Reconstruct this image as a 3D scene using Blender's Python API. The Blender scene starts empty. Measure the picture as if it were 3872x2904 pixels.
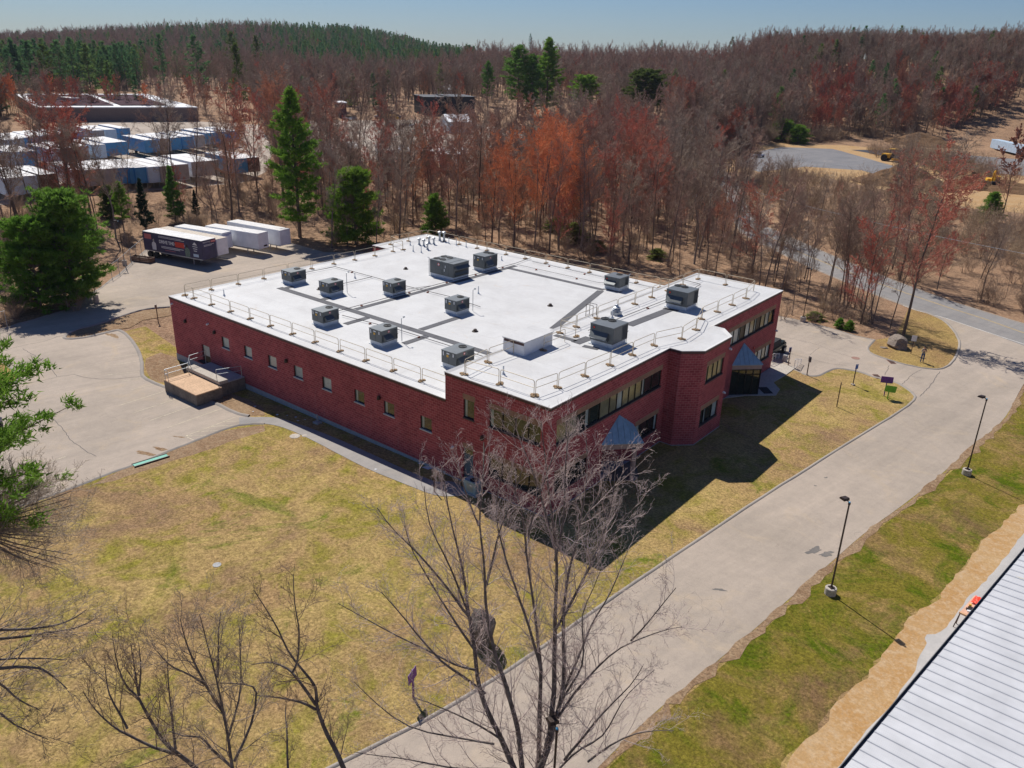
import bpy, bmesh, math, random
import numpy as np
from mathutils import Vector, Matrix
R = math.radians
rnd = random.Random(7)

# ------------------------------------------------------------------ camera, sky, sun, exposure
scene = bpy.context.scene
COL = scene.collection
YAW, PITCH, ROLL, FPX = 2.23993, 0.391362, 0.0306564, 3084.446
CAM = Vector((27.15888, -38.33347, 28.92251))
IMW, IMH = 3872.0, 2904.0
FW = Vector((math.cos(PITCH)*math.cos(YAW), math.cos(PITCH)*math.sin(YAW), -math.sin(PITCH)))
_R = Vector((math.sin(YAW), -math.cos(YAW), 0)); _U = _R.cross(FW)
RT = math.cos(ROLL)*_R + math.sin(ROLL)*_U
UP = -math.sin(ROLL)*_R + math.cos(ROLL)*_U
cam_data = bpy.data.cameras.new('camera'); cam = bpy.data.objects.new('camera', cam_data)
COL.objects.link(cam); scene.camera = cam
m4 = Matrix((RT, UP, -FW)).transposed().to_4x4(); m4.translation = CAM
cam.matrix_world = m4
cam_data.sensor_width = 36.0; cam_data.lens = FPX/IMW*36.0
cam_data.clip_start = 0.5; cam_data.clip_end = 9000

SUNV = Vector((-0.765, 0.32, 1.0)).normalized()
SUN_EL = math.asin(SUNV.z); SUN_AZ = math.atan2(SUNV.x, SUNV.y)
world = bpy.data.worlds.new('World'); scene.world = world; world.use_nodes = True
wn = world.node_tree.nodes; wl = world.node_tree.links; wn.clear()
sky = wn.new('ShaderNodeTexSky'); sky.sky_type = 'NISHITA'; sky.sun_disc = False
sky.sun_elevation = SUN_EL; sky.sun_rotation = SUN_AZ; sky.air_density = 1.0; sky.dust_density = 0.0; sky.ozone_density = 1.5
bgn = wn.new('ShaderNodeBackground'); bgn.inputs['Strength'].default_value = 0.049
wo = wn.new('ShaderNodeOutputWorld')
smx = wn.new('ShaderNodeMix'); smx.data_type = 'RGBA'; smx.blend_type = 'MULTIPLY'; smx.inputs[0].default_value = 1.0; smx.inputs[7].default_value = (0.72, 0.93, 1.37, 1)
wl.new(sky.outputs[0], smx.inputs[6]); wl.new(smx.outputs[2], bgn.inputs[0]); wl.new(bgn.outputs[0], wo.inputs[0])
sl = bpy.data.lights.new('sun', 'SUN'); sl.energy = 5.0; sl.angle = R(0.5); sl.color = (1.0, 0.955, 0.88)
so = bpy.data.objects.new('sun', sl); COL.objects.link(so)
so.rotation_euler = SUNV.to_track_quat('Z', 'Y').to_euler()
scene.view_settings.view_transform = 'Standard'; scene.view_settings.look = 'None'
scene.view_settings.exposure = 0.0; scene.view_settings.gamma = 1.0
try:
    scene.render.engine = 'CYCLES'; scene.cycles.max_bounces = 6; scene.cycles.transparent_max_bounces = 8
except Exception: pass

# ------------------------------------------------------------------ ground height and unprojection
KN = [(-112.0, 3.0), (-92.0, -0.5), (-45.0, -0.5), (-5.0, 0.0)]
def gz(x, y=0):
    if x <= KN[0][0]: return KN[0][1]
    if x >= KN[-1][0]: return 0.0
    for (a, za), (b, zb) in zip(KN, KN[1:]):
        if a <= x <= b: return za+(zb-za)*(x-a)/(b-a)
def ray(px, py):
    X = px*IMW/2212.0; Y = py*IMW/2212.0
    return (FW*FPX + RT*(X-IMW/2) - UP*(Y-IMH/2)).normalized()
def atz(px, py, z):
    d = ray(px, py); t = (z-CAM.z)/d.z; return CAM + d*t
def G(px, py):                       # ground point seen at a place of the 2212 wide picture
    z = 0.0
    for _ in range(12):
        p = atz(px, py, z); z = 0.5*z+0.5*gz(p.x, p.y)
    return Vector((p.x, p.y, gz(p.x, p.y)))
def hgt(px, py, b):                  # height of the point above ground spot b seen at px,py
    d = ray(px, py); hx, hy = b[0]-CAM.x, b[1]-CAM.y
    t = (hx*hx+hy*hy)/(d.x*hx+d.y*hy); return CAM.z+t*d.z
def PX(p):
    d = Vector(p)-CAM; w = d.dot(FW)
    if w < 0.1: return (-9e9, -9e9)
    return ((IMW/2+FPX*d.dot(RT)/w)*2212/IMW, (IMH/2-FPX*d.dot(UP)/w)*2212/IMW)
def cr(ox, oy, k):                   # coordinates read off an enlarged crop
    return lambda x, y: ((ox+x/k)*2212/IMW, (oy+y/k)*2212/IMW)

# ------------------------------------------------------------------ mesh helpers
def tag(o, label=None, cat=None, group=None, kind=None):
    if label: o['label'] = label
    if cat: o['category'] = cat
    if group: o['group'] = group
    if kind: o['kind'] = kind
    return o
def empty(name, loc=(0, 0, 0), rz=0.0, label=None, cat=None, group=None):
    o = bpy.data.objects.new(name, None); COL.objects.link(o); o.location = loc; o.rotation_euler = (0, 0, rz)
    o.empty_display_size = 0.1
    return tag(o, label, cat, group)
def link_mesh(name, me, m=None, parent=None):
    if m and not me.materials: me.materials.append(m)
    o = bpy.data.objects.new(name, me); COL.objects.link(o)
    if parent: o.parent = parent
    return o
class MB:
    def __init__(s): s.v = []; s.f = []; s.uv = []; s.hasuv = False
    def quad(s, pts, uv=None):
        n = len(s.v); s.v += [tuple(p) for p in pts]; s.f.append(tuple(range(n, n+len(pts))))
        if uv: s.hasuv = True
        s.uv += list(uv) if uv else [(p[0]+p[1], p[2]) for p in pts]
        return s
    def box(s, c, d, rz=0.0, skip=''):
        hx, hy, hz = d[0]/2, d[1]/2, d[2]/2; ca, sa = math.cos(rz), math.sin(rz)
        P = []
        for z in (-hz, hz):
            for x, y in ((-hx, -hy), (hx, -hy), (hx, hy), (-hx, hy)):
                P.append((c[0]+x*ca-y*sa, c[1]+x*sa+y*ca, c[2]+z))
        for f in ((3, 2, 1, 0), (4, 5, 6, 7), (0, 1, 5, 4), (1, 2, 6, 5), (2, 3, 7, 6), (3, 0, 4, 7)):
            q = [P[i] for i in f]
            a = (Vector(q[1])-Vector(q[0])).length; b = (Vector(q[2])-Vector(q[1])).length
            s.quad(q, [(0, 0), (a, 0), (a, b), (0, b)]); 
        return s
    def bx(s, x0, x1, y0, y1, z0, z1): return s.box(((x0+x1)/2, (y0+y1)/2, (z0+z1)/2), (x1-x0, y1-y0, z1-z0))
    def tube(s, p0, p1, r0, r1=None, n=8, caps=True):
        p0 = Vector(p0); p1 = Vector(p1); r1 = r0 if r1 is None else r1
        d = (p1-p0).normalized(); a = d.orthogonal().normalized(); b = d.cross(a)
        A = []; B = []
        for i in range(n):
            t = 2*math.pi*i/n; o = a*math.cos(t)+b*math.sin(t); A.append(p0+o*r0); B.append(p1+o*r1)
        for i in range(n): s.quad([A[i], A[(i+1) % n], B[(i+1) % n], B[i]])
        if caps: s.quad(A[::-1]); s.quad(B)
        return s
    def path(s, pts, r, n=6):
        for a, b in zip(pts, pts[1:]): s.tube(a, b, r, n=n)
        return s
    def prism(s, poly, z0, z1, top=True, bottom=True):
        n = len(poly); u = 0.0
        for i in range(n):
            a, b = poly[i], poly[(i+1) % n]; L = math.hypot(b[0]-a[0], b[1]-a[1])
            s.quad([(a[0], a[1], z0), (b[0], b[1], z0), (b[0], b[1], z1), (a[0], a[1], z1)], [(u, z0), (u+L, z0), (u+L, z1), (u, z1)]); u += L
        if top: s.quad([(p[0], p[1], z1) for p in poly])
        if bottom: s.quad([(p[0], p[1], z0) for p in poly][::-1])
        return s
    def lathe(s, c, prof, n=16):
        for (r0, z0), (r1, z1) in zip(prof, prof[1:]):
            for i in range(n):
                a, b = 2*math.pi*i/n, 2*math.pi*(i+1)/n
                s.quad([(c[0]+r0*math.cos(a), c[1]+r0*math.sin(a), c[2]+z0), (c[0]+r0*math.cos(b), c[1]+r0*math.sin(b), c[2]+z0),
                        (c[0]+r1*math.cos(b), c[1]+r1*math.sin(b), c[2]+z1), (c[0]+r1*math.cos(a), c[1]+r1*math.sin(a), c[2]+z1)])
        return s
    def build(s, name, m=None, parent=None, smooth=False):
        me = bpy.data.meshes.new(name); me.from_pydata(s.v, [], s.f)
        uvl = me.uv_layers.new(name='UVMap'); uvl.data.foreach_set('uv', np.array(s.uv, dtype=np.float32).ravel())
        me.update()
        if smooth: me.polygons.foreach_set('use_smooth', [True]*len(me.polygons))
        return link_mesh(name, me, m, parent)
def bevelled(name, m, parent, mb, w=0.02, seg=2):
    o = mb.build(name, m, parent); bm = bmesh.new(); bm.from_mesh(o.data)
    bmesh.ops.remove_doubles(bm, verts=bm.verts, dist=1e-4)
    bmesh.ops.bevel(bm, geom=[e for e in bm.edges if len(e.link_faces) == 2 and e.calc_face_angle(0) > 0.5], offset=w, segments=seg, affect='EDGES', clamp_overlap=True)
    bm.to_mesh(o.data); bm.free(); return o
def np_mesh(name, V, Q, m=None, parent=None, T=None):
    me = bpy.data.meshes.new(name); V = np.asarray(V, dtype=np.float32)
    loops = []; starts = []; tot = []; off = 0
    if Q is not None and len(Q):
        Q = np.asarray(Q, dtype=np.int32); loops.append(Q.ravel()); starts.append(np.arange(len(Q), dtype=np.int32)*4); off = len(Q)*4
    if T is not None and len(T):
        T = np.asarray(T, dtype=np.int32); loops.append(T.ravel()); starts.append(off+np.arange(len(T), dtype=np.int32)*3)
    L = np.concatenate(loops); S = np.concatenate(starts)
    me.vertices.add(len(V)); me.vertices.foreach_set('co', V.ravel())
    me.loops.add(len(L)); me.loops.foreach_set('vertex_index', L)
    me.polygons.add(len(S)); me.polygons.foreach_set('loop_start', S)
    me.update(calc_edges=True); me.validate()
    if m: me.materials.append(m)
    if name is None: return me
    return me
def tubes(segs, n=4):
    s = np.asarray(segs, dtype=np.float64); m = len(s)
    p0, p1, r0, r1 = s[:, :3], s[:, 3:6], s[:, 6:7], s[:, 7:8]
    d = p1-p0; d /= np.maximum(np.linalg.norm(d, axis=1, keepdims=True), 1e-9)
    ref = np.where(np.abs(d[:, 2:3]) < 0.9, np.array([[0, 0, 1.0]]), np.array([[1.0, 0, 0]]))
    a = np.cross(d, ref); a /= np.linalg.norm(a, axis=1, keepdims=True); b = np.cross(d, a)
    V = np.zeros((m, 2*n, 3))
    for i in range(n):
        t = 2*math.pi*i/n; o = a*math.cos(t)+b*math.sin(t)
        V[:, i] = p0+o*r0; V[:, n+i] = p1+o*r1
    Q = np.zeros((m, n, 4), dtype=np.int32); base = (np.arange(m)*2*n)[:, None]
    for i in range(n):
        j = (i+1) % n; Q[:, i] = base+np.array([[i, j, n+j, n+i]])
    return V.reshape(-1, 3), Q.reshape(-1, 4)

# ------------------------------------------------------------------ materials
def _mat(name):
    m = bpy.data.materials.new(name); m.use_nodes = True; nt = m.node_tree
    return m, nt, nt.nodes['Principled BSDF']
def N(nt, t, **kw):
    n = nt.nodes.new(t)
    for k, v in kw.items(): setattr(n, k, v)
    return n
def noise(nt, co, scale, detail=4.0, rough=0.6, dist=0.0):
    n = N(nt, 'ShaderNodeTexNoise'); n.inputs['Scale'].default_value = scale; n.inputs['Detail'].default_value = detail
    n.inputs['Roughness'].default_value = rough; n.inputs['Distortion'].default_value = dist
    nt.links.new(co, n.inputs['Vector']); return n.outputs['Fac']
def ramp(nt, fac, lo, hi, c0=(0, 0, 0, 1), c1=(1, 1, 1, 1)):
    r = N(nt, 'ShaderNodeValToRGB'); r.color_ramp.elements[0].position = lo; r.color_ramp.elements[1].position = hi
    r.color_ramp.elements[0].color = c0; r.color_ramp.elements[1].color = c1
    nt.links.new(fac, r.inputs[0]); return r.outputs[0]
def mix(nt, fac, a, b, mode='MIX'):
    n = N(nt, 'ShaderNodeMix', data_type='RGBA', blend_type=mode)
    if isinstance(fac, (int, float)): n.inputs[0].default_value = fac
    else: nt.links.new(fac, n.inputs[0])
    for i, c in ((6, a), (7, b)):
        if isinstance(c, tuple): n.inputs[i].default_value = c if len(c) == 4 else c+(1,)
        else: nt.links.new(c, n.inputs[i])
    return n.outputs[2]
def bump(nt, bs, fac, strength=0.3, dist=0.05):
    b = N(nt, 'ShaderNodeBump'); b.inputs['Strength'].default_value = strength; b.inputs['Distance'].default_value = dist
    nt.links.new(fac, b.inputs['Height']); nt.links.new(b.outputs[0], bs.inputs['Normal'])
def pos(nt): return N(nt, 'ShaderNodeNewGeometry').outputs['Position']
def objc(nt): return N(nt, 'ShaderNodeTexCoord').outputs['Object']
def M(name, col, rough=0.7, metal=0.0, var=0.12, scale=3.0, bmp=0.0, spec=None, fine=None):
    m, nt, bs = _mat(name)
    co = objc(nt); f = noise(nt, co, scale, 5)
    lo = tuple(max(0, c*(1-var)) for c in col); hi = tuple(min(1, c*(1+var)) for c in col)
    c = ramp(nt, f, 0.3, 0.7, lo+(1,), hi+(1,))
    if fine:
        f2 = noise(nt, co, fine, 3); c = mix(nt, 0.5, c, ramp(nt, f2, 0.3, 0.7, tuple(x*0.6 for x in col)+(1,), tuple(min(1, x*1.35) for x in col)+(1,)))
    nt.links.new(c, bs.inputs['Base Color'])
    bs.inputs['Roughness'].default_value = rough; bs.inputs['Metallic'].default_value = metal
    if spec is not None: bs.inputs['Specular IOR Level'].default_value = spec
    if bmp: bump(nt, bs, noise(nt, co, scale*8, 3), bmp, 0.02)
    return m

def mat_lawn(name, greens=0.5, tint=(1, 1, 1)):
    m, nt, bs = _mat(name); co = pos(nt)
    t = lambda c: tuple(x*y for x, y in zip(c, tint))
    straw, tan, olive, green, brown = t((0.46, 0.33, 0.13)), t((0.40, 0.26, 0.125)), t((0.285, 0.245, 0.045)), t((0.13, 0.185, 0.008)), t((0.30, 0.19, 0.11))
    c = mix(nt, ramp(nt, noise(nt, co, 0.16, 6, 0.6, 0.6), 0.38, 0.62), straw, tan)
    c = mix(nt, ramp(nt, noise(nt, co, 0.33, 7, 0.65, 0.8), 0.62-0.22*greens, 0.80-0.22*greens), c, olive)
    n3 = noise(nt, co, 0.21, 8, 0.72, 1.0)
    c = mix(nt, ramp(nt, n3, 0.72-0.22*greens, 0.86-0.22*greens), c, green)
    c = mix(nt, ramp(nt, noise(nt, co, 0.13, 8, 0.7, 0.5), 0.52, 0.66), c, brown)
    g1 = noise(nt, co, 5.5, 5, 0.75); g2 = noise(nt, co, 17.0, 3, 0.7)
    c = mix(nt, 0.85, c, ramp(nt, g1, 0.30, 0.70, (0.34, 0.34, 0.32, 1), (1.55, 1.55, 1.6, 1)), 'MULTIPLY')
    c = mix(nt, 0.8, c, ramp(nt, noise(nt, co, 1.7, 7, 0.8, 0.4), 0.32, 0.68, (0.62, 0.62, 0.58, 1), (1.28, 1.26, 1.22, 1)), 'MULTIPLY')
    c = mix(nt, 0.6, c, ramp(nt, g2, 0.3, 0.7, (0.5, 0.5, 0.5, 1), (1.45, 1.45, 1.4, 1)), 'MULTIPLY')
    nt.links.new(c, bs.inputs['Base Color']); bs.inputs['Roughness'].default_value = 0.95; bs.inputs['Specular IOR Level'].default_value = 0.1
    bump(nt, bs, g1, 0.8, 0.12); return m
def mat_leaf(name, a=(0.38, 0.235, 0.145), b=(0.22, 0.14, 0.09), c3=(0.50, 0.34, 0.22), grain=0.85):
    m, nt, bs = _mat(name); co = pos(nt)
    c = mix(nt, ramp(nt, noise(nt, co, 0.25, 7, 0.65), 0.35, 0.62), a, b)
    c = mix(nt, ramp(nt, noise(nt, co, 2.2, 6, 0.75), 0.45, 0.7), c, c3)
    g = noise(nt, co, 7, 4, 0.8)
    c = mix(nt, grain, c, ramp(nt, g, 0.3, 0.7, (0.42, 0.42, 0.42, 1), (1.4, 1.35, 1.3, 1)), 'MULTIPLY')
    nt.links.new(c, bs.inputs['Base Color']); bs.inputs['Roughness'].default_value = 0.95; bs.inputs['Specular IOR Level'].default_value = 0.1
    bump(nt, bs, g, 0.8*grain, 0.15*grain); return m
def mat_asphalt(name, base=(0.46, 0.385, 0.315), dark=(0.385, 0.325, 0.265), warm=(0.50, 0.40, 0.29), crack=0.5):
    m, nt, bs = _mat(name); co = pos(nt)
    c = mix(nt, ramp(nt, noise(nt, co, 0.09, 5, 0.6, 0.4), 0.40, 0.65), base, dark)
    c = mix(nt, ramp(nt, noise(nt, co, 0.22, 7, 0.7, 1.2), 0.55, 0.75), c, warm)
    c = mix(nt, ramp(nt, noise(nt, co, 0.9, 8, 0.75, 0.3), 0.64, 0.78), c, tuple(x*0.72 for x in dark))
    mp = N(nt, 'ShaderNodeMapping'); mp.vector_type = 'TEXTURE'; mp.inputs['Rotation'].default_value = (0, 0, R(80)); mp.inputs['Scale'].default_value = (14.0, 1.2, 1); nt.links.new(co, mp.inputs['Vector'])
    c = mix(nt, 0.75, c, ramp(nt, noise(nt, mp.outputs[0], 0.9, 6, 0.7, 0.3), 0.35, 0.68, (0.86, 0.86, 0.87, 1), (1.07, 1.06, 1.05, 1)), 'MULTIPLY')
    c = mix(nt, 0.8, c, ramp(nt, noise(nt, co, 1.3, 8, 0.8), 0.3, 0.7, (0.84, 0.84, 0.85, 1), (1.10, 1.09, 1.08, 1)), 'MULTIPLY')
    g = noise(nt, co, 24, 3, 0.8)
    c = mix(nt, 0.5, c, ramp(nt, g, 0.25, 0.75, (0.66, 0.66, 0.66, 1), (1.28, 1.28, 1.28, 1)), 'MULTIPLY')
    # crack network, present only in some areas
    dn = N(nt, 'ShaderNodeTexNoise'); dn.inputs['Scale'].default_value = 0.6; dn.inputs['Detail'].default_value = 6
    nt.links.new(co, dn.inputs['Vector'])
    add = N(nt, 'ShaderNodeVectorMath', operation='MULTIPLY_ADD'); add.inputs[1].default_value = (1.3, 1.3, 0)
    nt.links.new(dn.outputs['Color'], add.inputs[0]); nt.links.new(co, add.inputs[2])
    for sc, w in ((0.16, 0.005), (1.1, 0.020)):
        v = N(nt, 'ShaderNodeTexVoronoi', feature='DISTANCE_TO_EDGE'); v.inputs['Scale'].default_value = sc
        nt.links.new(add.outputs[0], v.inputs['Vector'])
        line = ramp(nt, v.outputs[0], 0.0, w, (1, 1, 1, 1), (0, 0, 0, 1))
        msk = ramp(nt, noise(nt, co, 0.07 if sc < 0.5 else 0.13, 4), 0.54 if sc < .5 else .58, 0.68)
        mul = N(nt, 'ShaderNodeMath', operation='MULTIPLY'); nt.links.new(line, mul.inputs[0]); nt.links.new(msk, mul.inputs[1])
        mu2 = N(nt, 'ShaderNodeMath', operation='MULTIPLY'); nt.links.new(mul.outputs[0], mu2.inputs[0]); mu2.inputs[1].default_value = crack
        c = mix(nt, mu2.outputs[0], c, (0.12, 0.11, 0.105))
    nt.links.new(c, bs.inputs['Base Color']); bs.inputs['Roughness'].default_value = 0.9; bs.inputs['Specular IOR Level'].default_value = 0.25
    bump(nt, bs, g, 0.25, 0.01); return m
def mat_brick(name, c1, c2, mortar, bw=0.4, rh=0.2, ms=0.014, vert=False):
    m, nt, bs = _mat(name); uv = N(nt, 'ShaderNodeUVMap')
    b = N(nt, 'ShaderNodeTexBrick'); b.inputs['Scale'].default_value = 1.0; b.inputs['Mortar Size'].default_value = ms
    b.inputs['Brick Width'].default_value = bw; b.inputs['Row Height'].default_value = rh; b.inputs['Mortar Smooth'].default_value = 0.2
    b.inputs['Color1'].default_value = c1+(1,); b.inputs['Color2'].default_value = c2+(1,); b.inputs['Mortar'].default_value = mortar+(1,)
    b.inputs['Bias'].default_value = 0.0
    if vert: b.offset = 0.0
    nt.links.new(uv.outputs[0], b.inputs['Vector'])
    co = pos(nt); n1 = noise(nt, co, 0.5, 6, 0.7); n2 = noise(nt, co, 11, 4, 0.8)
    c = mix(nt, 0.8, b.outputs['Color'], ramp(nt, n1, 0.3, 0.7, (0.78, 0.76, 0.78, 1), (1.2, 1.18, 1.2, 1)), 'MULTIPLY')
    c = mix(nt, 0.7, c, ramp(nt, n2, 0.3, 0.7, (0.7, 0.7, 0.7, 1), (1.3, 1.3, 1.3, 1)), 'MULTIPLY')
    mp = N(nt, 'ShaderNodeMapping'); mp.inputs['Scale'].default_value = (1.6, 1.6, 0.22); nt.links.new(co, mp.inputs['Vector'])
    st = noise(nt, mp.outputs[0], 1.0, 7, 0.75, 0.3)
    c = mix(nt, ramp(nt, st, 0.56, 0.78, (0, 0, 0, 1), (0.40, 0.40, 0.40, 1)), c, (0.46, 0.26, 0.26))
    c = mix(nt, ramp(nt, noise(nt, mp.outputs[0], 0.6, 6, 0.7), 0.60, 0.80, (0, 0, 0, 1), (0.35, 0.35, 0.35, 1)), c, (0.14, 0.035, 0.045))
    nt.links.new(c, bs.inputs['Base Color']); bs.inputs['Roughness'].default_value = 0.9; bs.inputs['Specular IOR Level'].default_value = 0.2
    bump(nt, bs, b.outputs['Fac'], 0.5, -0.01); return m
def mat_roof(name):
    m, nt, bs = _mat(name); co = pos(nt)
    c = mix(nt, ramp(nt, noise(nt, co, 0.35, 7, 0.7, 0.5), 0.40, 0.72), (0.655, 0.65, 0.64), (0.55, 0.54, 0.53))
    c = mix(nt, ramp(nt, noise(nt, co, 0.55, 8, 0.75, 1.5), 0.61, 0.76), c, (0.58, 0.47, 0.35))
    c = mix(nt, ramp(nt, noise(nt, co, 1.1, 8, 0.8, 0.5), 0.66, 0.80), c, (0.36, 0.34, 0.33))
    c = mix(nt, 0.35, c, ramp(nt, noise(nt, co, 6, 4, 0.8), 0.3, 0.7, (0.8, 0.8, 0.8, 1), (1.08, 1.08, 1.08, 1)), 'MULTIPLY')
    b = N(nt, 'ShaderNodeTexBrick'); b.inputs['Scale'].default_value = 1.0; b.inputs['Brick Width'].default_value = 30.0; b.inputs['Row Height'].default_value = 3.05
    b.inputs['Mortar Size'].default_value = 0.022; b.inputs['Color1'].default_value = (1, 1, 1, 1); b.inputs['Color2'].default_value = (1, 1, 1, 1); b.inputs['Mortar'].default_value = (0.86, 0.86, 0.85, 1)
    nt.links.new(co, b.inputs['Vector']); c = mix(nt, 1.0, c, b.outputs['Color'], 'MULTIPLY')
    nt.links.new(c, bs.inputs['Base Color']); bs.inputs['Roughness'].default_value = 0.55; bs.inputs['Specular IOR Level'].default_value = 0.25
    bump(nt, bs, noise(nt, co, 1.6, 5, 0.6, 1.0), 0.35, 0.05); return m
def mat_glass(name, col=(0.02, 0.028, 0.028), rough=0.04):
    m, nt, bs = _mat(name); f = noise(nt, objc(nt), 0.7, 3)
    nt.links.new(ramp(nt, f, 0.35, 0.65, tuple(c*0.7 for c in col)+(1,), tuple(c*1.3 for c in col)+(1,)), bs.inputs['Base Color'])
    bs.inputs['Roughness'].default_value = rough; bs.inputs['IOR'].default_value = 1.6; bs.inputs['Specular IOR Level'].default_value = 0.8
    return m
def mat_random(name, cols, rough=0.9, leaf=False, fine=None):
    """colour differs from one object (or instance) to the next"""
    m, nt, bs = _mat(name); oi = N(nt, 'ShaderNodeObjectInfo')
    r = N(nt, 'ShaderNodeValToRGB'); el = r.color_ramp.elements
    while len(el) < len(cols): el.new(0.5)
    for i, c in enumerate(cols): el[i].position = i/(len(cols)-1); el[i].color = c+(1,)
    nt.links.new(oi.outputs['Random'], r.inputs[0])
    n1 = noise(nt, objc(nt), 0.6 if not fine else fine, 4, 0.7)
    c = mix(nt, 0.9, r.outputs[0], ramp(nt, n1, 0.3, 0.7, (0.62, 0.62, 0.62, 1), (1.38, 1.38, 1.32, 1)), 'MULTIPLY')
    nt.links.new(c, bs.inputs['Base Color']); bs.inputs['Roughness'].default_value = rough; bs.inputs['Specular IOR Level'].default_value = 0.12
    if leaf:
        tr = N(nt, 'ShaderNodeBsdfTranslucent'); nt.links.new(c, tr.inputs[0])
        mx = N(nt, 'ShaderNodeMixShader'); mx.inputs[0].default_value = 0.45
        nt.links.new(bs.outputs[0], mx.inputs[1]); nt.links.new(tr.outputs[0], mx.inputs[2])
        nt.links.new(mx.outputs[0], nt.nodes['Material Output'].inputs[0])
    return m
def mat_haze(name, density, col=(0.62, 0.72, 0.9)):
    m = bpy.data.materials.new(name); m.use_nodes = True; nt = m.node_tree; nt.nodes.clear()
    v = N(nt, 'ShaderNodeVolumePrincipled'); v.inputs['Density'].default_value = density; v.inputs['Color'].default_value = col+(1,)
    v.inputs['Anisotropy'].default_value = 0.2
    o = N(nt, 'ShaderNodeOutputMaterial'); nt.links.new(v.outputs[0], o.inputs['Volume']); return m

LAWN = mat_lawn('lawn', 0.68)
LAWN2 = mat_lawn('green_grass', 1.12, (0.72, 0.70, 0.60))
DRYGRASS = mat_lawn('dry_grass', 0.12, (0.88, 0.86, 0.82))
DIRT = mat_leaf('bare_dirt', (0.36, 0.25, 0.155), (0.27, 0.17, 0.10), (0.45, 0.33, 0.21))
LEAF = mat_leaf('leaf_litter')
SAND = mat_leaf('orange_sand', (0.46, 0.31, 0.16), (0.42, 0.245, 0.10), (0.53, 0.39, 0.25), 0.35)
SOIL = mat_leaf('soil_heap', (0.22, 0.13, 0.07), (0.15, 0.09, 0.05), (0.27, 0.17, 0.10))
GRAVEL = mat_asphalt('gravel', (0.50, 0.48, 0.46), (0.42, 0.41, 0.40), (0.54, 0.50, 0.46), 0)
ASPH = mat_asphalt('old_asphalt')
ROADM = mat_asphalt('road_asphalt', (0.30, 0.285, 0.27), (0.25, 0.24, 0.235), (0.33, 0.30, 0.27), 0.3)
NEWASPH = mat_asphalt('fresh_asphalt', (0.24, 0.235, 0.24), (0.19, 0.19, 0.2), (0.30, 0.28, 0.26), 0)
KERB = mat_asphalt('kerb_asphalt', (0.37, 0.33, 0.29), (0.31, 0.28, 0.25), (0.43, 0.37, 0.30), 0.5)
CONC = M('concrete', (0.47, 0.42, 0.36), 0.9, var=0.2, scale=1.2, bmp=0.3, fine=9)
CONCG = M('grey_concrete', (0.40, 0.40, 0.39), 0.9, var=0.25, scale=1.5, bmp=0.3, fine=9)
CONCD = M('stained_concrete', (0.20, 0.17, 0.14), 0.95, var=0.55, scale=1.4, bmp=0.4, fine=6)
DECK = M('rusty_slab', (0.60, 0.40, 0.25), 0.9, var=0.25, scale=1.0, bmp=0.2, fine=7)
BRICK = mat_brick('red_block', (0.41, 0.095, 0.098), (0.285, 0.062, 0.068), (0.48, 0.20, 0.19))
SOLDIER = mat_brick('tan_soldier_course', (0.33, 0.20, 0.13), (0.27, 0.16, 0.10), (0.40, 0.29, 0.2), 0.1, 0.4, 0.012, True)
FOUND = M('foundation', (0.36, 0.38, 0.40), 0.9, var=0.2, scale=1.0, bmp=0.3, fine=8)
COPING = M('coping', (0.075, 0.035, 0.035), 0.5, 0.2)
ROOF = mat_roof('white_membrane')
GLASS = mat_glass('window_glass')
GLASSO = mat_glass('blind_glass', (0.20, 0.20, 0.13), 0.12)
GLASST = mat_glass('curtain_glass', (0.30, 0.38, 0.38), 0.2)
FRAME = M('dark_frame', (0.025, 0.022, 0.02), 0.45, 0.3)
SILL = M('light_sill', (0.48, 0.47, 0.46), 0.8)
SILLD = M('dark_sill', (0.10, 0.06, 0.055), 0.8)
CREAM = M('cream_rail', (0.62, 0.52, 0.36), 0.5, 0.1, 0.12, 2)
RUSTY = M('rusty_base', (0.30, 0.20, 0.11), 0.85, 0.2, 0.45, 9)
HVAC = M('hvac_grey', (0.105, 0.118, 0.125), 0.5, 0.35, 0.12, 1.5)
HVACD = M('hvac_dark', (0.03, 0.033, 0.036), 0.6, 0.2)
HVACT = M('hvac_top', (0.15, 0.165, 0.175), 0.5, 0.35, 0.15, 1.2)
COILM = M('coil_grey', (0.07, 0.08, 0.095), 0.6, 0.5, 0.2, 30)
FLASH = M('flashing', (0.58, 0.62, 0.66), 0.6)
MATM = M('walk_pad', (0.105, 0.105, 0.115), 0.85, var=0.2, scale=1.0, bmp=0.5, fine=14)
PIPEB = M('black_pipe', (0.03, 0.025, 0.025), 0.5, 0.3)
WOODB = M('red_wood_block', (0.32, 0.09, 0.04), 0.8, var=0.3)
GALV = M('galvanised', (0.42, 0.45, 0.48), 0.45, 0.6, 0.15, 4)
TEAL = M('standing_seam', (0.27, 0.42, 0.53), 0.45, 0.05, 0.15, 2)
FASCIA = M('fascia', (0.42, 0.30, 0.25), 0.7)
BRONZE = M('bronze_metal', (0.045, 0.028, 0.022), 0.5, 0.3)
WHITE = M('white_paint', (0.72, 0.73, 0.75), 0.5, var=0.1, scale=1.5)
TWHITE = M('trailer_white', (0.78, 0.80, 0.84), 0.45, var=0.1, scale=1.0)
TROOF = M('trailer_roof', (0.70, 0.68, 0.66), 0.5, var=0.15, scale=1.0)
TBLUE = M('trailer_blue', (0.06, 0.28, 0.56), 0.45, var=0.15, scale=1.0)
TGREY = M('trailer_grey', (0.40, 0.37, 0.36), 0.6, var=0.2, scale=1.0)
TBROWN = M('trailer_brown', (0.16, 0.09, 0.06), 0.7, var=0.3, scale=1.0)
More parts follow.
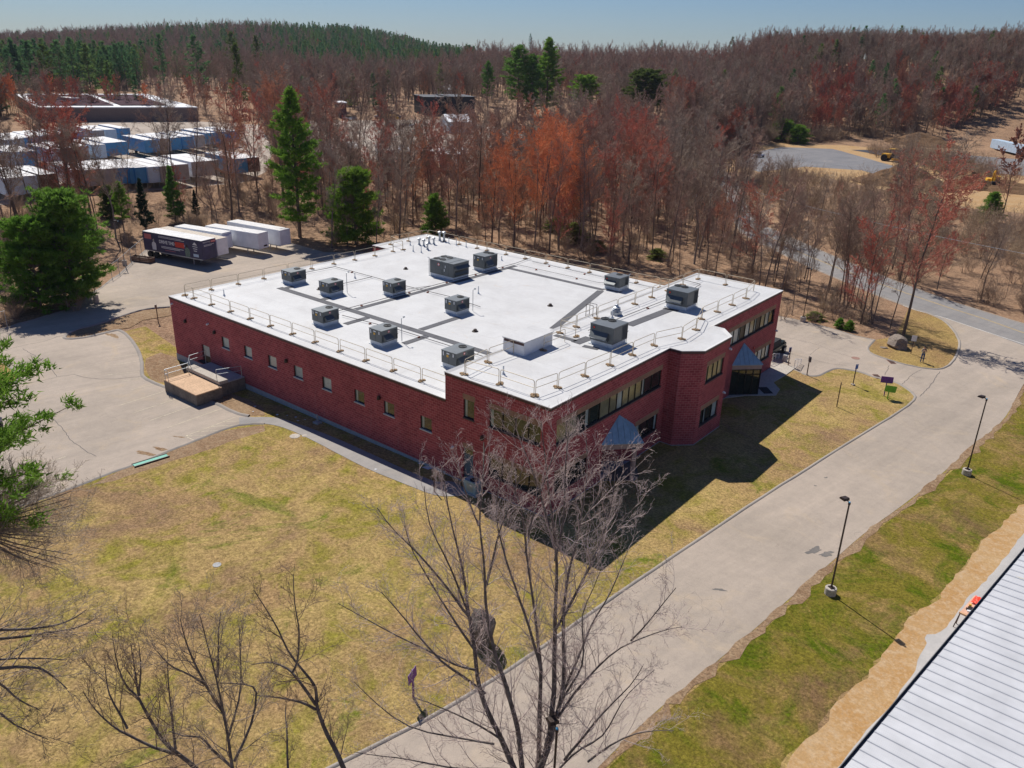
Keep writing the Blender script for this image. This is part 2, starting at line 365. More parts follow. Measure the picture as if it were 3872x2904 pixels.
TPALE = M('trailer_pale_blue', (0.50, 0.64, 0.78), 0.5, var=0.12, scale=1.0)
TNAVY = M('trailer_navy', (0.04, 0.038, 0.105), 0.5, var=0.3, scale=0.8)
TBLACK = M('black_rubber', (0.018, 0.018, 0.02), 0.8)
ORANGE = M('orange_paint', (0.75, 0.16, 0.04), 0.6)
REDP = M('red_paint', (0.60, 0.05, 0.03), 0.6)
YELLOW = M('yellow_paint', (0.75, 0.42, 0.03), 0.5)
PURPLE = M('purple_board', (0.14, 0.02, 0.26), 0.5)
LIME = M('lime_board', (0.14, 0.42, 0.015), 0.5)
TEALB = M('teal_board', (0.05, 0.36, 0.26), 0.5, var=0.25, scale=4)
CAMO = M('camouflage', (0.16, 0.22, 0.18), 0.8, var=0.5, scale=6)
SKIN = M('skin', (0.50, 0.28, 0.19), 0.6)
JEAN = M('denim', (0.035, 0.08, 0.20), 0.9, var=0.3, scale=12)
COAT = M('patterned_jacket', (0.30, 0.26, 0.21), 0.9, var=0.6, scale=9)
HAIR = M('dark_hair', (0.03, 0.02, 0.015), 0.7)
WOOD = M('lumber', (0.62, 0.36, 0.20), 0.8, var=0.2, scale=3, fine=20)
WPOST = M('wooden_post', (0.13, 0.08, 0.06), 0.9, var=0.3)
ROCK = M('granite', (0.24, 0.195, 0.16), 0.95, var=0.45, scale=1.6, bmp=0.9, fine=7)
RDIRT = M('road_paint_white', (0.68, 0.65, 0.60), 0.8, var=0.3, scale=5)
LYEL = M('road_paint_yellow', (0.52, 0.36, 0.14), 0.8, var=0.3, scale=3)
LFAINT = M('faded_lot_line', (0.56, 0.49, 0.36), 0.9, var=0.3, scale=5)
CRACK = M('crack_filler', (0.12, 0.11, 0.105), 0.9)
BARKS = mat_random('woods_bark', [(0.12, 0.09, 0.072), (0.20, 0.16, 0.135), (0.15, 0.11, 0.085), (0.28, 0.235, 0.20)])
TWIG_G = mat_random('grey_twigs', [(0.30, 0.225, 0.17), (0.43, 0.34, 0.275), (0.23, 0.16, 0.12), (0.37, 0.30, 0.25)])
TWIG_R = mat_random('red_budding_twigs', [(0.56, 0.25, 0.17), (0.62, 0.21, 0.15), (0.46, 0.28, 0.21), (0.60, 0.30, 0.18)])
TWIG_O = mat_random('orange_budding_twigs', [(0.78, 0.32, 0.15), (0.60, 0.27, 0.15), (0.85, 0.36, 0.17), (0.66, 0.25, 0.14)])
TWIG_P = mat_random('mauve_twigs', [(0.38, 0.26, 0.21), (0.33, 0.21, 0.17), (0.43, 0.30, 0.24)])
NEED = mat_random('pine_needles', [(0.15, 0.30, 0.04), (0.20, 0.335, 0.04), (0.12, 0.25, 0.05)], 0.75, True)
NEEDY = mat_random('yellow_green_needles', [(0.11, 0.14, 0.030), (0.085, 0.13, 0.03)], 0.75, True)
NEEDD = mat_random('dark_needles', [(0.016, 0.036, 0.022), (0.025, 0.055, 0.028)], 0.8, True)
NEEDF = mat_random('far_needles', [(0.08, 0.19, 0.075), (0.11, 0.215, 0.08), (0.17, 0.245, 0.06)], 0.8, True)
BRUSH = mat_random('brush_twigs', [(0.40, 0.30, 0.22), (0.34, 0.24, 0.18), (0.45, 0.34, 0.23)])
OLIVEB = mat_random('olive_brush', [(0.24, 0.27, 0.07), (0.19, 0.23, 0.06)], 0.9, True)
BIGBARK, _nt, _bs = _mat('lichen_bark')
_co = objc(_nt); _c = mix(_nt, ramp(_nt, noise(_nt, _co, 2.0, 7, 0.75), 0.45, 0.62), (0.105, 0.085, 0.075), (0.20, 0.17, 0.155))
_c = mix(_nt, ramp(_nt, noise(_nt, _co, 3.1, 7, 0.8), 0.62, 0.70), _c, (0.33, 0.36, 0.26))
_nt.links.new(_c, _bs.inputs['Base Color']); _bs.inputs['Roughness'].default_value = 0.95
BIGTWIG = M('pale_twigs', (0.52, 0.41, 0.37), 0.85, var=0.35, scale=1.3)

# ================================================================== GROUND
def skyline(px):
    P = [(-900, 80), (0, 75), (150, 68), (300, 63), (400, 58), (560, 55), (700, 57), (780, 62), (850, 75), (900, 86), (960, 97), (1100, 97), (1266, 101), (1421, 98), (1525, 96), (1628, 88), (1770, 82), (1899, 78), (2028, 73), (2183, 68), (3200, 66)]
    for (a, ya), (b, yb) in zip(P, P[1:]):
        if a <= px <= b: return ya+(yb-ya)*(px-a)/(b-a)
    return 80
def ss(t): t = min(1, max(0, t)); return t*t*(3-2*t)
def hill(x, y):
    dx, dy = x-CAM.x, y-CAM.y; r = math.hypot(dx, dy)
    if r < 250: return 0.0
    a = math.atan2(dy, dx)-YAW
    while a > math.pi: a -= 2*math.pi
    while a < -math.pi: a += 2*math.pi
    if abs(a) > 0.9: a = math.copysign(0.9, a)
    px = 1106-1762*math.tan(a)
    # ridge distance by azimuth: far ridge at left, near ridge at right
    far = 1250.0; t = ss((px-880)/180.0); t2 = ss((px-1480)/260.0)
    rr = far*(1-t)+640*t; rr = rr*(1-t2)+470*t2
    yh = 68.1+(px)*0.0307; h = 28.9+(yh-skyline(px))/1762.0*rr*1.03-14.5-9.5*(1-ss((px-1440)/200))
    r0 = rr*0.52 if px < 1480 else rr*(0.52*(1-t2)+0.70*t2)
    h = max(h, 2)
    base = ss((r-r0)/(rr-r0))
    wob = 1.0+0.03*math.sin(x*0.021+1.0)*math.sin(y*0.017)
    return h*base*wob if r < rr else h*wob*max(0.0, 1-0.25*ss((r-rr)/600))
def GH(x, y): return gz(x, y)+hill(x, y)

def terrain():
    def axis(a, b, kn):
        v = set(kn)
        t = 0
        for s in (-1, 1):
            p = a if s < 0 else b; st = 25.0
            while abs(p) < 3500: v.add(p); p += s*st; st *= 1.09
        p = a
        while p < b: v.add(p); p += 22
        return sorted(v)
    xs = axis(-300, 100, [k[0] for k in KN]); ys = axis(-120, 420, [])
    V = [(x, y, GH(x, y)) for y in ys for x in xs]; nx = len(xs)
    Q = [(j*nx+i, j*nx+i+1, (j+1)*nx+i+1, (j+1)*nx+i) for j in range(len(ys)-1) for i in range(nx-1)]
    o = link_mesh('forest_floor', np_mesh('forest_floor', V, Q), LEAF)
    tag(o, kind='structure')
terrain()

def sheet(name, pts, off, m, kind='structure', skirt=0.0, parent=None):
    bm = bmesh.new(); vs = [bm.verts.new((p[0], p[1], 0)) for p in pts]
    f = bm.faces.new(vs); f.normal_update()
    if f.normal.z < 0: f.normal_flip()
    bmesh.ops.triangulate(bm, faces=[f])
    for k, _ in KN:
        bmesh.ops.bisect_plane(bm, geom=bm.verts[:]+bm.edges[:]+bm.faces[:], plane_co=(k, 0, 0), plane_no=(1, 0, 0))
    for v in bm.verts: v.co.z = gz(v.co.x)+off
    if skirt:
        be = [e for e in bm.edges if len(e.link_faces) == 1]
        r = bmesh.ops.extrude_edge_only(bm, edges=be)
        for g in r['geom']:
            if isinstance(g, bmesh.types.BMVert): g.co.z -= skirt
    bmesh.ops.recalc_face_normals(bm, faces=bm.faces[:])
    me = bpy.data.meshes.new(name); bm.to_mesh(me); bm.free()
    if me.polygons and sum(p.normal.z for p in me.polygons if abs(p.normal.z) > .5) < 0: me.flip_normals()
    o = link_mesh(name, me, m, parent)
    if not parent: tag(o, kind=kind)
    return o
def smooth(pts, it=2, closed=False):
    for _ in range(it):
        q = [] if closed else [pts[0]]
        rng = range(len(pts)) if closed else range(len(pts)-1)
        for i in rng:
            a, b = pts[i], pts[(i+1) % len(pts)]
            q += [(a[0]*.75+b[0]*.25, a[1]*.75+b[1]*.25), (a[0]*.25+b[0]*.75, a[1]*.25+b[1]*.75)]
        if not closed: q.append(pts[-1])
        pts = q
    return pts
def jit(pts, amp, step=1.0, seed=1):
    r = random.Random(seed); out = []
    for a, b in zip(pts, pts[1:]):
        n = max(1, int(math.hypot(b[0]-a[0], b[1]-a[1])/step))
        for i in range(n):
            t = i/n; out.append((a[0]+(b[0]-a[0])*t+r.uniform(-amp, amp), a[1]+(b[1]-a[1])*t+r.uniform(-amp, amp)))
    out.append(pts[-1]); return out
def g2(f, pts): return [tuple(G(*(f(*p) if f else p)))[:2] for p in pts]
def kerb(pts, w=0.20, h=0.08, m=None, name='kerb', off=0.02):
    m = m or KERB; r = random.Random(len(pts)); V = []; Q = []
    prof = [(-w/2-0.04, -0.02), (-w/2+0.03, h), (w/2-0.08, h*0.92), (w/2+0.05, -0.02)]
    for i, p in enumerate(pts):
        a = pts[max(0, i-1)]; b = pts[min(len(pts)-1, i+1)]
        dx, dy = b[0]-a[0], b[1]-a[1]; L = math.hypot(dx, dy) or 1; nx, ny = -dy/L, dx/L
        j = r.uniform(-0.025, 0.025); hj = r.uniform(0.85, 1.1)
        for q in prof:
            x, y = p[0]+nx*(q[0]+j), p[1]+ny*(q[0]+j); V.append((x, y, gz(x)+off+(q[1]*hj if q[1] > 0 else q[1])))
    for i in range(len(pts)-1):
        for k in range(3): Q.append((i*4+k, (i+1)*4+k, (i+1)*4+k+1, i*4+k+1))
    o = link_mesh(name, np_mesh(name, V, Q), m); tag(o, kind='structure'); return o
def ribbon(name, pts, w, off, m, kind='structure'):
    L = []; Rr = []
    for i, p in enumerate(pts):
        a = pts[max(0, i-1)]; b = pts[min(len(pts)-1, i+1)]; dx, dy = b[0]-a[0], b[1]-a[1]; l = math.hypot(dx, dy) or 1
        nx, ny = -dy/l*w/2, dx/l*w/2; L.append((p[0]+nx, p[1]+ny)); Rr.append((p[0]-nx, p[1]-ny))
    V = []; Q = []
    for a, b in zip(L, Rr): V += [(a[0], a[1], gz(a[0])+off), (b[0], b[1], gz(b[0])+off)]
    for i in range(len(L)-1): Q.append((2*i, 2*i+1, 2*i+3, 2*i+2))
    o = link_mesh(name, np_mesh(name, V, Q), m); tag(o, kind=kind); return o

A1 = cr(0, 700, 2.212); A3 = cr(0, 1400, 2.212); R2 = cr(2872, 750, 2.212); R3 = cr(2872, 1400, 2.212)
R4 = cr(2872, 2150, 2.2); M4 = cr(1900, 2150, 2.2); M3 = cr(950, 1400, 2.212)
# lawn: wide sheet under the pavements
sheet('lawn', [(-57, -75), (65, -75), (65, 44.5), (4, 46), (-2, 44), (-2, 1), (-44, 1), (-57, 3)], 0.010, LAWN)
# --- left car park
lot_low = smooth(g2(A3, [(2212, 450), (2100, 450), (1980, 465), (1850, 505), (1640, 590), (1380, 690), (1150, 785), (900, 870), (650, 970), (400, 1060), (200, 1130), (-300, 1290)]), 2)
lot_top = smooth(g2(A3, [(2212, 395), (2100, 395), (1960, 360), (1850, 300), (1750, 262), (1500, 190), (1370, 140), (1290, 110), (1200, 65), (1185, 20)])+g2(A1, [(1190, 1480), (1150, 1370), (1080, 1270), (1020, 1225), (980, 1215), (900, 1235), (780, 1265), (650, 1288), (560, 1290), (530, 1280), (560, 1255), (640, 1210), (760, 1180), (900, 1140), (1050, 1085), (1200, 1040), (1420, 1020)]), 2)
back = [(-49.5, 14), (-50.5, 38), (-55, 44)]
lot_back = g2(None, [(800, 546), (700, 545), (620, 522), (500, 505), (330, 505)])+g2(A1, [(1225, 540), (1100, 655), (1000, 750), (935, 790), (850, 860), (760, 910)])
fence_curb = g2(A1, [(640, 985), (570, 1045), (410, 1090), (250, 1140), (140, 1165), (60, 1200), (-400, 1290)])
sheet('car_park', lot_low+[(-75, -40)]+list(reversed(fence_curb))+list(reversed(lot_back))+list(reversed(back))+list(reversed(lot_top)), 0.022, ASPH)
kerb(lot_low[:-2]); kerb(lot_top[6:], 0.30, 0.12)
kerb(smooth(fence_curb, 1), 0.25); kerb(lot_back[4:], 0.25)
# brown tongue and dirt by the dock
sheet('bare_dirt', jit(g2(A1, [(560, 1286), (650, 1281), (780, 1258), (900, 1225), (985, 1210), (1080, 1195), (1200, 1130), (1425, 1095), (1420, 1028), (1200, 1048), (1050, 1093), (900, 1148), (760, 1188), (640, 1216), (560, 1260), (560, 1286)]), 0.12, 1.2, 3)[:-1], 0.05, DIRT)
sheet('bare_dirt', jit(g2(A1, [(1215, 1450), (1330, 1400), (1470, 1440), (1560, 1560), (1400, 1650), (1330, 1655), (1225, 1590), (1205, 1500), (1215, 1450)]), 0.15, 0.9, 5)[:-1], 0.016, DIRT)
sheet('bare_dirt', jit(g2(A3, [(1780, 262), (1960, 345), (2100, 380), (2212, 380), (2212, 320), (2080, 250), (1960, 200), (1850, 190), (1780, 262)])+[], 0.12, 0.7, 6)[:-1], 0.016, DIRT)
sheet('bare_dirt', jit(g2(A3, [(1640, 605), (1850, 520), (1980, 478), (2212, 462), (2212, 520), (1950, 600), (1650, 700), (1200, 850), (800, 960), (850, 905), (1380, 705), (1640, 605)]), 0.25, 1.0, 8)[:-1], 0.014, DIRT)
# small island at the left edge
isl = smooth(g2(A1, [(-200, 1450), (0, 1475), (60, 1510), (120, 1560), (155, 1620)])+g2(A3, [(150, 70), (120, 105), (70, 130), (0, 150), (-200, 190)]), 2)
sheet('grass_island', isl, 0.10, DRYGRASS, skirt=0.1); kerb(isl, 0.35, 0.13)
# --- front drive and its branches
dr_near = [(724.5, 1654), (932, 1550), (1114, 1438.5), (1306, 1303.5), (1415, 1228), (1640.7, 1077.5), (1757, 1004), (1873, 931.5), (1950.6, 885), (1979, 861.8), (1974, 851), (1948, 832), (1922, 821.7), (1888.6, 815.9), (1860, 804), (1826.7, 797.8), (1806, 795.8), (1788, 801.7), (1764.7, 814.6), (1741.5, 810.7), (1718, 801)]
dn = g2(None, dr_near); d0 = (dn[0][0]-dn[1][0], dn[0][1]-dn[1][1]); l0 = math.hypot(*d0)
dn = [(dn[0][0]+d0[0]/l0*40, dn[0][1]+d0[1]/l0*40)]+dn
dn = smooth(dn, 2)
top_edge = g2(R2, [(150, 985), (370, 1030), (620, 1095), (800, 1150), (960, 1185)])
tongue = smooth(g2(R2, [(960, 1185), (890, 1260), (950, 1310), (1100, 1360), (1250, 1400), (1400, 1428), (1530, 1432), (1620, 1370), (1680, 1250), (1660, 1150), (1560, 1030), (1420, 965), (1300, 930)]), 2)
road_near = smooth(g2(R2, [(1300, 930), (900, 780), (600, 650), (340, 540), (0, 370), (-200, 270)])+g2(None, [(1560, 395), (1500, 360)]), 1)
road_far = smooth(g2(None, [(1530, 352), (1590, 385)])+g2(R2, [(-60, 200), (100, 255), (350, 370), (650, 500), (900, 600), (1200, 720), (1500, 830), (1800, 930), (2212, 1055), (3000, 1270)]), 1)
dr_far = g2(R3, [(2900, -400), (2350, -60), (2230, 80), (2160, 200), (2050, 420), (1800, 620), (1500, 890), (1200, 1130), (900, 1340), (540, 1659)])+g2(M4, [(1700, 850), (1400, 1080), (1100, 1350), (850, 1600)])
e0 = (dr_far[-1][0]-dr_far[-2][0], dr_far[-1][1]-dr_far[-2][1]); l1 = math.hypot(*e0)
dr_far.append((dr_far[-1][0]+e0[0]/l1*40, dr_far[-1][1]+e0[1]/l1*40)); dr_far = smooth(dr_far, 2)
far_r = g2(R2, [(1560, 985), (3000, 1330)])
sheet('driveway', dn+[(-1.0, 38.6), (-30, 41), (-30, 52)]+top_edge+tongue+far_r+dr_far, 0.022, ASPH)
sheet('main_road', road_near+road_far+g2(R2, [(3000, 1560)])+g2(R2, [(2212, 1235), (1900, 1120), (1560, 1005)]), 0.030, ROADM)
kerb(dn[:-4]); kerb(tongue, 0.22, 0.09)
kerb(jit(top_edge, 0.05, 1.5, 4), 0.2, 0.06); kerb(road_near, 0.25, 0.10); kerb(road_far, 0.30, 0.10)
sheet('dry_grass', tongue+g2(R2, [(1240, 930), (1180, 1060), (1130, 1160)])[::1], 0.012, DRYGRASS)
sheet('verge', [(p[0], p[1]) for p in jit(dr_far, 0.15, 0.8, 2)]+[(p[0]+0.45*random.Random(i).uniform(.5, 1.3), p[1]-0.25) for i, p in reversed(list(enumerate(jit(dr_far, 0.25, 0.8, 3))))], 0.0265, DIRT)
# markings
ribbon('road_marking', g2(R2, [(1200, 897), (1300, 935), (1560, 1005), (1900, 1120), (2212, 1222), (2900, 1440)]), 0.12, 0.036, RDIRT)
ribbon('road_marking', road_near[2:], 0.10, 0.137, RDIRT) if False else None
for dd in (-0.11, 0.11):
    ribbon('road_marking', [(p[0]+dd*.3, p[1]+dd) for p in g2(R2, [(-100, 240), (200, 385), (340, 455), (620, 570), (800, 640), (1000, 715), (1300, 820), (1550, 905), (1880, 1010), (2212, 1128), (2900, 1330)])], 0.09, 0.036, LYEL)
for a, b in [((1120, 1345), (980, 1362)), ((1145, 1415), (930, 1450)), ((1170, 1470), (960, 1505)), ((1175, 1560), (900, 1590))]:
    ribbon('lot_line', g2(A1, [a, b]), 0.07, 0.029, LFAINT)
for a, b in [((1180, 65), (1020, 95)), ((1290, 118), (1100, 165)), ((1365, 180), (990, 300)), ((1490, 235), (1110, 362)), ((1625, 293), (1255, 423)), ((1855, 322), (1390, 487)), ((1995, 385), (1750, 478)), ((1750, 478), (1545, 556)), ((2035, 425), (1850, 437)), ((1945, 463), (1750, 475)), ((1840, 507), (1650, 516)), ((1740, 545), (1545, 553)), ((1545, 553), (1640, 595)), ((690, 805), (390, 905)), ((560, 720), (280, 815)), ((345, 905), (190, 965))]:
    ribbon('lot_line', g2(A3, [a, b]), 0.075, 0.029, LFAINT)
def crack(f, pts, w=0.05, seed=0): ribbon('crack', jit(g2(f, pts), 0.05, 0.35, seed), w, 0.028, CRACK)
crack(A1, [(190, 1370), (330, 1450), (430, 1540), (475, 1605), (560, 1595), (620, 1585), (700, 1610), (850, 1625), (1010, 1620), (1180, 1600)], 0.05, 1)
crack(A1, [(0, 1400), (100, 1365), (250, 1330), (370, 1310), (480, 1270), (540, 1260)], 0.045, 2)
crack(A3, [(160, 310), (230, 330), (290, 350), (400, 352), (520, 352)], 0.03, 3)
crack(A3, [(400, 385), (470, 430), (530, 500), (600, 595), (660, 635), (740, 690), (805, 722)], 0.05, 4)
crack(A3, [(160, 115), (300, 100), (475, 62)], 0.025, 5)
crack(R2, [(1310+40, 1435), (1270, 1480), (1190, 1560)], 0.05, 6); crack(R2, [(1510, 1450), (1420, 1580), (1340, 1659)], 0.06, 7)
crack(R2, [(1085, 1400), (1050, 1480)], 0.05, 8); crack(R2, [(160, 1150), (300, 1180), (500, 1230), (640, 1290), (780, 1330)], 0.03, 9)
crack(R2, [(420, 1310), (470, 1270), (500, 1250)], 0.03, 10); crack(R2, [(200, 1285), (330, 1320), (480, 1360), (620, 1390), (730, 1400)], 0.035, 11)
crack(R2, [(1270, 1490), (1330, 1500), (1380, 1505)], 0.03, 12)
# worn spots, drifts of sand and patches on the drive
PATCH = mat_asphalt('patched_asphalt', (0.20, 0.185, 0.17), (0.15, 0.14, 0.13), (0.33, 0.28, 0.22), 0.8)
WORN = mat_asphalt('worn_asphalt', (0.36, 0.315, 0.27), (0.31, 0.275, 0.24), (0.43, 0.35, 0.26), 0.3)
DRIFT = mat_leaf('sand_drift', (0.52, 0.42, 0.32), (0.49, 0.39, 0.29), (0.55, 0.45, 0.35), 0.2)
def blob(name, px, rx, ry, rz, off, m, seed, f=None):
    p = G(*(f(*px) if f else px)); r = random.Random(seed); ca, sa = math.cos(rz), math.sin(rz); q = []
    ph = [r.uniform(0, 6.28) for _ in range(4)]
    for i in range(40):
        a = 6.2832*i/40; k = 1+.22*math.sin(2*a+ph[0])+.18*math.sin(3*a+ph[1])+.14*math.sin(5*a+ph[2])+.10*math.sin(9*a+ph[3])+r.uniform(-.08, .08); x, y = rx*k*math.cos(a), ry*k*math.sin(a); q.append((p.x+x*ca-y*sa, p.y+x*sa+y*ca))
    return sheet(name, q, off, m)
blob('asphalt_patch', (455, 1510), .55, .28, 1.2, .0275, PATCH, 1, R3); blob('asphalt_patch', (560, 1540), .5, .22, 1.0, .0277, PATCH, 2, R3); blob('asphalt_patch', (1805, 178), .32, .12, .5, .0275, PATCH, 3, M4)
blob('asphalt_patch', (555, 900), .14, .08, 1.2, .0275, PATCH, 4, R3); blob('asphalt_patch', (465, 968), .10, .07, 1.2, .0275, PATCH, 5, R3)
blob('dirt_scatter', (1230, 700), .9, .25, .4, .0275, DIRT, 41, A3); blob('dirt_scatter', (1345, 660), .7, .18, .4, .0277, DIRT, 42, A3); blob('dirt_scatter', (1500, 560), .5, .08, .4, .0279, DIRT, 43, A3); blob('dirt_scatter', (940, 1258), 1.0, .35, .2, .0275, DIRT, 44, A1)
# footpath along the long wall
pw_up = g2(M3, [(-100, 396), (0, 395), (120, 392), (230, 400), (400, 450), (700, 565), (1000, 700), (1300, 840), (1500, 920), (1560, 940), (1680, 925), (1780, 985)])
pw_lo = g2(M3, [(1850, 1040), (1640, 1062), (1500, 1040), (1300, 960), (1000, 840), (800, 740), (500, 580), (300, 490), (150, 450), (0, 450), (-100, 452)])
sheet('footpath', smooth(pw_up, 1)+smooth(pw_lo, 1), 0.034, mat_asphalt('path_asphalt', (0.37, 0.345, 0.325), (0.31, 0.295, 0.28), (0.42, 0.37, 0.31), 0.15), skirt=0.03)
# right side: grass, sand, gravel
ge = g2(R4, [(1680, 20), (1550, 180), (1450, 290), (1290, 380), (1120, 600), (1040, 720), (880, 900), (740, 1020), (520, 1310), (350, 1490), (190, 1650), (60, 1800)])
ge0 = g2(R3, [(2500, 850), (2350, 1000), (2212, 1115), (2050, 1270), (1880, 1430), (1720, 1610)])
sheet('green_grass', [(p[0]+0.35, p[1]-0.25) for p in dr_far][3:]+[(14, -50)]+list(reversed(jit(ge0+ge, 0.25, 0.6, 4)))+g2(R3, [(2500, -100)]), 0.016, LAWN2)
ae = g2(R4, [(2200, -300), (2080, -130), (1960, 0), (1890, 100), (1750, 220), (1620, 390), (1580, 470), (1480, 540), (1370, 560), (1400, 640), (1310, 740), (1310, 820), (1250, 930), (1100, 1120), (1000, 1230), (850, 1390), (760, 1520), (650, 1650), (540, 1800)])
sheet('sand_strip', jit(ge0+ge, 0.15, 0.6, 5)+[(16, -30), (30, -30), (42, 40), (40, 45)], 0.020, SAND)
sheet('gravel', jit(smooth(ae, 1), 0.06, 0.5, 6)+[(30, -30), (45, 20), (32, 30)], 0.026, GRAVEL)
# --- far paved yards, construction ground
def wpoly(name, pts, off, m): return sheet(name, jit(g2(None, pts+[pts[0]]), 0.3, 6, 7)[:-1], off, m)
wpoly('trailer_yard', [(-60, 300), (200, 262), (420, 262), (560, 270), (590, 320), (575, 372), (520, 395), (330, 412), (190, 418), (40, 440), (-60, 450)], 0.02, ASPH)
wpoly('trailer_yard', [(640, 262), (980, 258), (1120, 285), (1290, 300), (1330, 330), (1220, 345), (980, 350), (700, 352), (600, 330)], 0.02, ASPH)
wpoly('work_ground', [(1400, 345), (1480, 318), (1640, 312), (1760, 303), (2010, 318), (2260, 300), (2300, 470), (2100, 450), (1950, 420), (1840, 395), (1720, 372), (1600, 372), (1480, 370)], 0.02, SAND)
wpoly('new_asphalt', [(1600, 335), (1690, 318), (1800, 322), (1900, 350), (2020, 384), (1960, 396), (1860, 368), (1740, 360), (1640, 372), (1590, 355)], 0.05, NEWASPH)
wpoly('new_asphalt', [(1840, 324), (2000, 324), (1975, 334), (1905, 336)], 0.07, M('black_base', (0.03, 0.035, 0.05), 0.7))
wpoly('new_asphalt', [(2010, 345), (2080, 330), (2260, 340), (2260, 385), (2120, 372)], 0.05, NEWASPH)

# ================================================================== BRICK BUILDING
Z1, Z2, UA, UL, VG, UJ, VJ = 5.96, 8.0, 9.09, 45.35, 37.57, 48.0, 28.3
bld = empty('brick_building', (0, 0, 0), 0, 'long red brick building with a flat white roof and dark window bands', 'building')
def uv2(u, v): return (-u, v)
def wall(mb, p0, p1, z0, z1, holes=(), depth=0.16, inward=None, rev=None):
    """brick wall from p0 to p1 with rectangular openings (s0, s1, z0, z1); s measured from p0"""
    d = Vector((p1[0]-p0[0], p1[1]-p0[1], 0)); L = d.length; d.normalize()
    n = Vector((d.y, -d.x, 0))       # outward normal: to the right of travel
    ss_ = sorted({0, L, *[h[0] for h in holes], *[h[1] for h in holes]}); zs = sorted({z0, z1, *[h[2] for h in holes], *[h[3] for h in holes]})
    for a, b in zip(ss_, ss_[1:]):
        for c, e in zip(zs, zs[1:]):
            ms, mz = (a+b)/2, (c+e)/2
            if any(h[0] < ms < h[1] and h[2] < mz < h[3] for h in holes): continue
            P = lambda s, z: (p0[0]+d.x*s, p0[1]+d.y*s, z)
            mb.quad([P(a, c), P(b, c), P(b, e), P(a, e)], [(a, c), (b, c), (b, e), (a, e)])
    rv = rev or mb
    for h in holes:
        q = lambda s, z, t: (p0[0]+d.x*s-n.x*t, p0[1]+d.y*s-n.y*t, z)
        a, b, c, e = h[:4]
        for (s0, za), (s1, zb) in (((a, c), (a, e)), ((b, e), (b, c)), ((a, e), (b, e)), ((b, c), (a, c))):
            rv.quad([q(s0, za, 0), q(s1, zb, 0), q(s1, zb, depth), q(s0, za, depth)])
    return d, n
def window(p0, d, n, h, mull, parent, panes=None, depth=0.14, sill=None, soldier=None, blinds=(), ext=0.05):
    """frame, panes, sill and lintel course for an opening h on the wall through p0"""
    a, b, c, e = h[:4]
    P = lambda s, z, t: Vector((p0[0]+d.x*s-n.x*t, p0[1]+d.y*s-n.y*t, z))
    w = empty('window', P((a+b)/2, c, depth)); w.parent = parent
    off = w.location
    fr = MB(); fw = 0.06
    def bar(s0, s1, z0, z1, t0=depth-0.05, t1=depth+0.03):
        A = [P(s0, z0, t0), P(s1, z0, t0), P(s1, z1, t0), P(s0, z1, t0)]; B = [P(s0, z0, t1), P(s1, z0, t1), P(s1, z1, t1), P(s0, z1, t1)]
        A = [x-off for x in A]; B = [x-off for x in B]
        fr.quad(A)
        for i in range(4): fr.quad([A[i], B[i], B[(i+1) % 4], A[(i+1) % 4]])
    bar(a, b, c, c+fw); bar(a, b, e-fw, e); bar(a, a+fw, c+fw, e-fw); bar(b-fw, b, c+fw, e-fw)
    xs = [a]+list(mull)+[b]
    for x in mull: bar(x-0.035, x+0.035, c+fw, e-fw)
    fr.build('frame', FRAME, w)
    for i, (x0, x1) in enumerate(zip(xs, xs[1:])):
        g = MB(); g.quad([P(x0+.02, c+.02, depth)-off, P(x1-.02, c+.02, depth)-off, P(x1-.02, e-.02, depth)-off, P(x0+.02, e-.02, depth)-off])
        g.build('pane', panes[i] if panes else GLASS, w)
        if i in blinds:
            k = 0.22*(x1-x0)
            cu = MB(); cu.quad([P(x0+.05, c+.06, depth-.012)-off, P(x0+.05+k, c+.06, depth-.012)-off, P(x0+.05+k, e-.06, depth-.012)-off, P(x0+.05, e-.06, depth-.012)-off])
            cu.build('curtain', GLASST, w)
    if sill:
        s = MB(); A = [P(a-ext, c-.10, -.035), P(b+ext, c-.10, -.035), P(b+ext, c, -.035), P(a-ext, c, -.035)]; B = [P(a-ext, c-.10, .05), P(b+ext, c-.10, .05), P(b+ext, c+.01, depth-.05), P(a-ext, c+.01, depth-.05)]
        A = [x-off for x in A]; B = [x-off for x in B]; s.quad(A)
        for i in range(4): s.quad([A[i], B[i], B[(i+1) % 4], A[(i+1) % 4]])
        s.build('sill', sill, w)
    if soldier:
        s = MB(); z0, z1 = e, e+0.40; x0, x1 = a-.06, b+.06; t = -0.004
        A = [P(x0, z0, t), P(x1, z0, t), P(x1, z1, t), P(x0, z1, t)]; uv = [(x0, 0), (x1, 0), (x1, .4), (x0, .4)]
        s.quad([x-off for x in A], uv)
        B = [P(x0, z0, .02), P(x1, z0, .02), P(x1, z1, .02), P(x0, z1, .02)]
        for i in range(4): s.quad([A[i]-off, B[i]-off, B[(i+1) % 4]-off, A[(i+1) % 4]-off])
        s.build('lintel', SOLDIER, w)
    return w
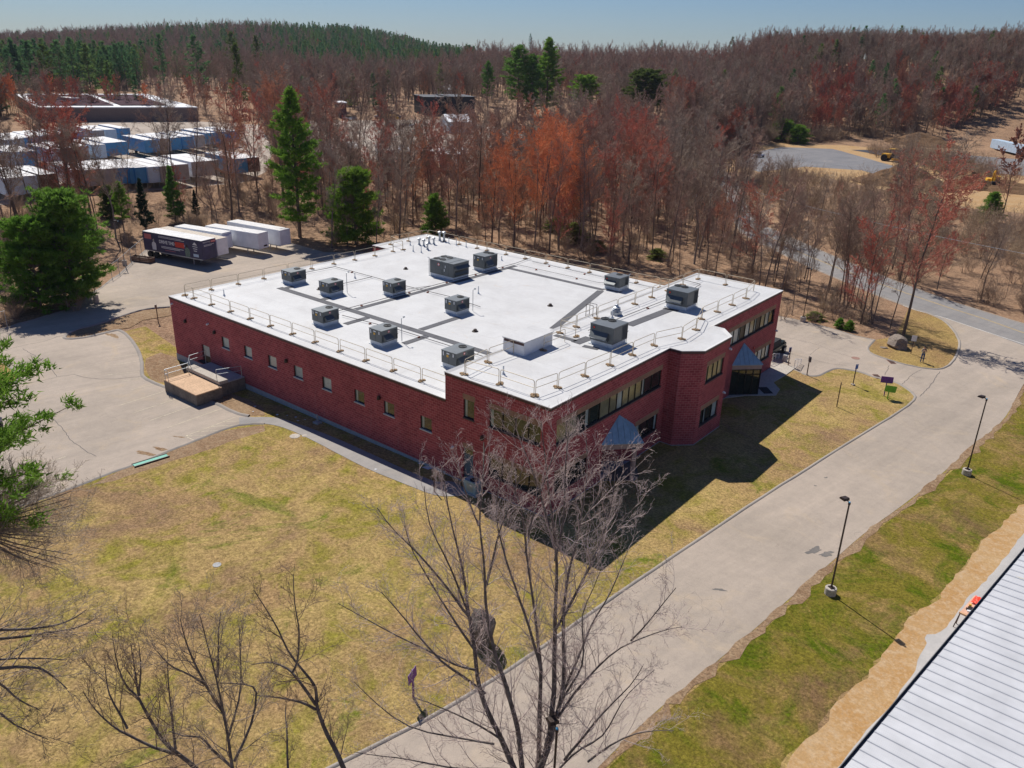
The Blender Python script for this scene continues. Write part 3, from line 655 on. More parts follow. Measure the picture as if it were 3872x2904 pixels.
# --- long shaded wall (runs from the far left corner to the near corner); s = UL - u
sw = [(UL-a, UL-b) for a, b in [(37.03, 35.85), (33.55, 32.38), (30.04, 28.83), (26.5, 25.3), (22.8, 21.63), (18.87, 17.7), (15.52, 14.35), (11.62, 10.45)]]
zb = [0.16, 0.16]
holesL = [(a, b, 2.86, 3.92) for a, b in sw]+[(UL-40.6, UL-39.25, 0.20, 2.30)]
mb = MB(); dL, nL = wall(mb, (-UL, 0), (-UA, 0), 0.16, Z1-0.02, holesL)
mb.build('low_wall', BRICK, bld)
for i, h in enumerate(holesL[:-1]):
    window((-UL, 0), dL, nL, h, [], bld, [GLASST if i < 5 else GLASS], sill=SILL, blinds=(0,) if i >= 5 else ())
def door(p0, d, n, h, parent, m=FRAME, glass=GLASS, name='door', depth=0.14, full=True):
    a, b, c, e = h[:4]; P = lambda s, z, t: Vector((p0[0]+d.x*s-n.x*t, p0[1]+d.y*s-n.y*t, z))
    mb = MB()
    def slab(s0, s1, z0, z1, t0, t1):
        A = [P(s0, z0, t0), P(s1, z0, t0), P(s1, z1, t0), P(s0, z1, t0)]; B = [P(s0, z0, t1), P(s1, z0, t1), P(s1, z1, t1), P(s0, z1, t1)]
        mb.quad(A)
        for i in range(4): mb.quad([A[i], B[i], B[(i+1) % 4], A[(i+1) % 4]])
    slab(a, b, c, e, depth, depth+.05)
    o = mb.build(name, m, parent)
    g = MB(); z0 = c+(e-c)*(0.48 if full else 0.82); g.quad([P(a+.12, z0, depth-.012), P(b-.12, z0, depth-.012), P(b-.12, e-.1, depth-.012), P(a+.12, e-.1, depth-.012)])
    g.build('pane', glass, o)
    hd = MB(); hd.tube(P(b-.14, c+1.0, depth), P(b-.14, c+1.0, depth-.07), .015); hd.tube(P(b-.14, c+.95, depth-.07), P(b-.14, c+1.15, depth-.07), .018); hd.build('handle', GALV, o)
    return o
door((-UL, 0), dL, nL, holesL[-1], bld, glass=GLASST)
# --- tall block, wall facing the camera left
mb = MB()
hU = [(UA-7.38, UA-6.38, 5.08, 6.48), (UA-5.03, UA-.68, 5.10, 6.48), (UA-5.03, UA-.40, 1.40, 2.76), (UA-7.38, UA-6.43, 0.12, 2.74)]
wall(mb, (-UA, 0), (0, 0), 0.06, Z2-0.02, hU)
mb.build('tall_wall', BRICK, bld)
p0 = (-UA, 0)
window(p0, dL, nL, hU[0], [], bld, sill=SILLD, soldier=1, blinds=(0,))
w4 = lambda a, b, n: [a+(b-a)*i/n for i in range(1, n)]
window(p0, dL, nL, hU[1], w4(UA-5.03, UA-.68, 4), bld, sill=SILLD, soldier=1, blinds=(0,))
window(p0, dL, nL, hU[2], w4(UA-5.03, UA-.40, 4), bld, sill=SILLD, soldier=1)
so_ = MB(); so_.quad([(-7.40, -.004, 2.74), (-6.40, -.004, 2.74), (-6.40, -.004, 3.14), (-7.40, -.004, 3.14)], [(0, 0), (1, 0), (1, .4), (0, .4)]); so_.build('lintel', SOLDIER, bld)
door(p0, dL, nL, hU[3], bld, m=M('blue_grey_door', (0.08, 0.13, 0.17), 0.6), full=False)
# --- front, near part (x = 0 plane facing +x), up to the bay
V1, D1, D2, V2, V3, V4 = 15.32, 1.03, 2.33, 16.58, 21.22, 22.61
F1 = (0, 0); mb = MB()
hF = [(0.80, 14.5, 5.08, 6.48), (11.15, 14.55, 1.40, 2.77), (0.85, 4.7, 1.40, 2.77), (6.62, 10.82, -0.02, 3.0)]
dF, nF = wall(mb, (0, 0), (0, V1), 0.06, Z2-.02, hF[:3]+[hF[3]])
wall(mb, (0, V1), (D1, V1), 0.06, Z2-.02); wall(mb, (D1, V1), (D2, V2), 0.06, Z2-.02)
hB = [(17.35-V2, 20.42-V2, 5.06, 6.48), (17.2-V2, 20.35-V2, 1.40, 2.78)]
wall(mb, (D2, V2), (D2, V3), 0.06, Z2-.02, hB)
wall(mb, (D2, V3), (D1, V4), 0.06, Z2-.02); wall(mb, (D1, V4), (0, V4), 0.06, Z2-.02)
hW = [(26.2-V4, 36.45-V4, 5.08, 6.48), (32.9-V4, 36.65-V4, 1.50, 2.85), (28.15-V4, 31.9-V4, -0.02, 3.0)]
wall(mb, (0, V4), (0, VG), 0.06, Z2-.02, hW)
wall(mb, (0, VG), (-UA, VG), 0.06, Z2-.02); wall(mb, (-UA, VG), (-UJ, VG), 0.06, Z1-.02)
wall(mb, (-UJ, VG), (-UJ, VJ), -.3, Z1-.02); wall(mb, (-UJ, VJ), (-UL, VJ), -.3, Z1-.02); wall(mb, (-UL, VJ), (-UL, 0), 0.16, Z1-.02)
# recessed entrances (45 degree brick porches)
for y0, y1 in ((6.62, 10.82), (28.15, 31.9)):
    m_ = (y0+y1)/2; dp = (y1-y0)/2
    wall(mb, (0, y0), (-dp, m_), 0.02, 3.0); wall(mb, (-dp, m_), (0, y1), 0.02, 3.0)
mb.build('front_wall', BRICK, bld)
for y0, y1 in ((6.62, 10.82), (28.15, 31.9)):
    MB().quad([(0, y0, 3.0), (0, y1, 3.0), (-(y1-y0)/2, (y0+y1)/2, 3.0)]).build('porch_ceiling', FASCIA, bld)
    MB().quad([(0, y0, 0.05), (0, y1, 0.05), (-(y1-y0)/2, (y0+y1)/2, 0.05)]).build('porch_floor', CONCG, bld)
a, b = hF[0][:2]
mul = [2.1, 3.3, 4.2, 4.7, 6.05, 7.3, 8.25, 9.0, 9.9, 10.8, 11.7, 12.1, 13.2]
pn = [GLASSO, GLASSO, GLASS, GLASST, GLASS, GLASSO, GLASSO, GLASST, GLASSO, GLASSO, GLASSO, GLASST, GLASS, GLASS]
window(F1, dF, nF, hF[0], mul, bld, pn, sill=SILLD, soldier=1)
window(F1, dF, nF, hF[1], [11.9, 13.2, 14.1], bld, [GLASST, GLASS, GLASS, GLASST], sill=SILLD, soldier=1)
window(F1, dF, nF, hF[2], w4(.85, 4.7, 4), bld, sill=SILLD, soldier=1)
window((D2, V2), dF, nF, hB[0], [1.25, 2.15, 2.95], bld, [GLASSO]*4, sill=SILLD, soldier=1)
window((D2, V2), dF, nF, hB[1], [1.4, 1.75, 2.85], bld, [GLASS, GLASST, GLASS, GLASST], sill=SILLD, soldier=1)
window((0, V4), dF, nF, hW[0], [x-V4 for x in (27.5, 28.6, 28.9, 29.94, 30.94, 31.97, 32.37, 33.39, 34.39, 35.3)], bld, [GLASST, GLASST, GLASST, FRAME, GLASST, GLASSO, GLASST, FRAME, GLASSO, GLASST, GLASS], sill=SILLD, soldier=1)
window((0, V4), dF, nF, hW[1], [x-V4 for x in (33.9, 34.9, 35.8)], bld, [GLASSO, GLASST, GLASSO, GLASST], sill=SILLD, soldier=1)
# foundation course
fd = MB()
fd.prism([(-UL-.03, -.03), (-UA, -.03), (-UA, 1), (-UL-.03, 1)], -0.9, 0.16, top=True)
fd.prism([(-UA, -.03), (.03, -.03), (.03, 6.6), (-.6, 6.6), (-.6, 1), (-UA, 1)], -0.4, 0.06)
fd.prism([(-.6, 10.84), (.03, 10.84), (.03, V1-.03), (D1+.03, V1-.03), (D2+.03, V2-.02), (D2+.03, V3+.02), (D1+.03, V4+.03), (.03, V4+.03), (.03, 28.1), (-.6, 28.1)], -0.4, 0.06)
fd.prism([(-.6, 31.95), (.03, 31.95), (.03, VG+.03), (-1, VG+.03), (-1, 35)], -0.4, 0.06)
fd.prism([(-UL-.03, .0), (-UL+.5, 0.0), (-UL+.5, VJ-.2), (-UL-.03, VJ-.2)], -0.9, 0.15)
fd.build('foundation', FOUND, bld)
# roofs
low = [(-UL, 0), (-UA, 0), (-UA, VG), (-UJ, VG), (-UJ, VJ), (-UL, VJ)]
tall = [(-UA, 0), (0, 0), (0, V1), (D1, V1), (D2, V2), (D2, V3), (D1, V4), (0, V4), (0, VG), (-UA, VG)]
def inset(poly, t):
    out = []; n = len(poly)
    for i in range(n):
        a, b, c = Vector(poly[i-1]), Vector(poly[i]), Vector(poly[(i+1) % n])
        d1 = (b-a).normalized(); d2 = (c-b).normalized(); n1 = Vector((-d1.y, d1.x)); n2 = Vector((-d2.y, d2.x))
        k = (n1+n2); k = k/max(0.2, k.length_squared)*2; out.append((b.x+k.x*t, b.y+k.y*t))
    return out
def roof(poly, z, name):
    outer = inset(poly, -0.06); inner = inset(poly, 0.22); mb = MB(); n = len(poly)
    mb.quad([(p[0], p[1], z-.06) for p in inner])
    for i in range(n):
        j = (i+1) % n; a, b, c, d = outer[i], outer[j], inner[j], inner[i]
        mb.quad([(a[0], a[1], z+.03), (b[0], b[1], z+.03), (c[0], c[1], z-.06), (d[0], d[1], z-.06)])
        mb.quad([(a[0], a[1], z-.03), (b[0], b[1], z-.03), (b[0], b[1], z+.03), (a[0], a[1], z+.03)])
    mb.build(name, ROOF, bld)
    cp = MB(); o2 = inset(poly, -0.035)
    for i in range(n):
        j = (i+1) % n; a, b = o2[i], o2[j]
        cp.quad([(a[0], a[1], z-.23), (b[0], b[1], z-.23), (b[0], b[1], z-.028), (a[0], a[1], z-.028)])
        cp.quad([(poly[i][0], poly[i][1], z-.23), (poly[j][0], poly[j][1], z-.23), (b[0], b[1], z-.23), (a[0], a[1], z-.23)])
    cp.build('coping', COPING, bld)
roof(low, Z1, 'low_roof'); roof(tall, Z2, 'tall_roof')
up = MB(); up.quad([(-UA-.02, 0.02, Z1-.1), (-UA-.02, VG-.02, Z1-.1), (-UA-.02, VG-.02, Z2), (-UA-.02, 0.02, Z2)]); up.build('upstand', ROOF, bld)
# wall fittings
def wlamp(u, z, face='L', y=0.0):
    mb = MB()
    if face == 'L': c = (-u, -0.13, z)
    else: c = (y, u, z)
    mb.lathe((c[0], c[1], c[2]-.16), [(0.0, .32), (.10, .30), (.14, .12), (.14, 0), (.0, 0)], 12)
    mb.box((c[0], c[1]+.08, c[2]+.02), (.12, .12, .18)); mb.build('wall_lamp', BRONZE, bld)
for u, z in ((42.79, 4.07), (37.93, 4.11), (15.92, 4.08), (5.54, 4.13), (27.3, 4.1)): wlamp(u, z)
def wcam(x, y, z, dx, dy):
    mb = MB(); mb.box((x+dx*.06, y+dy*.06, z), (.14, .14, .14)); mb.lathe((x+dx*.16, y+dy*.16, z-.12), [(0, 0), (.08, .03), (.10, .10), (.08, .16), (0, .17)], 10)
    mb.build('security_camera', WHITE, bld)
wcam(-44.83, 0, 5.33, 0, -1); wcam(-38.9, 0, 4.66, 0, -1); wcam(-8.32, 0, 2.45, 0, -1); wcam(D2, V3-.1, 7.0, 1, 0); wcam(D2, V3-.15, 3.2, 1, 0); wcam(0, VG-.2, 4.0, 1, 0)
mb = MB(); mb.tube((-5.43, -.06, 3.8), (-5.43, -.06, .3), .035); mb.build('downpipe', GALV, bld)
mb = MB(); mb.box((0.05, 32.3, 3.55), (.08, .16, .16)); mb.build('alarm_box', REDP, bld)
# pyramid canopies and glass vestibule
def canopy(y0, ym, y1, out, col=None, glass=False):
    L, Rr, B, A = (0, y0), (out, ym), (0, y1), (0.03, (y0+y1)/2-.15, 4.62)
    cp = empty('canopy', (0, (y0+y1)/2, 3)); cp.parent = bld; o = cp.location
    f = MB(); z0, z1 = 2.56, 3.0
    P = [(L[0]-.02, L[1]), Rr, (B[0]-.02, B[1])]
    for a, b in ((P[0], P[1]), (P[1], P[2])): f.quad([(a[0], a[1]-o.y, z0-3), (b[0], b[1]-o.y, z0-3), (b[0], b[1]-o.y, z1-3), (a[0], a[1]-o.y, z1-3)])
    f.quad([(p[0], p[1]-o.y, z0-3) for p in P][::-1]); f.build('fascia', FASCIA, cp)
    r = MB(); e = 0.06; Q = [(L[0]-.02, L[1]-e), (Rr[0]+e*1.4, Rr[1]), (B[0]-.02, B[1]+e)]
    av = Vector((A[0], A[1]-o.y, A[2]-3))
    seams = []
    for a, b in ((Q[0], Q[1]), (Q[1], Q[2])):
        pa = Vector((a[0], a[1]-o.y, 0.02)); pb = Vector((b[0], b[1]-o.y, 0.02)); r.quad([pa, pb, av]); r.quad([pa, pb, pb-Vector((0, 0, .06)), pa-Vector((0, 0, .06))])
        mid = (pa+pb)/2; nrm = (pb-pa).cross(av-pa).normalized()
        if nrm.z < 0: nrm = -nrm
        base = (pb-pa); upd = (av-pa)-base*((av-pa).dot(base)/base.length_squared)
        t_ap = (av-pa).dot(base)/base.length_squared
        k = 7
        for i in range(1, k):
            t = i/k; q = pa+base*t; fr_ = min(t/t_ap, (1-t)/(1-t_ap)) if 0 < t_ap < 1 else (1-t)
            seams.append((q+nrm*.012, q+upd*max(0, fr_)*.99+nrm*.012))
        seams.append((pa+nrm*.015, av+nrm*.015)); seams.append((pb+nrm*.015, av+nrm*.015))
    r.build('canopy_roof', TEAL, cp)
    s = MB(); [s.tube(a, b, .022, n=4) for a, b in seams]
    s.box((0.05, av.y+1.0, 0.95), (.08, .10, .08)); s.build('seam', TEAL, cp)
    if col:
        c = MB(); c.lathe((col[0], col[1]-o.y, -3), [(.26, 0), (.26, .08), (.19, .10), (.19, 2.56)], 20); c.build('column', FASCIA, cp, True)
    if glass:
        fr = MB(); gl = MB()
        for a, b, n_ in ((P[0], P[1], 4), (P[1], P[2], 4)):
            a = (a[0], a[1]); b = (b[0]-.0, b[1])
            for i in range(n_+1):
                x = a[0]+(b[0]-a[0])*i/n_; y = a[1]+(b[1]-a[1])*i/n_-o.y; fr.box((x*.97, y*.97, -1.68), (.09, .09, 2.5), R(45))
            for zz in (-2.9, -.95, -.5): fr.tube((a[0]*.97, (a[1]-o.y)*.97, zz), (b[0]*.97, (b[1]-o.y)*.97, zz), .05, n=4)
            gl.quad([(a[0]*.96, (a[1]-o.y)*.96, -2.95), (b[0]*.96, (b[1]-o.y)*.96, -2.95), (b[0]*.96, (b[1]-o.y)*.96, -.45), (a[0]*.96, (a[1]-o.y)*.96, -.45)])
        fr.build('vestibule_frame', FRAME, cp); gl.build('vestibule_glass', GLASS, cp)
canopy(6.55, 8.77, 10.85, 2.02, (1.62, 8.35)); canopy(27.95, 30.02, 32.05, 1.93, None, True)
# slabs and steps outside the entrances
def slab(name, poly, z0, z1, m): o = MB().prism(poly, z0, z1).build(name, m); tag(o, kind='structure'); return o
slab('entrance_paving', [(.06, 27.2), (-0.0+.06, 37.6), (-1.4, 37.7), (-1.4, 38.9), (1.95, 39.15), (1.98, 36.9), (1.82, 33.92), (2.98, 32.65), (3.28, 31.0), (1.2, 29.0)], -.1, 0.075, CONC)
slab('entrance_paving', [(.04, 6.7), (.04, 10.7), (.6, 10.6), (1.75, 9.2), (1.9, 8.4)], -.1, 0.03, CONCD)
mt = MB().box((2.1, 31.4, .085), (.9, 1.5, .015), R(45)).build('door_mat', TBLACK); tag(mt, 'black mat on the paving in front of the glass porch', 'door mat')

bpy.data.meshes.remove(bpy.data.meshes.new('tmp'))
ORD = ['first', 'second', 'third', 'fourth', 'fifth', 'sixth', 'seventh', 'eighth', 'ninth', 'tenth', 'eleventh', 'twelfth', 'thirteenth', 'fourteenth', 'fifteenth', 'sixteenth', 'seventeenth', 'eighteenth', 'nineteenth', 'twentieth']
def copy_tree(o, parent=None):
    c = o.copy(); COL.objects.link(c); c.parent = parent
    for ch in list(o.children): copy_tree(ch, c)
    return c

# ================================================================== ROOF: guardrails
C1 = [(44.69, 1.25), (43.19, 1.3), (40.2, 1.3), (37.14, 1.3), (34.13, 1.3), (31.16, 1.3), (28.07, 1.3), (25.07, 1.3), (21.93, 1.3), (18.84, 1.3), (15.73, 1.3), (12.71, 1.3), (9.6, 1.3)]
C2 = [(44.69, 1.25), (44.64, 4.1), (44.54, 7.09), (44.5, 10.11), (44.46, 13.1), (44.3, 16.14), (44.29, 19.19), (44.05, 22.03), (43.96, 25.01), (44.09, 28.09)]
C2b = [(44.09, 28.0), (43.88, 29.5), (46.93, 30.3), (46.8, 33.25), (46.4, 36.3)]
C3 = [(46.4, 36.3), (43.59, 36.4), (41.13, 36.5), (38.16, 36.5), (36.55, 36.5), (33.59, 36.55), (30.7, 36.6), (27.62, 36.6), (24.55, 36.6), (21.6, 36.65), (18.65, 36.7), (15.57, 36.7), (12.77, 36.8), (9.9, 36.8)]
C4a = [(2.02, 0.99), (5.01, 1.0), (7.92, 0.65), (8.21, 3.55), (8.04, 6.28)]
C4b = [(6.84, 8.3), (6.76, 10.97)]
C4c = [(6.84, 12.65), (8.3, 12.46), (8.21, 14.64), (8.22, 17.72), (8.18, 20.82), (8.1, 23.65), (8.06, 26.6), (8.03, 29.59), (8.07, 32.63), (8.01, 35.7), (5.03, 35.66), (2.07, 35.6)]
C4d = [(2.02, 0.99), (1.75, 3.17), (1.57, 6.13), (1.42, 9.12), (1.35, 12.07), (1.22, 15.11), (0.37, 17.96), (0.61, 20.87), (1.64, 23.86), (1.57, 26.76), (1.52, 29.67), (1.52, 32.59), (2.07, 35.6)]
rail_cache = {}
def rail_parts(L):
    key = round(L, 1)
    if key in rail_cache: return rail_cache[key]
    g = 0.07; x0, x1 = g, L-g; H, r = 1.07, 0.024; c = 0.14
    mb = MB()
    pts = [(x0, 0, .04), (x0, 0, H-c), (x0+c*.3, 0, H-c*.3), (x0+c, 0, H), (x1-c, 0, H), (x1-c*.3, 0, H-c*.3), (x1, 0, H-c), (x1, 0, .04)]
    mb.path(pts, r, 6); mb.tube((x0, 0, .55), (x1, 0, .55), r*.9, n=6)
    me = mb.build('rail_frame', CREAM); ft = []
    for x in (0.0,):
        f = MB(); f.lathe((x, -.16, 0), [(0, .07), (.17, .07), (.19, .03), (.19, 0)], 10); f.lathe((x, .2, 0), [(0, .07), (.15, .07), (.17, .03), (.17, 0)], 10)
        f.box((x, 0, .05), (.13, .55, .05)); f.box((x-.2, 0.02, .03), (.16, .16, .05), .4); f.tube((x-.03, -.1, .05), (x-.03, -.1, .16), .02, n=5); f.tube((x+.05, .1, .05), (x+.05, .1, .16), .02, n=5)
        ft.append(f.build('weighted_base', RUSTY))
    a, b = me.data, ft[0].data; bpy.data.objects.remove(me); bpy.data.objects.remove(ft[0])
    rail_cache[key] = (a, b); return a, b
def rails(chain, z, where, start=0):
    for i, (a, b) in enumerate(zip(chain, chain[1:])):
        p, q = Vector((-a[0], a[1], z)), Vector((-b[0], b[1], z)); L = (q-p).length
        e = empty('guardrail', p, math.atan2(q.y-p.y, q.x-p.x), 'cream guardrail, %s %s' % (ORD[i+start], where), 'guardrail', 'guardrails round the white roof')
        fr, ba = rail_parts(L); link_mesh('rail_frame', fr, None, e); link_mesh('weighted_base', ba, None, e)
        rnd.random()
rails(C1, Z1-.06, 'from the far left corner along the long brick wall')
rails(C2, Z1-.06, 'from the far left corner along the car park side')
rails(C2b, Z1-.06, 'in the zigzag by the cluster of roof pipes')
rails(C3, Z1-.06, 'from the pipe cluster along the wooded side of the low roof')
rails(C4a, Z2-.06, 'from the near corner round the end of the tall roof')
rails(C4b, Z2-.06, 'in front of the white roof hatch house')
rails(C4c, Z2-.06, 'from the ladder along the step up to the tall roof')
rails(C4d, Z2-.06, 'from the near corner along the front of the tall roof')

# ---- HVAC units
def hvac(u0, u1, v0, v1, z, zt, label, hood='v', fans=1, side='front', big=False):
    """footprint u0..u1 (u1 nearer the long wall end), v0..v1; hood on the side facing +x or the camera"""
    cx, cy = -(u0+u1)/2, (v0+v1)/2; W, D = abs(u0-u1), abs(v1-v0); H = zt-z
    e = empty('rooftop_air_conditioner', (cx, cy, z), 0, label, 'air conditioner', 'rooftop air conditioners on the white roof')
    cbz = 0.36
    MB().box((0, 0, cbz/2), (W*.92, D*.94, cbz)).build('curb', FLASH, e)
    fl = MB(); fl.box((0, 0, 0.03), (W*1.05, D*1.05, .04)); fl.build('flashing', FLASH, e)
    body = bevelled('cabinet', HVAC, e, MB().box((0, 0, (cbz+H-.05)/2), (W, D, H-.05-cbz)), .015)
    top = bevelled('top_panel', HVACT, e, MB().box((0, 0, H-.025), (W+.05, D+.05, .05)), .012)
    # fans: louvred dark discs on the top at the +y / +x end
    fr = 0.30 if D < 2.1 and not big else 0.36
    for k in range(fans):
        if big: fx, fy = (-W*.36+0.72*(k//2)*.9 if fans == 4 else -W*.3+.75*k), (D*.18 if k % 2 else -D*.18)
        elif fans == 2: fx, fy = (-W*.20+ (k*.42-.21)*1.6, D*.24) if side == 'tall' else (W*.0+(k-.5)*.62, D*.27)
        else: fx, fy = 0.02, D*.24
        f = MB(); f.lathe((fx, fy, H), [(fr+.03, 0), (fr+.03, .05), (fr, .05), (fr, .012), (0, .012)], 20); fan = f.build('fan_housing', HVACD, e)
        b = MB()
        for i in range(3):
            a = i*2.094+k; b.box((fx+.5*fr*math.cos(a), fy+.5*fr*math.sin(a), H+.028), (fr*.85, .12, .012), a)
        for rr in (.35, .65, .92):
            for i in range(16):
                a, a2 = 2*math.pi*i/16, 2*math.pi*(i+1)/16
                b.tube((fx+rr*fr*math.cos(a), fy+rr*fr*math.sin(a), H+.052), (fx+rr*fr*math.cos(a2), fy+rr*fr*math.sin(a2), H+.052), .006, n=3, caps=False)
        b.build('fan_guard', HVACD, fan)
    # coil recess on the +y end facing +x
    c = MB()
    for i in range(12): c.box((W/2+.006, D*.14+i*D*.028, (cbz+H)/2-.02), (.012, .012, H-cbz-.25))
    c.build('coil_grille', COILM, e)
    # seams
    s = MB(); s.box((W/2+.004, D*.10, (cbz+H)/2), (.008, .012, H-cbz-.1)); s.box((-W*.0, -D/2-.004, (cbz+H)/2), (.012, .008, H-cbz-.1)); s.build('panel_seam', HVACD, e)
    # fresh air hood
    hd = MB(); hz1 = cbz+(H-cbz)*.62; hz0 = cbz+(H-cbz)*.12; o = .42 if not big else .6
    if hood == 'x':
        x = W/2; y0, y1 = -D*.42, D*.06
        hd.quad([(x, y0, hz1), (x+o, y0, hz0+.22), (x+o, y1, hz0+.22), (x, y1, hz1)]); hd.quad([(x, y0, hz1), (x, y0, hz0), (x+o*.25, y0, hz0), (x+o, y0, hz0+.22)]); hd.quad([(x, y1, hz1), (x, y1, hz0), (x+o*.25, y1, hz0), (x+o, y1, hz0+.22)][::-1])
        ml = MB(); ml.quad([(x+o*.25, y0+.03, hz0+.01), (x+o*.97, y0+.03, hz0+.21), (x+o*.97, y1-.03, hz0+.21), (x+o*.25, y1-.03, hz0+.01)])
    else:
        y = -D/2; x0, x1 = -W*.42, W*.30
        hd.quad([(x0, y, hz1), (x0, y-o, hz0+.22), (x1, y-o, hz0+.22), (x1, y, hz1)]); hd.quad([(x0, y, hz1), (x0, y, hz0), (x0, y-o*.25, hz0), (x0, y-o, hz0+.22)]); hd.quad([(x1, y, hz1), (x1, y, hz0), (x1, y-o*.25, hz0), (x1, y-o, hz0+.22)][::-1])
        ml = MB(); ml.quad([(x0+.03, y-o*.25, hz0+.01), (x0+.03, y-o*.97, hz0+.21), (x1-.03, y-o*.97, hz0+.21), (x1-.03, y-o*.25, hz0+.01)])
    h = hd.build('intake_hood', HVAC, e); ml.build('mesh_filter', GALV, h)
    # stickers
    if hood == 'x':
        for nm, m, y, zz, a, b in (('yellow_label', YELLOW, 0, 0, .10, .14), ('white_label', WHITE, 0, 0, 0, 0)): pass
        MB().box((-W*.08, -D/2-.006, cbz+(H-cbz)*.62), (.20, .012, .17)).build('yellow_label', YELLOW, e)
        MB().box((-W*.36, -D/2-.006, cbz+(H-cbz)*.75), (.10, .012, .34)).build('white_label', WHITE, e)
        MB().box((W*.30, -D/2-.006, cbz+(H-cbz)*.78), (.10, .012, .26)).build('white_label', WHITE, e)
        MB().box((-W*.05, -D/2-.006, cbz+(H-cbz)*.82), (.28, .012, .10)).build('white_label', WHITE, e)
        MB().lathe((W/2+.004, -D*.08, cbz+(H-cbz)*.78), [(0, 0), (.001, 0)], 4)
        mb = MB(); n = 16; yc, zc = -D*.06, cbz+(H-cbz)*.80
        mb.quad([(W/2+.008, yc+.10*math.cos(2*math.pi*i/n), zc+.10*math.sin(2*math.pi*i/n)) for i in range(n)]); em = mb.build('round_emblem', REDP, e)
        mb = MB(); mb.quad([(W/2+.011, yc+.055*math.cos(2*math.pi*i/n), zc+.055*math.sin(2*math.pi*i/n)) for i in range(n)]); mb.build('emblem_centre', WHITE, em)
    else:
        mb = MB(); n = 16; xc, zc = -W*.33, H-.28; yc = -D/2
        mb.box((xc, yc-.006, zc), (.22, .012, .22)); em = mb.build('square_emblem', HVACD, e)
        mb = MB(); mb.quad([(xc+.08*math.cos(2*math.pi*i/n), yc-.014, zc+.08*math.sin(2*math.pi*i/n)) for i in range(n)]); mb.build('emblem_centre', REDP, em)
    # service box, conduit and gas pipe
    MB().box((W*.2, D/2+.06, cbz+.45), (.22, .12, .34)).build('electrical_box', GALV, e)
    cd = MB(); cd.path([(W/2+.05, D*.42, .05), (W/2+.05, D*.42, H*.55), (W/2+.05, D*.5+.04, H*.6)], .018, 5); cd.build('conduit', PIPEB, e)
    return e
hvac(42.0, 40.35, 10.5, 12.35, Z1-.06, 7.26, 'small dark grey air conditioner nearest the far left corner of the roof', 'x')
hvac(36.0, 34.45, 10.5, 12.3, Z1-.06, 7.28, 'dark grey air conditioner with hooked vent pipe, by the end of the long walk pad', 'x')
hvac(31.55, 30.1, 14.8, 16.6, Z1-.06, 7.28, 'dark grey air conditioner in the middle of the left half, touching the cross walk pad', 'x')
hvac(29.1, 27.6, 4.2, 6.0, Z1-.06, 7.28, 'dark grey air conditioner closest to the long parapet, left of its neighbour', 'x')
hvac(21.65, 20.15, 4.2, 6.0, Z1-.06, 7.31, 'dark grey air conditioner near the long parapet with a hooked vent pipe behind it', 'x')
hvac(23.05, 21.55, 14.7, 16.5, Z1-.06, 7.29, 'dark grey air conditioner in the centre of the low roof', 'x')
hvac(13.75, 12.2, 4.5, 6.6, Z1-.06, 7.3, 'air conditioner half hidden behind the raised near roof corner', 'x')
hvac(33.2, 29.9, 23.25, 25.7, Z1-.06, 7.72, 'largest air conditioner, long dark cabinet with four fans and a black side hood', 'none', 4, big=True) if False else None
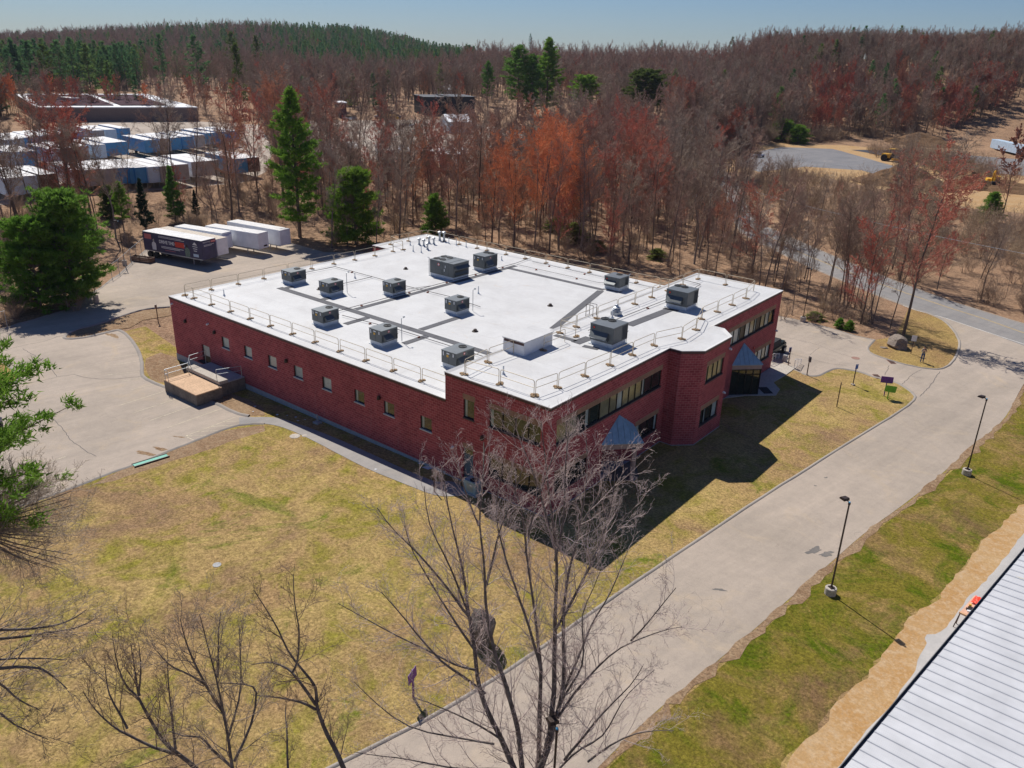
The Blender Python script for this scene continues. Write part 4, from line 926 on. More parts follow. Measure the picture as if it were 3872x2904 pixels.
def bighvac():
    u0, u1, v0, v1, z, zt = 33.3, 29.85, 23.25, 25.7, Z1-.06, 7.74
    cx, cy = -(u0+u1)/2, (v0+v1)/2; W, D, H = u0-u1, v1-v0, zt-z
    e = empty('rooftop_air_conditioner', (cx, cy, z), 0, 'largest rooftop unit, long dark cabinet with four fans and black awning hoods', 'air conditioner', 'rooftop air conditioners on the white roof')
    MB().box((0, 0, .18), (W*.98, D*.98, .36)).build('curb', FLASH, e); MB().box((0, 0, .03), (W*1.06, D*1.08, .04)).build('flashing', FLASH, e)
    bevelled('cabinet', HVAC, e, MB().box((0, 0, (H+.31)/2), (W, D, H-.41)), .015)
    for x0, x1 in ((-W/2-.02, -W*.02), (0, W*.28), (W*.295, W/2+.02)): bevelled('top_panel', HVACT, e, MB().bx(x0, x1, -D/2-.03, D/2+.03, H-.05, H), .012)
    for fx, fy in ((-W*.38, -D*.24), (-W*.38, D*.22), (-W*.15, -D*.20), (-W*.15, D*.26)):
        f = MB(); f.lathe((fx, fy, H), [(.36, 0), (.36, .05), (.32, .05), (.32, .012), (0, .012)], 20); fan = f.build('fan_housing', HVACD, e)
        b = MB()
        for i in range(3): a = i*2.094; b.box((fx+.16*math.cos(a), fy+.16*math.sin(a), H+.028), (.27, .12, .012), a)
        b.build('fan_guard', HVACD, fan)
    s = MB()
    for x in (-W*.27, W*.05, W*.30): s.box((x, -D/2-.004, (H+.3)/2), (.015, .008, H-.5))
    s.box((-W*.05, -D/2-.004, .9), (.62, .01, .02)); s.build('panel_seam', HVACD, e)
    MB().box((-W*.10, -D/2-.01, .72), (.70, .02, .55)).build('access_panel', HVAC, e)
    for x, zz in ((W*.16, 1.35), (W*.12, .95)): MB().box((x, -D/2-.012, zz), (.08, .02, .26)).build('white_label', WHITE, e)
    n = 16; mb = MB(); mb.quad([(-W*.12+.17*math.cos(2*math.pi*i/n), -D/2-.008, 1.45+.17*math.sin(2*math.pi*i/n)) for i in range(n)]); em = mb.build('round_emblem', REDP, e)
    mb = MB(); mb.quad([(-W*.12+.11*math.cos(2*math.pi*i/n), -D/2-.012, 1.45+.11*math.sin(2*math.pi*i/n)) for i in range(n)]); mb.build('emblem_centre', WHITE, em)
    for z0, m in ((1.28, HVACD), (.62, HVACD)):
        h = MB(); x = W/2; y0, y1 = -D*.42, D*.42; o = .42 if z0 > 1 else .2
        h.quad([(x, y0, z0+.28), (x+o, y0, z0), (x+o, y1, z0), (x, y1, z0+.28)]); h.quad([(x, y0, z0+.28), (x, y0, z0), (x+o, y0, z0)]); h.quad([(x, y1, z0+.28), (x+o, y1, z0), (x, y1, z0)])
        h.build('intake_hood', HVAC, e)
    MB().box((W/2+.008, 0, .75), (.016, D*.8, .6)).build('black_louvre', HVACD, e)
    cd = MB(); cd.path([(-W/2-.1, -D*.5, .05), (-W/2-.1, -D*.5, H+.12), (-W/2-.35, -D*.5, H+.12)], .035, 6); cd.build('vent_pipe', GALV, e)
bighvac()
hvac(31.75, 30.05, 28.5, 30.7, Z1-.06, 7.62, 'tall dark grey air conditioner with two fans near the wooded edge', 'x', 2)
hvac(16.95, 15.1, 32.4, 34.3, Z1-.06, 7.28, 'grey air conditioner beside the diagonal walk pad at the wooded side', 'y')
hvac(5.75, 3.65, 24.9, 26.95, Z2-.06, 9.62, 'air conditioner on the tall roof, farther from the camera', 'y', 2, 'tall')
hvac(5.2, 3.1, 12.05, 14.15, Z2-.06, 9.62, 'nearest air conditioner on the tall roof, twin fans and tilted hood', 'y', 2, 'tall')
# hatch house
ph = empty('roof_hatch_house', (-8.95, 8.0, Z2-.06), 0, 'white box shaped hatch house on the tall roof with a dark strip at its end', 'roof hatch')
def phb():
    e = ph; x0, x1, y0, y1 = -1.9+0.0, 1.88, -1.75, 1.75
    MB().prism([(-0.10, -1.75), (1.88, -1.75), (1.88, 1.75), (-.10, 1.75)], 0, 1.02).build('hatch_wall', WHITE, e)
    MB().prism([(-1.95, .0), (-.10, .0)], 0, 0) 
    bevelled('hatch_roof', ROOF, e, MB().bx(-.16, 1.94, -1.81, 1.81, 1.021, 1.10), .01)
    MB().bx(.0, 1.86, -1.765, -1.752, .80, 1.0).build('dark_strip', COPING, e)
phb(); ph.location = (-8.95, 8.0, Z2-.06)
# ladder rails over the parapet
lr = MB()
for y in (17.75, 18.3):
    lr.path([(-9.4, y, Z1), (-9.4, y, Z2+.95), (-8.7, y, Z2+.95), (-8.7, y, Z2)], .025, 6)
for i in range(8): lr.tube((-9.4, 17.75, Z1+.2+i*.3), (-9.4, 18.3, Z1+.2+i*.3), .015, n=5)
tag(lr.build('roof_ladder', BRONZE), 'dark steel ladder climbing from the low roof to the tall roof', 'ladder')
# roof vents
def stackvent(u, v, z, h, r, cap, label):
    mb = MB(); c = (-u, v, z-.06)
    mb.lathe(c, [(r+.12, 0), (r+.05, .06), (r, .22), (r, h)], 12)
    e = mb.build('roof_vent', GALV if cap else FLASH); 
    if cap:
        k = MB(); k.lathe(c, [(r, h-.02), (r*1.9, h+.02), (r*1.9, h+.12), (r*1.2, h+.16), (r*1.9, h+.20), (0, h+.30)], 12); k.build('vent_cap', GALV, e)
    tag(e, label, 'roof vent', 'vent pipes on the white roof'); return e
for i, (u, v) in enumerate([(44.44, 32.77), (43.59, 32.71), (44.3, 34.36), (43.42, 34.31), (41.92, 31.67)]):
    stackvent(u, v, Z1, .62, .11, True, ['capped galvanised vent, leftmost of the pipe cluster', 'capped vent standing in the middle of the pipe cluster', 'capped vent at the back left of the pipe cluster', 'capped vent at the back right of the pipe cluster', 'short capped vent nearest the camera in the pipe cluster'][i])
for i, (u, v, h) in enumerate([(44.32, 36.32, .95), (43.7, 36.47, 1.0)]):
    stackvent(u, v, Z1, h, .14, True, ['tall white flue behind the pipe cluster, left of the pair', 'tall white flue behind the pipe cluster, right of the pair'][i])
for i, (u, v, h) in enumerate([(45.07, 31.83, .5), (42.46, 29.77, .75), (41.35, 30.02, .8), (42.35, 35.91, .8), (41.12, 35.94, .85), (39.52, 36.0, .7), (38.08, 16.87, .55), (24.95, 21.65, .75), (32.12, 33.97, .5), (42.03, 3.81, .6)]):
    stackvent(u, v, Z1, h, .045, False, 'thin plumbing vent pipe, ' + ['left of the pipe cluster', 'light coloured, in front of the pipe cluster', 'dark, in front of the pipe cluster', 'first along the wooded parapet', 'second along the wooded parapet', 'third along the wooded parapet', 'standing behind the left air conditioners', 'dark, right of the central air conditioner', 'near the wooded edge by the tall unit', 'alone near the far left corner'][i])
stackvent(7.38, 18.76, Z2, .6, .05, False, 'dark vent pipe beside the round exhaust fan on the tall roof'); stackvent(5.93, 2.51, Z2, .6, .05, False, 'dark vent pipe near the near corner of the tall roof')
mb = MB(); mb.box((-7.69, 19.86, Z2+.08), (.7, .7, .25)); mb.lathe((-7.69, 19.86, Z2+.2), [(.32, 0), (.36, .1), (.30, .16), (.38, .24), (.30, .30), (.34, .38), (.18, .46), (.12, .62), (0, .66)], 16)
tag(mb.build('exhaust_fan', GALV), 'round stepped exhaust fan on the tall roof by the inner railing', 'exhaust fan')
for i, (u, v) in enumerate([(37.28, 11.53), (37.04, 23.27), (17.38, 12.57), (17.19, 23.33)]):
    mb = MB(); mb.lathe((-u, v, Z1-.06), [(.3, 0), (.28, .05), (.16, .06), (.16, .2), (.1, .24), (0, .24)], 12)
    tag(mb.build('roof_drain', BRONZE), 'dark domed drain ' + ['left of the unit with the hooked pipe', 'in the open left back part of the roof', 'in the open roof behind the two front units', 'in the open roof left of the diagonal pad'][i], 'roof drain', 'domed drains in the white roof')
for i, (u, v) in enumerate([(34.3, 12.6), (20.0, 6.3), (21.4, 16.8)]):
    mb = MB(); mb.path([(-u, v, Z1), (-u, v, Z1+2.0), (-u+.02, v+.22, Z1+2.05)], .03, 6); mb.box((-u+.02, v+.27, Z1+2.08), (.1, .16, .12))
    tag(mb.build('hooked_vent_pipe', GALV), 'thin hooked pipe rising behind the ' + ['air conditioner at the T end of the pads', 'unit near the long parapet', 'central air conditioner'][i], 'pipe', 'hooked pipes on the roof')
mb = MB(); mb.path([(-14.9, 33.9, Z1), (-14.9, 33.9, Z1+1.5), (-14.9, 34.2, Z1+1.5)], .045, 6); tag(mb.build('hooked_vent_pipe', GALV), 'pale hooked pipe at the unit beside the diagonal walk pad', 'pipe')
# walk pads: each run of mats is one strip of tiles
def pads(a, b, w, z, lab, n=None):
    a = Vector((-a[0], a[1])); b = Vector((-b[0], b[1])); d = b-a; L = d.length; d.normalize(); nrm = Vector((-d.y, d.x)); k = n or max(1, round(L/3.2)); mb = MB()
    for i in range(k):
        p = a+d*(L*i/k+.02); q = a+d*(L*(i+1)/k-.02)
        mb.prism([tuple(p-nrm*w/2), tuple(q-nrm*w/2), tuple(q+nrm*w/2), tuple(p+nrm*w/2)], z-.058, z-.035)
    tag(mb.build('walk_pad', MATM), lab, 'walk pad')
pads((40.6, 9.15), (12.6, 9.15), .72, Z1, 'long dark walk pad parallel to the long brick wall')
pads((29.62, 9.6), (29.38, 33.2), .6, Z1, 'dark walk pad crossing the roof past the big units')
pads((26.97, 6.1), (26.97, 8.75), .65, Z1, 'short pad from the leftmost front unit', 1); pads((21.1, 9.6), (21.1, 14.5), .65, Z1, 'short pad leading to the central unit')
pads((19.55, 6.1), (19.55, 8.75), .65, Z1, 'short pad from the front unit with the hooked pipe', 1); pads((34.3, 9.5), (34.3, 10.45), .65, Z1, 'tiny pad by the unit at the T end', 1); pads((40.0, 9.5), (40.0, 10.4), .65, Z1, 'tiny pad by the far left unit', 1)
pads((29.3, 31.75), (16.5, 31.8), .62, Z1, 'dark walk pad parallel to the wooded edge'); pads((16.6, 31.3), (12.85, 17.9), .72, Z1, 'diagonal dark walk pad'); pads((16.6, 32.3), (14.7, 32.3), .5, Z1, 'small dark pad under the edge of the back unit', 1)
pads((5.3, 18.0), (5.0, 24.5), .85, Z2, 'walk pad joining the two tall roof units'); pads((6.0, 11.3), (5.9, 13.2), .85, Z2, 'pad beside the nearest tall roof unit', 1); pads((8.3, 11.75), (6.2, 11.75), .5, Z2, 'narrow pad from the hatch house', 1)
pads((5.2, 11.2), (3.9, 11.4), .5, Z2, 'dark pad in front of the nearest tall roof unit', 1); pads((5.6, 24.4), (4.2, 24.5), .5, Z2, 'dark pad in front of the far tall roof unit', 1)
# gas pipes on wooden blocks
def gaspipe(pts, z, lab, r=.028, blocks=1.0):
    mb = MB(); P = [(-u, v, z+.10) for u, v in pts]; mb.path(P, r, 6); e = tag(mb.build('gas_pipe', PIPEB), lab, 'pipe')
    for a, b in zip(P, P[1:]):
        a, b = Vector(a), Vector(b); L = (b-a).length; k = int(L/4.2)
        for i in range(k):
            p = a+(b-a)*((i+.5)/k); MB().box((p.x, p.y, z-.01), (.26, .11, .1), math.atan2((b-a).y, (b-a).x)+1.57).build('wood_block', WOODB, e)
gaspipe([(43.1, 14.4), (42.8, 18.15), (31.8, 18.15), (25.8, 18.5), (21.5, 18.0)], Z1, 'black gas pipe running behind the left units')
gaspipe([(30.05, 7.6), (29.9, 20), (29.75, 33.6), (30.16, 37.0)], Z1, 'black gas pipe following the cross walk pad'); gaspipe([(30.9, 16.9), (29.95, 20.0)], Z1, 'short black branch pipe by the middle unit', .02)
gaspipe([(36.9, 14.3), (36.8, 18.1)], Z1, 'black branch pipe to the second unit'); gaspipe([(28.8, 7.3), (22.1, 8.0), (12.6, 8.05)], Z1, 'black gas pipe parallel to the long wall behind the front units')
gaspipe([(29.28, 33.26), (18.33, 33.4), (17.0, 34.5)], Z1, 'thin black pipe to the unit at the wooded side', .02); gaspipe([(28.87, 35.6), (19.13, 35.6), (9.8, 36.0)], Z1, 'thin black pipe along the wooded parapet', .02)
gaspipe([(6.75, 14.2), (6.5, 26.3), (5.5, 28.0)], Z2, 'black gas pipe on the tall roof joining its two units'); gaspipe([(5.9, 27.0), (6.69, 33.6), (9.0, 34.0)], Z2, 'black pipe behind the farther tall roof unit')
# loose ballast cable lines beside railings
# ================================================================== GROUND OBJECTS
# loading dock
dk = empty('loading_dock', (-36.0, -2.8, gz(-36)), 0, 'concrete loading dock with rust stained top and pipe handrails', 'loading dock')
def dock():
    e = dk; o = dk.location; zt = .72-o.z
    P = [(-38.6, -5.1), (-33.45, -5.1), (-33.45, -2.6), (-38.6, -2.6)]; P = [(x-o.x, y-o.y) for x, y in P]
    bd = MB().prism(P, -.3, zt-.10, top=False).build('dock_wall', CONCD, e)
    bevelled('dock_slab', DECK, e, MB().prism([(p[0]*1.006, p[1]*1.006) for p in P], zt-.099, zt), .02)
    S = [(-39.2, -2.58), (-33.8, -2.58), (-33.8, -.05), (-39.2, -.05)]; S = [(x-o.x, y-o.y) for x, y in S]
    MB().prism(S, -.3, zt+.05).build('landing_wall', CONCD, e)
    bevelled('step_block', CONC, e, MB().bx(S[0][0], S[1][0], S[0][1], S[0][1]+.85, zt+.052, zt+.36), .02)
    bevelled('landing_slab', CONCG, e, MB().bx(S[0][0], S[1][0], S[0][1]+.86, S[2][1], zt+.051, zt+.12), .01)
    def hr(pts, posts, z):
        m = MB(); q = [Vector((x-o.x, y-o.y, z_)) for x, y, z_ in pts]
        m.path(q, .028, 6); m.path([p-Vector((0, 0, .42)) for p in q], .022, 6)
        for x, y, z_, zb_ in posts: m.tube((x-o.x, y-o.y, zb_), (x-o.x, y-o.y, z_), .026, n=6)
        m.build('handrail', GALV, e)
    z = zt; hr([(-38.0, -5.0, z+.95), (-38.5, -5.0, z+.95), (-38.5, -2.7, z+.95), (-39.0, -2.2, z+1.4), (-39.1, -.6, z+1.4)], [(-38.0, -5.0, z+.95, z), (-38.5, -5.0, z+.95, z), (-38.5, -2.75, z+.95, z), (-39.05, -2.2, z+1.4, z+.3), (-39.1, -.6, z+1.4, z+.1)], z)
    hr([(-34.3, -2.5, z+1.35), (-33.85, -.3, z+1.2)], [(-34.3, -2.5, z+1.35, z+.3), (-33.85, -.3, z+1.2, z)], z)
dock()
mm = MB().box((-39.9, -.45, .80), (1.2, .55, .02)).build('door_mat', TBLACK); tag(mm, 'black mat at the foot of the side door above the dock', 'door mat')
# lamp posts
def lamp(x, y, z, H, label, head_dir, base=True, wood=False, bh=.46, bd=.33):
    e = empty('street_lamp', (x, y, z), head_dir, label, 'lamp post')
    if base:
        b = MB(); b.lathe((0, 0, 0), [(bd, -.2), (bd, bh-.03), (bd-.03, bh), (0, bh)], 20); b.build('concrete_base', CONC, e, False)
        p = MB(); p.box((0, 0, bh+.02), (.30, .30, .03))
        for sx in (-1, 1):
            for sy in (-1, 1): p.tube((sx*.11, sy*.11, bh), (sx*.11, sy*.11, bh+.1), .015, n=5)
        p.build('base_plate', BRONZE, e)
    MB().tube((0, 0, bh if base else -.1), (0, 0, H), .055 if not wood else .12, .045 if not wood else .09, n=4 if not wood else 8).build('pole', BRONZE if not wood else WPOST, e)
    a = MB(); a.tube((0, 0, H), (0, 0, H+.12), .07, n=8); a.tube((0, 0, H+.1), (.22, 0, H+.18), .03, n=6); ar = a.build('arm', BRONZE, e)
    MB().lathe((0, 0, H+.12), [(.05, 0), (.05, .06), (0, .08)], 8).build('photocell', M('blue_photocell', (.04, .35, .6), .4), ar)
    h = MB(); P = [(.20, -.19, H+.12), (.62, -.19, H+.12), (.62, .19, H+.12), (.20, .19, H+.12)]
    h.quad(P[::-1]); T = [(.22, -.17, H+.28), (.55, -.17, H+.24), (.55, .17, H+.24), (.22, .17, H+.28)]; h.quad(T)
    for i in range(4): h.quad([P[i], P[(i+1) % 4], T[(i+1) % 4], T[i]])
    hd = h.build('lamp_head', BRONZE, e); MB().box((.41, 0, H+.115), (.32, .28, .01)).build('lens', GLASST, hd)
    return e
lamp(17.48, 4.38, 0, 6.0, 'bronze lamp post on a round concrete base, nearer of the two on the green verge', R(150))
lamp(20.24, 26.18, 0, 6.1, 'bronze lamp post on a round concrete base, farther of the two on the green verge', R(160))
b3 = G(1200, 1690); zz = 5.6
def base_for(px, py, h):       # ground spot whose point at height h shows at px,py
    p = atz(px, py, h); return p.x, p.y
x3, y3 = base_for(1203, 1576, 6.0); lamp(x3, y3, 0, 5.9, 'bronze lamp post rising behind the foreground tree trunks', R(150))
bl = G(360, 965*0+0) if False else None
q = G(*A1(808, 985)); lamp(q.x, q.y, q.z, 7.2, 'lamp post beside the big left pine, on a tall concrete base', R(200), bh=.9, bd=.3)
q = G(*A1(1045, 670)); lamp(q.x, q.y, q.z, hgt(*A1(990, 310), q)-q.z, 'lamp post at the fence corner left of the painted trailer', R(220), bh=.7, bd=.3)
q = G(*R2(360, 1030)); lamp(q.x, q.y, q.z, hgt(*R2(430, 600), q)-q.z, 'dark lamp post on a grey base at the edge of the right hand woods', R(190), bh=.6)
# sign posts
def text_mesh(s, size, m, parent, loc, rot, name='lettering', ext=.004, align='CENTER', bold=0.0):
    c = bpy.data.curves.new(name, 'FONT'); c.body = s; c.size = size; c.extrude = ext; c.align_x = align; c.align_y = 'CENTER'; c.offset = bold
    t = bpy.data.objects.new(name, c); COL.objects.link(t); dg = bpy.context.evaluated_depsgraph_get(); me = bpy.data.meshes.new_from_object(t.evaluated_get(dg))
    bpy.data.objects.remove(t); me.materials.clear(); me.materials.append(m); o = bpy.data.objects.new(name, me); COL.objects.link(o); o.parent = parent; o.location = loc; o.rotation_euler = rot; return o
BLUEP = M('sign_blue', (0.03, 0.12, 0.45), 0.5)
def signpost(x, y, z, H, w, h, board, label, face, base=False, txt=None, thick=.04, post=WPOST, bm_=None):
    e = empty('sign_post', (x, y, z), face, label, 'sign')
    MB().box((0, 0, H/2), (.07, .07, H)).build('post', post, e)
    b = MB().box((.05, 0, H-h/2+.05), (.015, w, h)).build('sign_board', board, e)
    if txt:
        for i, (t, m, s) in enumerate(txt): text_mesh(t, s, m, b, (.062, 0, H-.02-i*h/len(txt)-h*.08), (R(90), 0, R(90)))
    if base: MB().box((0, 0, .05), (.3, .3, .14)).build('footing', CONC, e)
    return e
tc = math.atan2(-38-38, 27)      # facing roughly the camera
q = G(*cr(580, 1050, 3.3175)(62, 562)); signpost(q.x, q.y, q.z, 2.0, .35, .45, GALV, 'small grey sign on a dark post on the grass left of the long wall', R(200))
q = G(*R2(395, 1480)); signpost(q.x, q.y, q.z, 1.9, .42, .55, GALV, 'grey backed sign post between the steps and the parking bay', R(60))
q = G(*R2(238, 1400)); signpost(q.x, q.y, q.z, 1.9, .3, .5, BLUEP, 'thin blue sign post behind the step handrail', R(150))
q = G(*R2(780, 1562)); signpost(q.x, q.y, q.z, 2.1, .32, .48, BLUEP, 'blue and white parking sign on the right grass island', R(-30), True, [('P', WHITE, .26)])
q = G(*R2(1265, 1300)); signpost(q.x, q.y, q.z, 2.0, .50, .62, WHITE, 'white notice on a post just right of the boulder', R(-75), False, [('PRIVATE', BRONZE, .10), ('DRIVE', BRONZE, .10)][:0])
q = G(*R3(645, 305)); e = signpost(q.x, q.y, q.z, 2.35, .02, .02, BRONZE, 'bare thin pole on the right lawn casting a long shadow', 0)
def board_sign(x, y, z, H, w, h, m, label, face, tilt=0.0):
    e = empty('notice_board', (x, y, z), face, label, 'sign board')
    MB().box((0, 0, H/2-.1), (.08, .08, H)).build('post', m if m is PURPLE else LIME, e)
    b = bevelled('board', m, e, MB().box((.06, 0.0, H-h/2), (.03, w, h)), .008)
    b.rotation_euler = (tilt, 0, 0); return e
q = G(*cr(3250, 1250, 3.1725)(292, 785)); board_sign(q.x, q.y, q.z, 1.95, 1.05, .62, PURPLE, 'purple sign board on the right island, behind the lime one', R(-68), .02)
q = G(*cr(3250, 1250, 3.1725)(305, 790)); board_sign(q.x+.35, q.y-.5, q.z, 1.35, 1.0, .62, LIME, 'lime green sign board in front of the purple one', R(-62), -.08)
q = G(893, 1507); board_sign(q.x, q.y, 0, 1.8, .75, .62, PURPLE, 'purple sign board behind the twigs of the foreground tree', R(15), .1)
# flush items
def disc(px, r, m, name, label, cat, off=.035, f=None):
    p = G(*(f(*px) if f else px)); mb = MB(); mb.lathe((p.x, p.y, p.z+off-.02), [(r, 0), (r, .02), (0, .022)], 20); tag(mb.build(name, m), label, cat)
disc((365, 553), .42, CONC, 'manhole_cover', 'larger round concrete cover in the lawn by the path bend', 'manhole cover', f=M3); disc((447, 549), .22, CONC, 'manhole_cover', 'smaller round concrete cover beside the path bend', 'manhole cover', f=M3)
IRON = M('rusty_iron', (.30, .17, .13), .8, var=.3, scale=8)
disc((803, 1338), .42, IRON, 'manhole_cover', 'rusty round iron cover in the drive near the boulder', 'manhole cover', f=R2)
disc((1815, 1630), .25, CONCG, 'valve_cover', 'pale flat cover in the middle of the big lawn', 'valve cover', f=A3)
def grate(f, px, rz, label):
    p = G(*f(*px)); e = empty('drain_grate', (p.x, p.y, p.z+.03), rz, label, 'drain'); MB().box((0, 0, -.005), (1.15, .6, .02)).build('grate_frame', IRON, e); mb = MB()
    for i in range(9): mb.box((-.48+i*.12, 0, .01), (.05, .5, .014))
    mb.build('grate_bars', BRONZE, e)
grate(R2, (1103, 1370), R(-52), 'rusty drain grate at the kerb below the boulder'); grate(R2, (983, 1492), R(-52), 'rusty drain grate by the purple and lime sign boards'); grate(A1, (10, 1438), R(20), 'rusty drain grate at the left edge of the car park')
# fallen teal board
p = G(*A3(1262, 760)); e = empty('fallen_sign', (p.x, p.y, p.z+.06), math.atan2(*(lambda a, b: (b.y-a.y, b.x-a.x))(G(*A3(1165, 790)), G(*A3(1365, 728)))), 'teal sign board lying on the lawn along the car park kerb', 'sign board')
MB().box((0, 0, 0), (2.5, .42, .05)).build('panel', TEALB, e); MB().box((0, .26, .02), (2.6, .08, .08)).build('edge_rail', BRONZE, e); MB().box((0, -.26, .02), (2.6, .08, .08)).build('edge_rail', BRONZE, e)
# condenser by the wall
e = empty('heat_pump', (-5.75, -.75, 0), 0, 'pale blue grey condenser cabinet on the ground by the tall wall', 'condenser')
MB().box((0, 0, .05), (1.3, .9, .1)).build('pad', CONCG, e); bevelled('cabinet', M('pale_blue_cabinet', (.26, .38, .42), .5), e, MB().box((0, 0, .58), (1.15, .75, .94)), .02)
mb = MB(); mb.box((0, -.38, .6), (.55, .01, .6)); mb.build('front_panel', M('beige_panel', (.32, .36, .32), .6), e); MB().lathe((.1, 0, 1.05), [(.3, 0), (.3, .03), (0, .03)], 16).build('fan_grille', HVACD, e)
MB().box((.1, -.39, .78), (.16, .01, .1)).build('label_plate', WHITE, e)
p = G(*M3(1530, 1015)); signpost(p.x, p.y, p.z, 1.5, .12, .18, GALV, 'short post with a small grey tag at the end of the footpath', R(-50))
mb = MB(); p = Vector((-23.1, -.5, gz(-23))); mb.box((p.x, p.y, p.z+.07), (.6, .5, .14)); mb.tube((p.x, p.y, p.z), (p.x, p.y, p.z+.8), .06, n=6); tag(mb.build('ground_vent', CONCG), 'low pipe on a concrete pad at the foot of the long wall', 'pipe')
# litter and stones
LIT = M('litter', (.62, .63, .66), .8)
lit = [(30, 305), (15, 348), (215, 375), (300, 382), (450, 417), (625, 432), (370, 395), (1405, 785), (1470, 820), (1490, 815), (390, 425), (1040, 832)]
for i, (x, y) in enumerate(lit):
    p = G(*M3(x, y)); r_ = random.Random(i); s = r_.uniform(.12, .3) if i not in (8, 9) else .6
    mb = MB(); mb.quad([(p.x+r_.uniform(-s, s)*.3-s/2, p.y-s/3, p.z+.03), (p.x+s/2, p.y-s/4, p.z+.05), (p.x+s/2+.05, p.y+s/4, p.z+.09), (p.x-s/3, p.y+s/3, p.z+.05)])
    tag(mb.build('litter', LIT), 'scrap of white paper litter lying along the foot of the long wall', 'litter', 'paper scraps by the long wall')
def rock(name, loc, dims, rz, label, seed, tilt=0, mat=None):
    r_ = random.Random(seed); bm = bmesh.new(); bmesh.ops.create_icosphere(bm, subdivisions=5, radius=1.0)
    ph_ = [(r_.uniform(-1, 1), r_.uniform(-1, 1), r_.uniform(-1, 1), r_.uniform(.55, .95)) for _ in range(11)]
    from mathutils import noise as mn
    for v in bm.verts:
        d = v.co.normalized(); s = 1.0
        for a, b, c, k in ph_:
            n_ = Vector((a, b, c)).normalized(); t = d.dot(n_)
            if t > k: s = min(s, k/t)
        s *= 1+.10*mn.noise(d*1.8+Vector((seed, 0, 0)))+.05*mn.noise(d*5)+.02*mn.noise(d*14)
        v.co = Vector((d.x*s*dims[0], d.y*s*dims[1], d.z*s*dims[2]))
    me = bpy.data.meshes.new(name); bm.to_mesh(me); bm.free(); o = link_mesh(name, me, mat or ROCK); o.location = loc; o.rotation_euler = (0, tilt, rz); tag(o, label, 'boulder'); return o
p = G(*R2(1150, 1245)); rock('boulder', (p.x, p.y, p.z+.35), (1.55, 1.0, .95), R(-55), 'grey and brown granite boulder on the leafy island by the junction', 3, R(14))
p = G(1042, 1392); rock('boulder', (p.x, p.y, 1.0), (.80, .62, 1.55), R(20), 'tall dark boulder standing on the lawn behind the foreground tree', 8, R(-8), M('dark_rock', (.17, .145, .125), .95, var=.6, scale=1.5, bmp=.9, fine=6))
p = G(*R2(1035, 1250)); rock('flat_stone', (p.x, p.y, p.z+.04), (.5, .3, .12), .3, 'flat pale stone in the leaves left of the boulder', 12)
for i, (f, pt, s, lb) in enumerate([(R3, (1895, 1245), .1, 'small tan rock on the kerb of the front lawn')][:0]): pass
